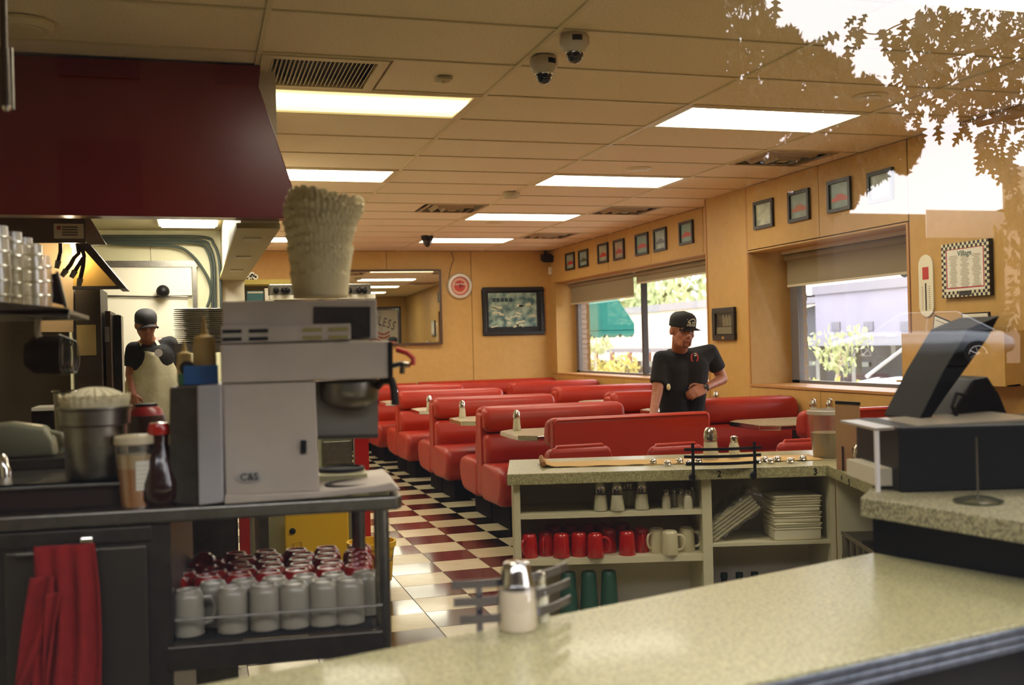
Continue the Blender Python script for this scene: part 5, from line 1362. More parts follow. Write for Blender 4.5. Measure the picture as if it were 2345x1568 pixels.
# cooler panel, trims, conduits, knob
ck=thing('walk_in_cooler_door','white cooler door panel with steel trim and a round black knob','door',tuple(P(340,800,'y',KY-.02)))
def krect(px0,py0,px1,py1,y,dy,nm,m,par,**k):
    a=P(px0,py0,'y',y); b_=P(px1,py1,'y',y)
    return MB().bb((a.x,y,b_.z),(b_.x,y+dy,a.z)).build(nm,m,par,world=True,**k)
krect(225,612,440,676,KY-.04,.03,'upper_panel',M_kwhite,ck)
krect(225,680,440,1100,KY-.04,.03,'lower_panel',M_kwhite,ck)
krect(225,597,452,611,KY-.05,.04,'trim_strip',M_steel,ck); krect(440,611,453,740,KY-.05,.04,'trim_strip',M_steel,ck)
c=P(373,667,'y',KY-.12); MB().ell(c,(.052,.06,.052),20,14).build('door_knob',M_black,ck,world=True,smooth=True)
MB().tube([P(240,677,'y',KY-.06),P(440,681,'y',KY-.06)],.006,8).build('seam_rail',M_steeld,ck,world=True)
M_cond=mat('grey_green_conduit','#39423a',.5)
def curve(pts,n=5):
    pts=[Vector(p) for p in pts]; out=[]
    for i in range(len(pts)-1):
        p0=pts[max(i-1,0)];p1=pts[i];p2=pts[i+1];p3=pts[min(i+2,len(pts)-1)]
        for k in range(n):
            u=k/n; out.append(.5*((2*p1)+(-p0+p2)*u+(2*p0-5*p1+4*p2-p3)*u*u+(-p0+3*p1-3*p2+p3)*u**3))
    out.append(pts[-1]); return out
for i,(pts,lb) in enumerate((([(228,541),(350,541),(468,543),(490,560),(501,590),(505,640),(507,720)],'uppermost conduit run along the kitchen wall and down the corner'),
  ([(232,548),(350,549),(460,551),(480,566),(490,600),(492,650),(493,720)],'second conduit run bending down the kitchen corner'),
  ([(236,553),(350,555),(452,557),(474,572),(484,605),(486,650),(487,720)],'third conduit run, lowest of the bundle'),
  ([(245,556),(300,560),(400,564),(440,585),(470,625),(482,655),(482,680),(474,704)],'loose flexible conduit sagging below the bundle'))):
    o=MB().tube(curve([P(a,b,'y',KY-.05-.012*i) for a,b in pts]),.012,8).build('conduit',M_cond,smooth=True); tag(o,lb,'conduit','grey conduits in the kitchen')
# exhaust hood at left
hd=thing('exhaust_hood','stainless kitchen exhaust hood with a sticker, hanging at left under the soffit','hood',tuple(P(150,520,'y',5.6)))
yh=5.6
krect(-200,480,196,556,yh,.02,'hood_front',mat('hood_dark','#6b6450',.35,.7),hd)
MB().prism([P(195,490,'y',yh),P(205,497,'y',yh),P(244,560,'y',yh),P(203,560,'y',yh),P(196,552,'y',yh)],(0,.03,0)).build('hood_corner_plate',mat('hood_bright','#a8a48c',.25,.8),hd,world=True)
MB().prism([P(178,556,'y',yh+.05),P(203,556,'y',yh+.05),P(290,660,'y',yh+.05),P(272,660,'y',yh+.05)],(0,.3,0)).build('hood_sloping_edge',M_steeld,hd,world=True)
MB().prism([P(165,556,'y',yh+.4),P(190,556,'y',yh+.4),P(272,657,'y',yh+.4),P(168,657,'y',yh+.4)],(0,.02,0)).build('lit_side_panel',mat('hood_warm_lit','#c09a50',.35,.5),hd,world=True)  # stainless panel, warm light under the hood put into its colour
MB().prism([P(90,556,'y',yh+.6),P(168,556,'y',yh+.6),P(168,760,'y',yh+.6),P(90,760,'y',yh+.6)],(0,.02,0)).build('lit_back_panel',mat('hood_backlit','#cbb08c',.35,.3),hd,world=True)  # steel back panel too, its lit look is part of the colour
krect(166,655,278,661,yh+.38,.05,'bottom_lip',M_dark,hd)
krect(123,512,192,546,yh-.004,.004,'sticker',M_paper,hd)
krect(130,517,139,526,yh-.006,.002,'sticker_mark',mat('sticker_red','#a33a2c',.5),hd)
for k in range(4): krect(142,518+k*6,178,521+k*6,yh-.006,.002,'sticker_line',mat('ink_line','#55504a',.6),hd)
c=P(171,560,'y',yh+.3)
t=thing('hood_lamp','small glowing bulb under the exhaust hood','lamp',tuple(c))
MB().ell((0,0,0),(.022,.022,.026),14,10).build('bulb',mat('warm_bulb',(1,.72,.35,1),.5,emit=30),t,smooth=True)
MB().cyl((0,0,.02),(0,0,.06),.018).build('socket',M_brassy if 'M_brassy' in globals() else mat('brassy','#8a6a3a',.4,.8),t)
pl=bpy.data.lights.new('hood_bulb','POINT'); pl.energy=9; pl.color=(1,.8,.5); pl.shadow_soft_size=.04
po=bpy.data.objects.new('hood_bulb',pl); COL.objects.link(po); po.location=(c.x-.02,c.y+.06,c.z-.05)
for i,pts in enumerate(([(139,556),(139,577),(134,597)],[(177,556),(180,580),(170,590),(162,605),(152,618)],[(185,556),(192,585),(190,610),(184,638)],[(190,590),(180,606),(172,620)],[(92,560),(92,582)])):
    lb='brown fire nozzle pipe hanging under the hood, %s from the left'%['second','third','fifth','fourth','first'][i]
    q=[P(a,b,'y',yh+.25) for a,b in pts]
    t=thing('nozzle_pipe',lb,'pipe',tuple(q[0]),group='fire nozzle pipes under the hood')
    MB().tube(q,.011,8).build('pipe',mat('brown_pipe','#2c1c12',.4,.4),t,world=True,smooth=True)
    MB().cyl(q[-1],q[-1]+(q[-1]-q[-2]).normalized()*.04,.016,.012).build('nozzle',M_steel,t,world=True,smooth=True)
# tall dark cabinet / refrigerator
fr_=thing('kitchen_refrigerator','tall dark steel refrigerator with a taped brown note','refrigerator',tuple(P(205,930,'y',6.4)))
yf=6.2
krect(172,660,240,1100,yf,.5,'side_panel',mat('fridge_dark','#453c30',.45,.4),fr_)
krect(240,712,262,1100,yf+.1,.4,'door_edge',mat('fridge_brown','#5a4a38',.4,.5),fr_)
krect(262,720,281,1100,yf+.25,.4,'door_front',mat('fridge_pale','#a9a592',.4),fr_)
krect(240,748,251,783,yf+.08,.03,'door_handle',M_chrome,fr_)
krect(165,660,173,1100,yf+.02,.3,'white_corner_strip',M_kwhite,fr_)
for k in range(3): krect(265+k*6,722,266.2+k*6,1000,yf+.24,.01,'door_gasket',M_dark,fr_)
t=thing('brown_note','brown paper note taped to the refrigerator side','note',tuple(P(198,780,'y',yf-.004)))
krect(175,744,221,813,yf-.004,.003,'note_sheet',mat('note_paper','#a8905c',.8),t)
b=MB()
for k in range(7):
    a=P(180,752+k*8,'y',yf-.006); b_=P(215,754+k*8,'y',yf-.006); b.bb((a.x,yf-.006,b_.z),(b_.x,yf-.0045,a.z))
b.build('written_lines',mat('note_ink','#8a7448',.8),t)
krect(-220,700,166,1100,6.5,.05,'splash_back',mat('dark_splash','#5b5548',.4,.5),fr_)
# plates on the pass shelf
yp=5.7
ps=thing('pass_shelf','steel pass shelf carrying the stacked plates','shelf',tuple(P(460,800,'y',yp)))
a=P(400,786,'y',yp-.15); b_=P(560,786,'y',yp-.15)
MB().bb((a.x,yp-.15,a.z-.05),(b_.x+.1,yp+.3,a.z)).build('shelf_board',M_steel,ps,world=True)
MB().bb((b_.x+.05,yp-.1,0),(b_.x+.1,yp+.3,a.z-.05)).build('shelf_end',M_steeld,ps,world=True)
pz=a.z
pm=None
ORD='first second third fourth fifth sixth seventh eighth ninth tenth eleventh twelfth thirteenth fourteenth fifteenth sixteenth seventeenth eighteenth nineteenth twentieth twenty-first twenty-second'.split()
for si,(pxc,n_,r_) in enumerate(((448,17,.108),(500,17,.11))):
    for k in range(n_):
        x=P(pxc,750,'y',yp+.0).x+random.uniform(-.004,.004)
        zz=pz+k*.0105
        lb='white plate, number %d up in the %s plate stack on the pass shelf'%(k+1,('left','right')[si])
        lb='white plate, %s from the top of the %s stack on the pass shelf'%(ORD[n_-1-k],('left','right')[si])
        if pm is None:
            pm=thing('dinner_plate',lb,'plate',(x,yp,zz),group='stacked plates on the pass shelf')
            MB().lathe([(.05,0),(.06,.002),(.105,.0065),(.108,.0078),(.104,.0088),(.06,.004),(.0001,.0035)],seg=28,caps=False).build('plate_body',M_white,pm,smooth=True)
        else: dup(pm,(x,yp+(.03 if si else 0),zz),0,lb)
# wall shelf with cans beyond the pass-through
yz=9.4
t=thing('wall_ledge','yellow edged wall ledge left of the coffee filters','shelf',tuple(P(610,645,'y',yz)))
krect(555,640,700,650,yz,.3,'ledge_board',mat('yellow_edge','#b5a04c',.5),t); krect(540,650,700,700,yz+.28,.03,'ledge_back',mat('grey_board','#7b7454',.6),t)
for i,(px,py) in enumerate(((577,629),(571,636),(585,634),(570,641))):
    o=P(px,py,'y',yz+.02); t=thing('paper_roll','white ringed end of a small roll on the ledge, %s'%['top','middle left','right','bottom left'][i],'roll',tuple(o),group='small rolls on the ledge')
    MB().lathe([(.011,0),(.011,.01),(.024,.01),(.024,0)],axis=(0,-1,0),seg=20,caps=False).build('roll_end',M_paper,t)
    MB().lathe([(.023,0),(.023,.15)],axis=(0,1,0),seg=16).build('roll_body',M_mblack,t)
for (p_,nm,lb,cat,m) in (((565,666,604,690),'blue_box','blue green cardboard box under the ledge','box',mat('teal_box','#2f5a5c',.6)),((606,660,628,690),'white_card','white card propped next to the blue green box','card',M_paper),((543,664,560,688),'white_packet','small white packet at the left under the ledge','packet',M_paper)):
    t=thing(nm,lb,cat,tuple(P(p_[0],p_[3],'y',yz-.1))); krect(p_[0],p_[1],p_[2],p_[3],yz-.1,.1,'box_body' if 'box' in nm else 'sheet',m,t,bev=.004); krect(p_[0]+2,p_[1]+2,p_[2]-2,p_[1]+5,yz-.103,.003,'top_band',M_shelfback,t)
t=thing('spot_light_bar','chrome lamp bar with black swivel heads behind the coffee filters','lamp',tuple(P(740,665,'y',9.0)))
krect(615,650,850,674,9.0,.1,'chrome_housing',M_steel,t,bev=.01)
for px in (632,650,658,800,822,835): MB().ell(P(px,665,'y',8.93),(.025,.04,.03),12,8).build('swivel_head',M_black,t,world=True,smooth=True)
krect(618,676,860,683,8.95,.1,'white_strip',M_paper,t)
q=P(735,680,'y',9.1); MB().cyl((q.x,q.y,0),q,.03,seg=10).build('support_post',M_steeld,t,world=True)
# ================================================================ PEOPLE
M_skin=mat('skin_tan','#b5765a',.5,noise=(30,'#9c5f42',.3)); M_skin2=mat('skin_brown','#8f5740',.5,noise=(30,'#84503a',.3))
M_tee=mat('black_cotton','#0f0e10',.9,bump=.3,bscale=60); M_hair=mat('dark_hair','#120c09',.8)
def head(b,c,yaw,pitch,roll,s=1.0):
    """c: centre of the head; face looks along -y before rotation"""
    R=Matrix.Rotation(yaw,3,'Z')@Matrix.Rotation(pitch,3,'X')@Matrix.Rotation(roll,3,'Y')
    L=lambda x,y,z: Vector(c)+R@(Vector((x,y,z))*s)
    b.ell(L(0,.01,.03),(.077*s,.096*s,.09*s),24,16,R)
    b.ell(L(0,-.02,-.045),(.06*s,.07*s,.075*s),20,14,R)
    b.ell(L(0,-.055,-.092),(.03*s,.028*s,.024*s),14,10,R)          # chin
    for s_ in(-1,1):
        b.ell(L(s_*.038,-.055,-.022),(.024*s,.024*s,.024*s),12,8,R)  # cheek
        b.ell(L(s_*.031,-.079,.024),(.026*s,.014*s,.009*s),12,8,R)    # brow
        b.cap(L(s_*.05,.0,-.05),L(s_*.03,-.05,-.085),.022*s,.02*s)   # jaw
        b.ell(L(s_*.08,.01,-.005),(.010*s,.022*s,.033*s),12,10,R)     # ear
        b.ell(L(s_*.011,-.096,-.028),(.009*s,.009*s,.008*s),10,8,R)  # nostril
    b.cap(L(0,-.083,.018),L(0,-.106,-.022),.008*s,.0125*s,12)          # nose
    b.ell(L(0,-.086,-.054),(.024*s,.010*s,.006*s),12,8,R)            # lips
    b.ell(L(0,-.083,-.064),(.02*s,.010*s,.006*s),12,8,R)
    return R,L
def hand(b,w,d,up,s=1.0,curl=.9,side=1):
    """w wrist, d direction of the hand, up = back of hand normal"""
    d=Vector(d).normalized(); up=(Vector(up)-d*Vector(up).dot(d)).normalized(); x=d.cross(up)*side
    for k in range(4): b.cap(w+x*((k-1.5)*.016*s)+d*.01,w+x*((k-1.5)*.021*s)+d*.085*s,.016*s,.0125*s,10)
    for k in range(4):
        ln=[.036,.042,.039,.03][k]*s
        p=w+x*((k-1.5)*.021*s)+d*.085*s; dd=d.copy(); r=.0092*s
        for j in range(3):
            dd=(Matrix.Rotation(-curl*(.75 if j else .8),3,x*side)@dd) if True else dd
            q=p+dd*ln*(1,.75,.6)[j]; b.cap(p,q,r,r*.88,10); p=q; r*=.88
    p=w+x*(-.03*s)+d*.02*s
    q=p+(d*.6-x*.7-up*.2).normalized()*.04*s; b.cap(p,q,.0125*s,.0105*s,10)
    q2_=q+(d*.9-x*.05-up*.5).normalized()*.032*s; b.cap(q,q2_,.0105*s,.0095*s,10)
    q3=q2_+(d*.5+x*.5-up*.6).normalized()*.025*s; b.cap(q2_,q3,.0095*s,.008*s,10)
# ---- the man leaning by the booths
ym_=7.42
def Mn(px,py,dy=0): return P(px,py,'y',ym_+dy)
man=thing('person','person in a black cap and black T-shirt leaning over a booth, watch on one wrist','person',(Mn(1560,900).x,ym_,0))
hc=Mn(1563,757,-.10)
b=MB(); R,L=head(b,hc,.02,.16,.06,1.12)
neck0=Mn(1556,808,.06); 
b.cap(hc+Vector((-.005,.04,-.06)),neck0,.058,.064)
shL=Mn(1513,820,.03); shR=Mn(1626,805,.05); ch=Mn(1566,840,.05); wa_=Mn(1562,935,.12); hip=Mn(1560,985,.16)
b.cap(neck0+Vector((0,.01,-.02)),shL,.035,.04); b.cap(neck0+Vector((0,.01,-.02)),shR,.035,.04)
for a_,c_,ra,rb_ in ((ch+Vector((-.08,0,0)),wa_+Vector((-.06,0,0)),.09,.08),(ch+Vector((.08,0,0)),wa_+Vector((.06,0,0)),.09,.08),(wa_,hip,.09,.09)): b.cap(a_,c_,ra,rb_)
elL=Mn(1505,900,-.02); wrL=Mn(1494,958,-.12); elR=Mn(1654,868,.10); wrR=Mn(1613,889,-.05)
b.cap(shL,elL,.05,.043); b.cap(elL,wrL,.042,.028); b.cap(shR,elR,.052,.043); b.cap(elR,wrR,.043,.027)
hand(b,wrL,(-.02,-.15,-1),(-.3,-1,0),1.0,.25,1)
hand(b,wrR,(-1,-.35,-.25),(-.1,-1,.45),1.12,.85,-1)
kn=[Vector((hip.x-.09,ym_+.03,.5)),Vector((hip.x+.1,ym_+.05,.5))]
fo=[Vector((hip.x-.1,ym_+.12,.09)),Vector((hip.x+.1,ym_+.14,.09))]
for k in(0,1):
    h_=hip+Vector(((-.08,.09)[k],0,-.03)); b.cap(h_,kn[k],.07,.055); b.cap(kn[k],fo[k],.055,.04); b.cap(fo[k]+Vector((0,.03,-.03)),fo[k]+Vector((0,-.12,-.045)),.035,.03)
remesh(b,'body',M_skin,man,.0075,3,world=True)
b=MB(); b.cap(neck0+Vector((-.055,.035,-.022)),neck0+Vector((.06,.035,-.015)),.06,.06)
b.cap(neck0+Vector((-.03,.02,-.045)),shL,.07,.06); b.cap(neck0+Vector((.03,.02,-.045)),shR,.07,.062); b.cap(ch+Vector((-.06,0,.02)),shL+Vector((.03,0,-.02)),.11,.068); b.cap(ch+Vector((.06,0,.02)),shR+Vector((-.03,0,-.02)),.11,.07)
b.cap(ch+Vector((-.085,0,0)),wa_+Vector((-.07,0,0)),.122,.115); b.cap(ch+Vector((.085,0,0)),wa_+Vector((.07,0,0)),.122,.115)
b.cap(ch+Vector((-.05,.02,.03)),ch+Vector((.06,.02,.03)),.12,.12)
b.cap(wa_+Vector((-.06,0,0)),hip+Vector((-.06,0,.03)),.118,.125); b.cap(wa_+Vector((.06,0,0)),hip+Vector((.06,0,.03)),.118,.125)
slL=shL.lerp(elL,.72); slR=shR.lerp(elR,.62)
b.cyl(shL,slL,.06,.066,20); b.cyl(shR,slR,.062,.068,20)
b.cyl(shL+Vector((.03,0,-.02)),slL.lerp(wa_,.12),.06,.06,16)
remesh(b,'t_shirt',M_tee,man,.009,8,world=True)
b=MB()
b.cap(hip+Vector((-.05,0,-.05)),hip+Vector((.05,0,-.05)),.132,.132)
for k in(0,1):
    h_=hip+Vector(((-.08,.09)[k],0,-.06)); b.cap(h_,kn[k],.105,.078); b.cap(kn[k],fo[k]+Vector((0,0,.03)),.076,.062)
remesh(b,'jeans',mat('dark_denim','#1c2430',.85),man,.012,3,world=True)
# cap: crown, brim, emblem
def cap_hat(par,L,R,s,m,brim_dir=-.1,crown=1.0,flat=True):
    b=MB(); vs=[];fs=[];seg=28;n=8
    for j in range(n+1):
        t_=j/n; r=1.0 if t_<.35 else math.sqrt(max(0,1-((t_-.35)/.65)**2.4)); z=.028+t_*.085*crown
        for k in range(seg):
            a=2*PI*k/seg; vs.append(L((.0865*r)*math.cos(a)/1,(.103*r)*math.sin(a)+.008,z))
    for j in range(n):
        for k in range(seg):
            k2=(k+1)%seg; fs.append((j*seg+k,j*seg+k2,(j+1)*seg+k2,(j+1)*seg+k))
    b.add(vs,fs); b.build('cap_crown',m,par,world=True,smooth=60,solid=.004)
    b=MB()
    def br(u,v):
        a=-PI/2+(u-.5)*2.1+brim_dir; r0_,r1_=.095,.148-.045*abs(u-.5)**2*4*.9
        r=r0_+(r1_-r0_)*v; return L(r*math.cos(a)*.9,r*math.sin(a)+.012,.033-.012*v-(.05 if not flat else .015)*(u-.5)**2*4)
    b.grid(br,18,5); b.build('cap_brim',m,par,world=True,smooth=True,solid=.004)
M_cap=mat('black_cap','#0b0a0b',.8)
cap_hat(man,L,R,1.12,M_cap,.35,1.25)
M_emb=mat('cream_embroidery','#d8cfae',.8)
# bear emblem on the cap front
def Lc_(x,z,out=0):  # point on the front of the crown
    y=-math.sqrt(max(0,1-(x/.0865)**2))*.103+.008-out
    return L(x,y,z)
def strip(pts,w,name,m,par,fn,out=.004):
    b=MB()
    for i in range(len(pts)-1):
        (x0,z0),(x1,z1)=pts[i],pts[i+1]; n=max(1,int(math.hypot(x1-x0,z1-z0)/.006))
        for k in range(n):
            xa=x0+(x1-x0)*k/n; xb=x0+(x1-x0)*(k+1)/n; za=z0+(z1-z0)*k/n; zb_=z0+(z1-z0)*(k+1)/n
            d=Vector((xb-xa,zb_-za)).normalized(); nx,nz=-d.y*w/2,d.x*w/2
            b.add([fn(xa+nx,za+nz,out),fn(xb+nx,zb_+nz,out),fn(xb-nx,zb_-nz,out),fn(xa-nx,za-nz,out)],[(0,1,2,3)])
    return b.build(name,m,par,world=True,solid=.0015)
fx=lambda x,z,o: Lc_(x+.012,z,o)
strip([(-.028,.068),(-.02,.082),(-.008,.088),(.006,.094),(.022,.09),(.03,.078),(.032,.062)],.0045,'cap_emblem',M_emb,man,fx)
strip([(-.028,.068),(-.018,.066),(-.012,.072),(-.01,.06),(-.016,.058)],.0045,'cap_emblem',M_emb,man,fx)
strip([(.004,.062),(.008,.072),(.018,.072),(.02,.06)],.004,'cap_emblem',M_emb,man,fx)
strip([(-.034,.054),(.038,.054)],.0035,'cap_emblem',M_emb,man,fx)
strip([(-.036,.088),(-.033,.088)],.005,'cap_star',M_emb,man,fx,.005)
for k,chh in enumerate('CALIFORNIA REPUBLIC'):
    if chh==' ': continue
    x=-.033+k*.0037+.012; pA=Lc_(x-.001,.0455,.006); pB=Lc_(x+.001,.0455,.006); 
    text(chh,'cap_lettering',M_emb,man,frame(pA,(pB-pA),(R@Vector((0,0,1)))),.0072,.0006)
# face details
M_eye=mat('eye_white','#b8a898',.3); M_iris=mat('dark_iris','#1c0f0a',.3); M_brow=mat('brow_hair','#1e120c',.9); M_beard=mat('stubble_beard','#6a4230',.9); M_lip=mat('lips','#8a4a3c',.5)
def face(par,L,R,s,beard=True):
    b=MB();b2=MB();b3=MB()
    for s_ in(-1,1):
        b.ell(L(s_*.031,-.0805,.008),(.0125*s,.006*s,.0065*s),12,8,R); b2.ell(L(s_*.031,-.0862,.006),(.0055*s,.002*s,.0055*s),10,6,R)
        b3.ell(L(s_*.032,-.0925,.028),(.02*s,.003*s,.0035*s),10,6,R)
    b.build('eyes',M_eye,par,world=True,smooth=True); b2.build('irises',M_iris,par,world=True,smooth=True); b3.build('eyebrows',M_brow,par,world=True,smooth=True)
    b=MB(); b.ell(L(0,-.0935,-.058),(.021*s,.004*s,.0055*s),12,8,R); b.build('mouth',M_lip,par,world=True,smooth=True)
    if beard:
        b=MB()
        b.cap(L(-.026,-.083,-.055),L(-.02,-.077,-.088),.004*s,.005*s,8); b.cap(L(.026,-.083,-.055),L(.02,-.077,-.088),.004*s,.005*s,8)
        b.cap(L(-.022,-.0885,-.046),L(.022,-.0885,-.046),.003*s,.003*s,8); b.ell(L(0,-.072,-.094),(.026*s,.012*s,.012*s),12,8,R)
        b.build('goatee',M_beard,par,world=True,smooth=True)
face(man,L,R,1.12)
# necklace strap, chest emblem, watch, badge
c=Mn(1590,818,-.088)
b=MB(); seg=20
M_l1=mat('logo_red','#a8342a',.8)
def chest(x,z): return Vector((c.x+x,c.y-.006-.0*x,c.z+z))
b=MB()
for (a0,a1) in ((-1.0,1.0),(2.2,4.1)):
    for k in range(8):
        q0=a0+(a1-a0)*k/8;q1=a0+(a1-a0)*(k+1)/8
        b.add([chest(.022*math.cos(q0),.03*math.sin(q0)),chest(.022*math.cos(q1),.03*math.sin(q1)),chest(.034*math.cos(q1),.042*math.sin(q1)),chest(.034*math.cos(q0),.042*math.sin(q0))],[(0,1,2,3)])
b.build('chest_emblem',M_l1,man,world=True,solid=.002)
b=MB(); b.box(chest(.012,.016),(.03,.002,.008),rot=Matrix.Rotation(-.3,3,'Y')); b.box(chest(.006,.03),(.02,.002,.006)); b.build('chest_emblem',M_emb,man,world=True)
dw=(wrR-elR).normalized(); wp=wrR-dw*.01
MB().lathe([(.032,-.009),(.034,-.004),(.034,.004),(.032,.009)],c=wp,axis=dw,seg=20,caps=False).build('watch_band',M_black,man,world=True,smooth=True)
MB().lathe([(.02,0),(.02,.009),(.017,.011)],c=wp+Vector((-.005,-.03,.012)),axis=(-.1,-1,.35),seg=20).build('watch_case',M_steeld,man,world=True,smooth=True)
MB().ell(Mn(1531,886,-.10),(.016,.012,.026),12,10).build('white_pen_cap',mat('cream_tag','#d8cc98',.5),man,world=True,smooth=True)
# ---- the cook
yc_=8.0
def Kn(px,py,dy=0): return P(px,py,'y',yc_+dy)
ck_=thing('person','person in a dark cap and long white apron standing in the kitchen doorway','person',(Kn(345,900).x,yc_,0))
hc=Kn(334,744,-.08)
b=MB(); R,L=head(b,hc,.12,.3,.0,.86)
neck0=Kn(340,782,.05)
b.cap(hc+Vector((.0,.03,-.05)),neck0,.046,.052)
shL=Kn(306,800,.02); shR=Kn(389,787,.06); ch=Kn(347,815,.05); wa_=Kn(350,890,.08); hip=Kn(352,945,.1)
b.cap(neck0,shL,.04,.042); b.cap(neck0,shR,.04,.042)
b.cap(ch+Vector((-.06,0,0)),wa_+Vector((-.05,0,0)),.085,.085); b.cap(ch+Vector((.06,0,0)),wa_+Vector((.05,0,0)),.085,.085); b.cap(wa_,hip,.11,.11)
elL=Kn(299,858,.02); wrL=Kn(305,903,-.05); elR=Kn(404,840,.12); wrR=Kn(392,885,-.0)
b.cap(shL,elL,.042,.038); b.cap(elL,wrL,.036,.026); b.cap(shR,elR,.042,.038); b.cap(elR,wrR,.036,.026)
hand(b,wrL,(.15,-.2,-1),(-.6,-1,0),.85,.45,1); hand(b,wrR,(-.3,-.4,-1),(.5,-1,0),.85,.5,-1)
kn=[Vector((hip.x-.08,yc_+.05,.48)),Vector((hip.x+.08,yc_+.05,.48))]; fo=[Vector((hip.x-.09,yc_+.1,.09)),Vector((hip.x+.09,yc_+.1,.09))]
for k in(0,1):
    h_=hip+Vector(((-.07,.07)[k],0,-.03)); b.cap(h_,kn[k],.08,.055); b.cap(kn[k],fo[k],.05,.036); b.cap(fo[k]+Vector((0,.03,-.03)),fo[k]+Vector((0,-.11,-.045)),.033,.028)
remesh(b,'body',M_skin2,ck_,.0075,3,world=True)
b=MB()
b.cap(neck0+Vector((-.02,0,-.04)),shL,.05,.056); b.cap(neck0+Vector((.02,0,-.04)),shR,.05,.058)
b.cap(ch+Vector((-.065,0,0)),wa_+Vector((-.055,0,0)),.1,.098); b.cap(ch+Vector((.065,0,0)),wa_+Vector((.055,0,0)),.1,.098); b.cap(wa_,hip,.125,.125)
b.cyl(shL,shL.lerp(elL,.68),.057,.06,18); b.ell(shL,(.057,)*3); b.cyl(shR,shR.lerp(elR,.78),.058,.062,18); b.ell(shR,(.058,)*3)
remesh(b,'t_shirt',M_tee,ck_,.009,3,world=True)
b=MB(); b.cap(hip+Vector((-.04,0,-.05)),hip+Vector((.04,0,-.05)),.12,.12)
for k in(0,1):
    h_=hip+Vector(((-.07,.07)[k],0,-.06)); b.cap(h_,kn[k],.095,.07); b.cap(kn[k],fo[k]+Vector((0,0,.03)),.07,.055)
remesh(b,'trousers',mat('dark_trousers','#15141a',.9),ck_,.012,3,world=True)
M_apron=mat('white_apron','#aaa388',.85,noise=(12,'#989070',.25),bump=.25,bscale=30)
def ap(u,v):
    z=Kn(345,806).z+(.42-Kn(345,806).z)*v
    w=.098+.15*min(1,v*2.6)**.8; a=(u-.5)*2
    bul=.14*math.cos(a*1.1)*(.8+.25*min(1,v*2)); ycen=yc_+.06+.02*v
    return Vector((Kn(348,806).x+a*w+.012*math.sin(v*6),ycen-bul-.008*math.sin(a*9+v*3)*min(1,v*2),z-.012*math.sin(a*2)))
MB().grid(ap,30,30).build('apron',M_apron,ck_,world=True,smooth=True,solid=.004)
for s_,p0 in ((-1,ap(.06,0)),(1,ap(.94,0))):
    q=Vector((neck0.x+s_*.05,neck0.y-.035,neck0.z+.01))
    mid=p0.lerp(q,.5)+Vector((0,-.02,0))
    b=MB(); pts=[p0,mid,q,Vector((neck0.x+s_*.045,neck0.y+.05,neck0.z+.035))]
    for i in range(3):
        a_,c_=pts[i],pts[i+1]; b.add([a_+Vector((-.011,0,0)),a_+Vector((.011,0,0)),c_+Vector((.011,0,0)),c_+Vector((-.011,0,0))],[(0,1,2,3)])
    b.build('apron_strap',mat('apron_strap_white','#d8d0b4',.8),ck_,world=True,solid=.004)
c=Kn(363,808,-.1); MB().lathe([(.028,0),(.028,.003)],c=c,axis=(0,-1,0),seg=20).build('shirt_badge',mat('badge_grey','#a49c96',.6),ck_,world=True)
cap_hat(ck_,L,R,.9,mat('grey_black_cap','#1c1a1c',.8),.25,1.25,False)
face(ck_,L,R,.86,False)
# ================================================================ OUTSIDE THE RIGHT WINDOWS
M_pave=mat('pale_pavement','#b8b2a4',.9,noise=(2,'#aaa498',.3)); M_fac=mat('pale_stucco','#918e9c',.9,noise=(1.2,'#878494',.3)); M_fac2=mat('cream_stucco','#d3c6ae',.9)
struct(MB().bb((5.5,-60,-.25),(70,110,-.12)).bb((-70,-75,-.25),(5.5,YF-.2,-.12)).bb((-70,YB+.6,-.25),(5.5,110,-.12)).build('ground_street',M_pave))
XB=17.0
def xr(px,py,x=XB): return P(px,py,'x',x)
def xbox(px0,py0,px1,py1,x,dx,nm,m,par,**k):
    a=xr(px0,py0,x); b_=xr(px1,py1,x)
    return MB().bb((x,b_.y,min(a.z,b_.z)),(x+dx,a.y,max(a.z,b_.z))).build(nm,m,par,world=True,**k)
g=thing('street_building','large pale stucco building across the street behind the near window','building',(XB,22,-.12))
ya=xr(1868,740).y; yb_=xr(2180,740).y; zl=xr(2000,770).z; ztop=xr(1870,655).z
MB().bb((XB,yb_-8,zl),(XB+8,ya,ztop)).build('upper_wall',M_fac,g,world=True)
MB().bb((XB-.08,yb_-8,ztop-.25),(XB+8,ya+.05,ztop)).build('parapet',mat('parapet_grey','#7c7a84',.8),g,world=True)
MB().bb((XB-1.2,yb_-8,zl-.22),(XB+.5,ya+2.2,zl)).build('canopy_ledge',mat('canopy_grey','#7c7b86',.7),g,world=True)
MB().bb((XB+.6,yb_-8,-.12),(XB+8,ya+2.2,zl-.2)).build('shopfront',mat('shop_dark','#2e3436',.4),g,world=True)
for i,px in enumerate((1915,1990,2075)):
    c=xr(px,747); MB().bb((XB-.03,c.y-.2,c.z-.12),(XB,c.y+.2,c.z+.12)).build('wall_vent',mat('vent_grey','#6f6e78',.8),g,world=True)
for k in range(9):
    y=ya+1.5-k*1.7; MB().bb((XB-.1,y-.09,-.12),(XB+.1,y+.09,zl-.22)).build('canopy_post',mat('post_pale','#9a9a94',.7),g,world=True)
    MB().bb((XB+.55,y-1.45,.5),(XB+.6,y-.25,zl-.7)).build('shop_window',mat('shop_glass','#7f8c84',.15,coat=.5),g,world=True)
for px in (1983,2040): MB().ell(xr(px,778,XB-1.0),(.14,.14,.14),14,10).build('globe_lamp',mat('globe_white','#d8d2c8',.4),g,world=True,smooth=True)
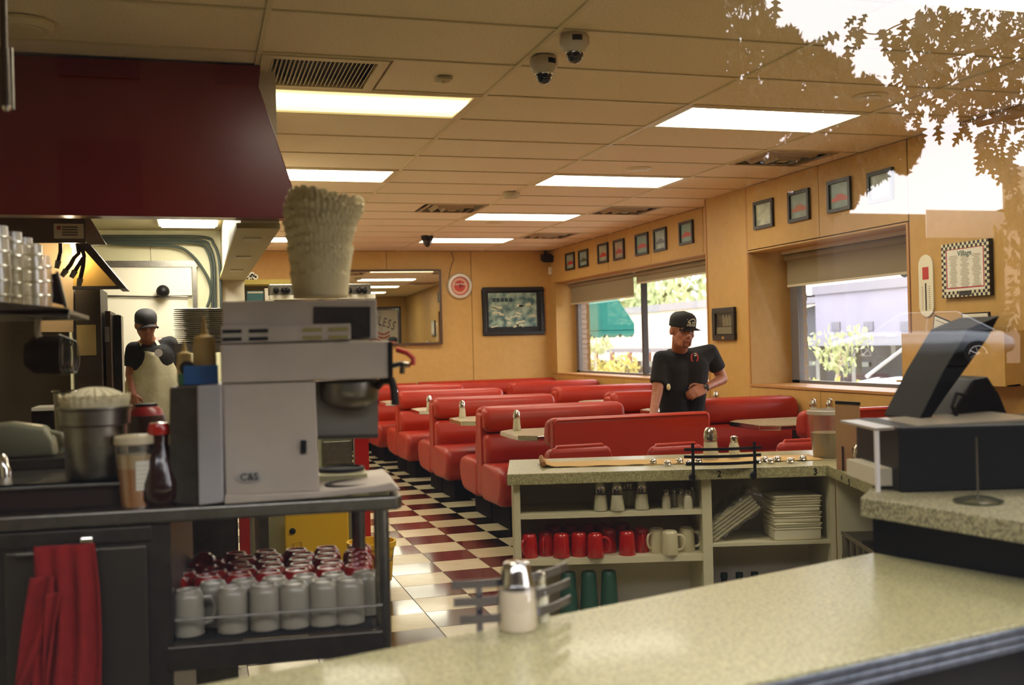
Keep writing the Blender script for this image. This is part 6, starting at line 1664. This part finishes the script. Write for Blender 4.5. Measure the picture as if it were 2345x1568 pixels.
g=thing('dark_gable_building','darker grey gabled building left of the big stucco wall','building',(XB+3,30,-.12))
a=xr(1843,760,XB+2.2); 
MB().prism([Vector((XB+2,ya+.3,-.12)),Vector((XB+2,ya+9,-.12)),Vector((XB+2,ya+9,ztop-1.2)),Vector((XB+2,ya+2.8,ztop-.4)),Vector((XB+2,ya+.3,ztop-1.9))],(5,0,0)).build('gable_wall',mat('gable_grey','#4c5058',.8),g,world=True)
MB().bb((XB+1.5,ya+.2,2.4),(XB+2.1,ya+9,2.6)).build('eave',mat('canopy_grey','#7c7b86',.7),g,world=True)
# far building seen through the far window
g=thing('cream_building','long cream building with a tiled strip awning across the street, behind the far window','building',(XB,38,-.12))
XC=19.0
ya2=xr(1335,800,XC).y; yb2_=xr(1640,800,XC).y; zt2_=xr(1480,700,XC).z
MB().bb((XC,yb2_-2,xr(1480,800,XC).z),(XC+8,ya2+8,zt2_)).build('upper_wall',M_fac2,g,world=True)
MB().bb((XC-.1,yb2_-2,zt2_-.3),(XC+8,ya2+8,zt2_)).build('roof_edge',mat('roof_edge_grey','#8d8a8c',.8),g,world=True)
z1_=xr(1480,797,XC).z; z0_=xr(1480,806,XC).z
MB().bb((XC-.9,yb2_-2,z0_),(XC,ya2+8,z1_)).build('canopy_ledge',mat('canopy_grey2','#77757c',.8),g,world=True)
zb2=xr(1480,824,XC).z; k=0
y=yb2_-2
while y<ya2+4 and k<60:
    MB().bb((XC-.95,y,zb2),(XC-.9,y+.36,z0_)).build('valance_panel',mat('valance_white','#d8d2c8',.8) if k%4 else mat('valance_rust','#7c4a38',.8),g,world=True); y+=.5; k+=1
MB().bb((XC+.4,yb2_-2,-.12),(XC+8,ya2+8,z0_)).build('shopfront',mat('shop_brown','#463430',.6,noise=(.8,'#2c3440',.2)),g,world=True)
for k in range(10): MB().bb((XC+.3,yb2_+k*2.2,.2),(XC+.38,yb2_+k*2.2+1.2,2.0)).build('shop_window',mat('shop_glass','#7f8c84',.15),g,world=True)
# foliage builder: many leaf blades as one part, trunk as another
def leaves(b,c,r,n,s,rnd,flat=.7):
    for _ in range(n):
        while True:
            v=Vector((rnd.uniform(-1,1),rnd.uniform(-1,1),rnd.uniform(-1,1)))
            if v.length<1: break
        v=v.normalized()*(v.length**.4*(1 if rnd.random()<.72 else rnd.uniform(1,1.3)))
        p=Vector(c)+Vector((v.x*r[0],v.y*r[1],v.z*r[2]))
        R=Euler((rnd.uniform(0,6),rnd.uniform(0,6),rnd.uniform(0,6))).to_matrix()
        q=s*rnd.uniform(.6,1.3)
        b.add([p+R@Vector((-q,0,0)),p+R@Vector((0,-q*.45,q*.1)),p+R@Vector((q,0,0)),p+R@Vector((0,q*.45,q*.1))],[(0,1,2,3)])
def tree(name,label,base,blobs,n,s,m,mt,trunk_r=.1,group=None,seed=1):
    rnd=random.Random(seed); t=thing(name,label,'tree',tuple(base),group=group)
    b=MB()
    for c,r in blobs: leaves(b,c,r,n,s,rnd)
    o=b.build('foliage',m,t,world=True,fixn=False); o['kind']='stuff'
    b=MB(); top=Vector(blobs[0][0]); b.tube([Vector(base),Vector(base).lerp(top,.5)+Vector((.05,.03,0)),top],[trunk_r,trunk_r*.7,trunk_r*.4],8)
    for c,r in blobs[1:]: b.tube([Vector(base).lerp(top,.55),Vector(c)],[trunk_r*.5,trunk_r*.2],6)
    b.build('trunk',mt,t,world=True,smooth=True); return t
M_leafp=mat('pale_green_leaves','#bfc494',.8,noise=(.6,'#a3ae78',.3)); M_bark=mat('pale_bark','#b9ac96',.9); M_leafd=mat('dark_oak_leaves','#2c3313',.6,noise=(3,'#171d0a',.2)); M_barkd=mat('dark_bark','#241a12',.9)
c1=xr(1905,790,14.5); 
tree('street_tree','small pale street tree in front of the shopfront, seen through the near window',Vector((14.5,c1.y,-.12)),[(xr(1925,795,14.5),(.5,.6,.45)),(xr(1890,785,14.5),(.45,.5,.3)),(xr(1955,775,14.5),(.4,.5,.3)),(xr(1900,815,14.5),(.35,.35,.3)),(xr(1932,830,14.5),(.25,.3,.25))],55,.09,M_leafp,M_bark,.06,seed=3)
for i,(px,py,rr,x) in enumerate(((1400,668,(2.5,4,2.0),30),(1480,685,(2.5,5,1.6),30),(1565,665,(3,4.0,2.6),28),(1600,690,(2,3,3.2),26),(1440,695,(2,4,1.2),30))):
    c=xr(px,py,x); tree('background_tree','pale leafy tree above the cream building roof, %s from the left'%['first','third','fourth','fifth','second'][i],Vector((x,c.y,-.12)),[(c,rr)],520,.34,M_leafp,M_bark,.2,'trees behind the cream building',seed=20+i)
c=xr(1362,787,15); tree('garden_shrub','leafy shrub under the green awning outside the far window',Vector((15,c.y,-.12)),[(c,(.6,.9,.42))],200,.12,M_leafp,M_bark,.06,seed=31)
for i,(px,py,r) in enumerate(((1425,845,.8),(1365,852,.7),(1395,858,.5))):
    c=xr(px,py,15.5); tree('flower_bush','yellowish round bush across the street, %s one seen through the far window'%['largest','leftmost','smallest middle'][i],Vector((15.5,c.y,-.12)),[(c,(r*.8,r,r*.75))],220,.12,mat('yellow_green_leaves','#bdb468',.8),M_bark,.05,seed=40+i)
c=xr(1880,872,13.5)
b=MB(); rnd=random.Random(9)
for k in range(6): leaves(b,(13.5,c.y+1.6-k*.7,.1),(.4,.5,.3),60,.08,rnd)
o=b.build('grass_verge',mat('yellow_green_leaves','#bdb468',.8),fixn=False); stuff(o,'strip of yellowish grass beyond the white car','grass')
# green awnings on the diner's own outside wall
M_aw=mat('teal_canvas','#1f7f72',.8,noise=(6,'#1a7468',.3)); M_aw2=mat('dark_green_canvas','#1c2a26',.8)
def awning(label,y0,y1,zt,zb,x0,x1,m,val=.18):
    t=thing('window_awning',label,'awning',(x0,y0,zb))
    b=MB(); th=.01
    pr=[(x0,zt),(x1,zb),(x1,zb-.02)]
    b.prism([(x0,y0,zt),(x1,y0,zb+.12),(x1,y0,zb),(x1-.02,y0,zb),(x1-.02,y0,zb+.1),(x0,y0,zt-.02)],(0,y1-y0,0)); b.build('canopy',m,t,world=True)
    MB().prism([(x0,y0-.006,zt),(x1,y0-.006,zb+.12),(x1,y0-.006,zb),(x0,y0-.006,zb)],(0,.006,0)).build('end_panel',m,t,world=True)
    n=int((y1-y0)/.24); b=MB()
    for k in range(n):
        w_=(y1-y0)/n; pts=[]
        for q in range(7): pts.append((x1,y0+w_*(k+q/6),zb-val*(.45+.55*math.sin(PI*q/6))))
        b.prism([(x1,y0+w_*k,zb+.01)]+pts+[(x1,y0+w_*(k+1),zb+.01)],(-.006,0,0))
    b.build('scalloped_valance',m,t,world=True)
    n=max(2,int((x1-x0)/.24)); b=MB()
    for k in range(n):
        w_=(x1-x0)/n; pts=[(x0+w_*(k+q/6),y0-.006,zb-val*(.45+.55*math.sin(PI*q/6))) for q in range(7)]
        b.prism([(x0+w_*k,y0-.006,zb+.01)]+pts+[(x0+w_*(k+1),y0-.006,zb+.01)],(0,.005,0))
    b.build('end_valance',m,t,world=True); return t
ytl=17.0
pa=P(1452,742,'y',ytl); pb_=P(1342,672,'y',ytl); zz0=P(1400,757,'y',ytl).z; xw0=5.465
ztw=pa.z+(pa.x-xw0)*((P(1404,672,'y',ytl).z-pa.z)/(pa.x-P(1404,672,'y',ytl).x))
awning('teal green canvas awning with a scalloped edge seen through the far window',ytl,ytl+2.8,ztw,zz0,xw0,pa.x,M_aw,.12)
v0_=P(1550,628,'y',11.0)
awning('dark scalloped awning hanging outside over the right half of the far window',9.4,ym-.25,2.75,P(1560,612,'x',6.3).z,5.56,6.3,M_aw2,.2)
awning('awning hanging outside over the near right window',6.3,8.4,2.75,2.05,5.305,6.3,M_aw2,.16)
# exterior wall continuing past the back of the room, brick pilasters
ew=struct(MB().bb((5.36,14.39,-.12),(5.46,22,3.2)).build('wall_exterior',mat('grey_render','#77706c',.9)))
ep=bpy.data.objects['wall_pillar']
M_brick=mat('pale_brick','#a39488',.9,noise=(5,'#8f8078',.3))
def bricks(par,xa,xb,y,z0,z1,first=[None]):
    z=z0; r=0
    while z<z1:
        if first[0] is None:
            first[0]=MB().bb((0,-.008,0),(xb-xa,0,.062)).build('brick',M_brick,par); first[0].location=(xa,y,z)
        else: inst(first[0],(xa+(.008 if r%2 else 0),y,z),0,par)
        z+=.072; r+=1
bricks(ew,5.385,5.46,14.385,.7,2.6)
f2=[None]; bricks(ep,5.225,5.325,8.395,.9,2.14,f2)
# cars
def car(label,loc,rz,body,s=1.0,name='parked_car'):
    t=thing(name,label,'car',loc,rz); L_=2.2
    sec=[(-2.2,.55,.62,.84),(-2.15,.35,.75,.86),(-1.4,.28,.95,.9),(-.95,.26,1.02,.9),(1.1,.26,1.0,.9),(1.9,.28,.92,.88),(2.18,.4,.75,.82),(2.22,.5,.6,.8)]
    b=MB(); vs=[];fs=[];n=12
    for (x,zb,zt_,w_) in sec:
        for k in range(n):
            a=2*PI*k/n+PI/n; cx=math.copysign(abs(math.cos(a))**.5,math.cos(a)); cz=math.copysign(abs(math.sin(a))**.5,math.sin(a))
            vs.append((x,cx*w_,(zb+zt_)/2+cz*(zt_-zb)/2))
    for i in range(len(sec)-1):
        for k in range(n): fs.append((i*n+k,i*n+(k+1)%n,(i+1)*n+(k+1)%n,(i+1)*n+k))
    fs.append(tuple(range(n))[::-1]); fs.append(tuple((len(sec)-1)*n+k for k in range(n)))
    b.add(vs,fs); b.build('car_body',body,t,smooth=60)
    def cab(inset,m,nm,z1):
        b=MB(); A=[(-1.15+inset,.72-inset),(-.45+inset*.3,.6-inset),(.9-inset*.3,.6-inset),(1.75-inset,.72-inset)]
        zz=[.93,z1,z1,.93]; vs=[]
        for (x,w_),z in zip(A,zz): vs+= [(x,-w_,z),(x,w_,z)]
        b.add(vs,[(0,1,3,2),(2,3,5,4),(4,5,7,6),(0,2,4,6),(1,7,5,3),(0,6,7,1)]); return b.build(nm,m,t)
    cab(0,mat('car_glass','#232a30',.08,coat=.6),'cabin_glass',1.40)
    b=MB(); b.prism([(-.47,-.6,1.39),(.92,-.6,1.39),(.92,.6,1.39),(-.47,.6,1.39)],(0,0,.035)); b.build('roof',body,t,bev=.015)
    b=MB()
    for s_ in(-1,1):
        for (p,q) in (((-1.15,.73,.93),(-.47,.6,1.4)),((.92,.6,1.4),(1.75,.73,.93)),((.2,.61,1.4),(.15,.72,.93)),((-.47,.6,1.41),(.92,.6,1.41))):
            b.cyl((p[0],p[1]*s_,p[2]),(q[0],q[1]*s_,q[2]),.028,seg=8)
    b.build('pillars',body,t,smooth=True)
    for x in(-1.4,1.38):
        for s_ in(-1,1):
            MB().lathe([(.2,0),(.3,.0),(.335,.03),(.335,.17),(.3,.2)],c=(x,s_*.72,.335),axis=(0,s_,0),seg=28,caps=True).build('tyre',M_mblack,t,smooth=True)
            b=MB(); c0=Vector((x,s_*.925,.335)); b.lathe([(.2,0),(.21,.012),(.2,.02)],c=c0-Vector((0,s_*.01,0)),axis=(0,s_,0),seg=24,caps=False)
            for k in range(7):
                a=2*PI*k/7; b.cyl(c0,c0+Vector((math.cos(a)*.2,0,math.sin(a)*.2)),.022,.016,6)
            b.build('wheel_rim',M_chrome,t,smooth=True)
    for s_ in(-1,1): MB().ell((-2.12,s_*.62,.68),(.09,.15,.08),12,8).build('headlight',M_paper,t,smooth=True)
    return t
M_carw=mat('white_car_paint','#dadadc',.25,coat=.6); M_cars=mat('silver_car_paint','#8f959b',.3,.4,coat=.6); M_card=mat('dark_car_paint','#1f262b',.25,.2,coat=.6)
cc=xr(2060,850,9.5)
car('white parked car seen low through the near right window',(9.3,cc.y-2.3,-.12),PI/2+.0,M_carw)
# ================================================================ FRONT WALL, GLASS AND THE STREET BEHIND THE CAMERA
fwl=struct(MB().bb((XL,YF-.12,-.12),(-1.2,YF,2.9)).bb((-1.2,YF-.12,-.12),(5.5,YF,.5)).bb((-1.2,YF-.12,2.45),(5.5,YF,2.95)).bb((1.75,YF-.12,.5),(1.95,YF,2.45)).bb((4.6,YF-.12,.5),(5.5,YF,2.45)).build('wall_front',mat('front_wall_tan','#b89458',.6)))
M_front=glassmat('shop_window_glass',(.97,.97,.96,1),3.0,.0)
f1=struct(MB().bb((-1.2,YF-.09,.5),(-1.16,YF-.03,2.45)).bb((1.71,YF-.09,.5),(1.75,YF-.03,2.45)).bb((-1.2,YF-.09,.5),(1.75,YF-.03,.54)).bb((-1.2,YF-.09,2.41),(1.75,YF-.03,2.45)).build('window_3',M_wframe))
MB().add([(-1.16,YF-.06,.54),(1.71,YF-.06,.54),(1.71,YF-.06,2.41),(-1.16,YF-.06,2.41)],[(0,1,2,3)]).build('pane',M_front,f1,fixn=False)
f2_=struct(MB().bb((1.95,YF-.09,.5),(1.99,YF-.03,2.45)).bb((4.56,YF-.09,.5),(4.6,YF-.03,2.45)).bb((1.95,YF-.09,.5),(4.6,YF-.03,.54)).bb((1.95,YF-.09,2.41),(4.6,YF-.03,2.45)).build('window_4',M_wframe))
MB().add([(1.99,YF-.06,.54),(4.56,YF-.06,.54),(4.56,YF-.06,2.41),(1.99,YF-.06,2.41)],[(0,1,2,3)]).build('pane',M_front,f2_,fixn=False)
# window decal: letters read from the street
YG=YF-.06
dc=thing('window_decal','patriotic window decal with lettering, flag and eagle, seen reversed twice in the mirror','decal',(4.0,YG-.01,1.8))
M_navy=mat('navy_print','#1c2f4c',.6); M_fl_r=mat('flag_red','#a83430',.6); M_fl_w=mat('flag_white','#c9c4bc',.6); M_eagle=mat('eagle_brown','#1d1612',.7)
MB().bb((3.05,YG-.0083,1.05),(4.52,YG-.0077,2.36)).build('sky_white_sheet',mat('sky_stand_in_white','#d5d2cc',.7),dc,world=True)  # added sheet, its white stands in for bright sky behind the letters
for k,chh in enumerate('GOD BLESS'):
    if chh==' ': continue
    x=4.40-(8-k)*.118; a=max(0,(x-3.75))*.9; z=2.1-.35*max(0,x-3.7)**2-.3*max(0,3.6-x)**2
    M_=Matrix.Translation((x,YG-.008,z))@Matrix.Rotation(a*.6,4,'Y')@Matrix.Rotation(PI/2,4,'X')@Matrix.Diagonal((.58,1,1,1))
    text(chh,'decal_letter',M_navy,dc,M_,.34,.003)
for k in range(7):
    M1=M_fl_r if k%2==0 else M_fl_w
    MB().grid(lambda u,v:Vector((3.75+u*.55,YG-.0105,1.78-(k+v)*.05+.04*math.sin(u*7))),14,1).build('flag_stripe',M1,dc,world=True,solid=.006)
MB().grid(lambda u,v:Vector((3.75+u*.27,YG-.0125,1.79-v*.21+.04*math.sin(u*3.4))),8,1).build('flag_canton',mat('flag_blue','#24487c',.6),dc,world=True,solid=.006)
for i in range(7):
    b=MB(); b.prism([(4.30,YG-.012,1.42),(4.34+.03*i,YG-.012,1.5+.02*i),(4.42+.035*i-.06*(i>4),YG-.012,1.86-.06*i+.0),(4.37+.03*i,YG-.012,1.62-.02*i)],(0,.004,0)); b.build('eagle_feather',M_eagle,dc,world=True)
MB().prism([(3.78,YG-.012,1.50),(3.9,YG-.012,1.40),(4.3,YG-.012,1.38),(4.4,YG-.012,1.48),(4.2,YG-.012,1.46),(3.95,YG-.012,1.5)],(0,.004,0)).build('eagle_body',M_eagle,dc,world=True)
# the street behind the camera, reflected in the shop window
def VP(px,py,yv): q=P(px,py,'y',yv); return Vector((q.x,2*YG-q.y,q.z))
M_asph=mat('dark_asphalt','#17181a',1,spec=0,noise=(3,'#121315',.3)); M_dkb=mat('dark_blocker_facade','#1f1815',1,spec=0,noise=(2,'#181310',.3))
struct(MB().bb((-60,-74,-.119),(5.4,YF-.25,-.10)).bb((5.4,-59,-.119),(60,-1.2,-.10)).build('ground_asphalt',M_asph))
g=thing('sky_blocker_building','added tall dark building behind the camera, blocking sky from the window reflection','building',(-8,-20,-.1))  # added dark mass, keeps sky out of the left of the reflection
a=VP(-500,500,18); e=VP(1672,500,18); ztp=VP(1000,-420,18).z
MB().bb((-30,a.y-8,-.1),(e.x,a.y,ztp)).build('brick_wall',M_dkb,g,world=True)
for k in range(16):
    for j in range(4): MB().bb((e.x-2.2-k*2.4,a.y,1.0+j*2.4),(e.x-1.0-k*2.4,a.y+.05,2.4+j*2.4)).build('dark_window',mat('shop_dark2','#0c0e10',.9,spec=.0),g,world=True)
g=thing('low_pale_building','low pale building seen only as a reflection at the upper right','building',tuple(VP(2130,600,32)))
a=VP(1935,488,32); e=VP(2292,478,30)
hb=VP(1650,440,33); MB().bb((hb.x,hb.y-6,-.1),(a.x,hb.y,VP(1800,452,33).z)).build('dark_sky_blocker',M_dkb,g,world=True)  # added dark block, shuts sky out of the reflection below the tree
MB().bb((a.x-.5,a.y-3,-.1),(VP(2120,500,32).x,a.y,a.z)).build('left_block',mat('reflected_stucco','#5d5750',.9),g,world=True)
c=VP(2120,480,31); rb_=VP(2500,480,31); MB().slab([(c.x,c.y),(rb_.x,c.y),(rb_.x+5,c.y-6),(c.x+5,c.y-6)],-.1,c.z).build('right_block',mat('reflected_stucco2','#a8a29c',.9),g,world=True)
c=VP(2120,545,30.8); MB().bb((c.x,c.y,-.1),(VP(2500,480,30.8).x,c.y+.15,c.z)).build('dark_base',mat('reflected_dark','#26221e',.9),g,world=True)
g=thing('tan_building','tan building reflected at the right edge of the picture','building',tuple(VP(2360,600,24)))
a=VP(2294,381,24); e=VP(2700,381,24)
MB().slab([(a.x,a.y),(e.x,a.y),(e.x+6,a.y-6),(a.x+6,a.y-6)],-.1,a.z).build('tan_wall',mat('tan_facade','#a5907a',.9),g,world=True)
MB().slab([(a.x-.1,a.y+.1),(e.x,a.y+.1),(e.x+6,a.y-6),(a.x+6,a.y-6)],a.z-.3,a.z+.01).build('cornice',mat('tan_cornice','#b5a490',.9),g,world=True)
# far tree cloud
rnd=random.Random(5)
M_leaff=mat('olive_leaves','#39361a',.8,noise=(.7,'#23240f',.3))
bl=[]
for (px,py,rp) in ((1520,60,170),(1655,150,95),(1640,260,130),(1740,200,80),(1790,290,105),(1850,220,70),(1890,300,80),(1925,370,60),(1970,330,60),(1985,230,50),(2010,300,45),(2060,350,38),(2085,330,24),(1960,395,42),(1560,330,150),(1690,60,70),(1720,380,90),(1640,420,90),(1830,395,70),(1880,420,50),(1900,450,40),(1910,170,38),(1800,100,30),(1745,75,30),(1860,140,36),(2030,300,40),(2000,385,30),(1935,445,28),(1800,150,40)):
    yv=21; c=VP(px,py,yv); r=rp*26/F; bl.append((c,(r,r*.7,r)))
tree('reflected_street_tree','olive street tree reflected in the front glass at the upper middle right','' or Vector((bl[4][0].x,bl[4][0].y,-.1)),bl,560,.13,M_leaff,M_barkd,.25,seed=77)
t=thing('reflected_twig_tree','distant shrub crown reflected low against the sky','tree',tuple(VP(2330,620,20)))
b=MB()
for (px,py,rp) in ((2330,560,60),(2345,690,70),(2340,480,40)): c=VP(px,py,18); r=rp*22/F; leaves(b,c,(r,r*.6,r),160,.12,rnd)
o=b.build('foliage',M_leaff,t,world=True,fixn=False); o['kind']='stuff'
MB().cyl(Vector((VP(2340,700,18).x,VP(2340,700,18).y,-.1)),VP(2340,520,18),.08,.03,8).build('trunk',M_barkd,t,world=True)
# oak with large lobed leaves
ok=thing('oak_tree','oak branch with large lobed leaves reflected in the front glass at top right','tree',tuple(Vector((VP(2500,300,6).x+.6,VP(2500,300,6).y,-.1))))
lobes=[(0,0),(.012,.05),(.09,.10),(.20,.16),(.17,.22),(.10,.22),(.07,.30),(.20,.38),(.30,.46),(.24,.50),(.12,.47),(.07,.55),(.16,.64),(.22,.73),(.15,.74),(.06,.72),(.05,.80),(.08,.90),(0,1.0)]
prof=lobes+[(-x,y) for x,y in lobes[-2:0:-1]]
LS=.145
def leafmesh():
    b=MB(); n=len(lobes)
    # strips left and right of the midrib keep it non-convex safe
    for s_ in(1,-1):
        vs=[];fs=[]
        for i,(x,y) in enumerate(lobes):
            vs.append((0,y*LS,0)); vs.append((s_*x*LS,y*LS,-abs(x)*LS*.25))
        for i in range(n-1): fs.append((2*i,2*i+1,2*i+3,2*i+2))
        b.add(vs,fs)
    return b
lf=leafmesh().build('oak_leaf',M_leafd,ok,fixn=False)
# note: children of an Empty: place in the parent's local frame
OKL=Vector(ok.location)
def put_leaf(px,py,yv,ang,first=[0],tilt=.5):
    w_=VP(px,py,yv)-OKL
    R=Matrix.Rotation(rnd.uniform(-.5,.5)+.6,3,'Z')@Matrix.Rotation(PI/2+rnd.uniform(-tilt,tilt),3,'X')@Matrix.Rotation(rnd.uniform(-tilt,tilt),3,'Y')@Matrix.Rotation(ang,3,'Z')
    s=rnd.uniform(.75,1.2)
    if not first[0]: first[0]=1; lf.location=w_; lf.rotation_euler=R.to_euler()
    else: inst(lf,w_,0,ok,tilt=R.to_euler(),scale=(s,s,s))
cnt=0
def region(px,py):
    if py<268: return px>2075-.2*py+ (40 if py<20 else 0)+30*math.sin(py*.05)
    return 0
while cnt<215:
    px=rnd.uniform(2010,2420); py=rnd.uniform(5,262)
    if not region(px,py): continue
    put_leaf(px,py,rnd.uniform(5.6,7.2),rnd.uniform(1.8,4.4)); cnt+=1
for (cx,cy,n,sx,sy) in ((2290,330,16,38,34),(2300,385,10,20,26),(2262,350,7,14,25),(2250,300,6,30,15),(2180,285,5,60,8),(1965,70,2,6,20),(2030,75,4,22,30),(2045,110,4,14,22),(2100,45,6,30,20),(2060,150,4,14,16)):
    for _ in range(n): put_leaf(rnd.gauss(cx,sx*.7),rnd.gauss(cy,sy*.7),rnd.uniform(5.6,6.4),rnd.uniform(2.3,4.0))
for (px,py,an) in ((1776,-4,3.1),(1962,36,2.2),(1950,60,3.6),(1975,62,3.0),(1925,80,1.9),(1940,100,3.2),(1985,30,2.6)): put_leaf(px,py,5.8,an,tilt=.25)
b=MB()
for (cx,cy,rp) in ((2200,150,90),(2300,120,110),(2330,220,80),(2150,80,60),(2240,220,60),(2330,40,90),(2130,170,50)):
    c=VP(cx,cy,8.5); r=rp*10.5/F; leaves(b,c,(r,r*.6,r),170,.05,rnd)
o=b.build('inner_foliage',M_leafd,ok,world=True,fixn=False); o['kind']='stuff'
def brn(pts,r): MB().tube(curve([VP(a,b_,6.2) for a,b_ in pts]),r,6).build('branch',M_barkd,ok,world=True,smooth=True)
brn([(2600,150),(2450,180),(2345,258),(2300,270),(2240,285)],.022); brn([(2600,60),(2400,70),(2250,110),(2120,140)],.018)
brn([(2120,140),(2060,160),(2020,100)],.006); brn([(2100,40),(2050,60),(2010,78),(1965,72)],.005); brn([(2300,270),(2295,320),(2290,400)],.006); brn([(2130,30),(2080,90),(2040,100)],.004)
brn([(2250,110),(2200,170),(2140,220)],.009); brn([(1790,-60),(1780,-20),(1776,0)],.004)
q=VP(2650,120,6.2); MB().tube([Vector((q.x,q.y,-.1)),Vector((q.x+.05,q.y,1.5)),q+Vector((0,0,.0)),q+Vector((-.1,0,1.2))],[.2,.17,.12,.08],12).build('trunk',M_barkd,ok,world=True,smooth=True)
# silver car reflected over the register
wc_=VP(2240,810,22)
struct(MB().bb((8,-60,-.1),(60,-14,wc_.z-.335)).build('ground_raised_lot',M_asph))
d_=Vector((wc_.x,wc_.y-YG,0)).normalized(); along=Vector((-d_.y,d_.x,0))   # along the car
rzc=math.atan2(along.y,along.x)
cen=wc_-along*1.38*(-1)*(-1)+d_*.9
car('silver parked car with spoked wheels reflected faintly over the cash register',(cen.x,cen.y,wc_.z-.335),rzc,M_cars)
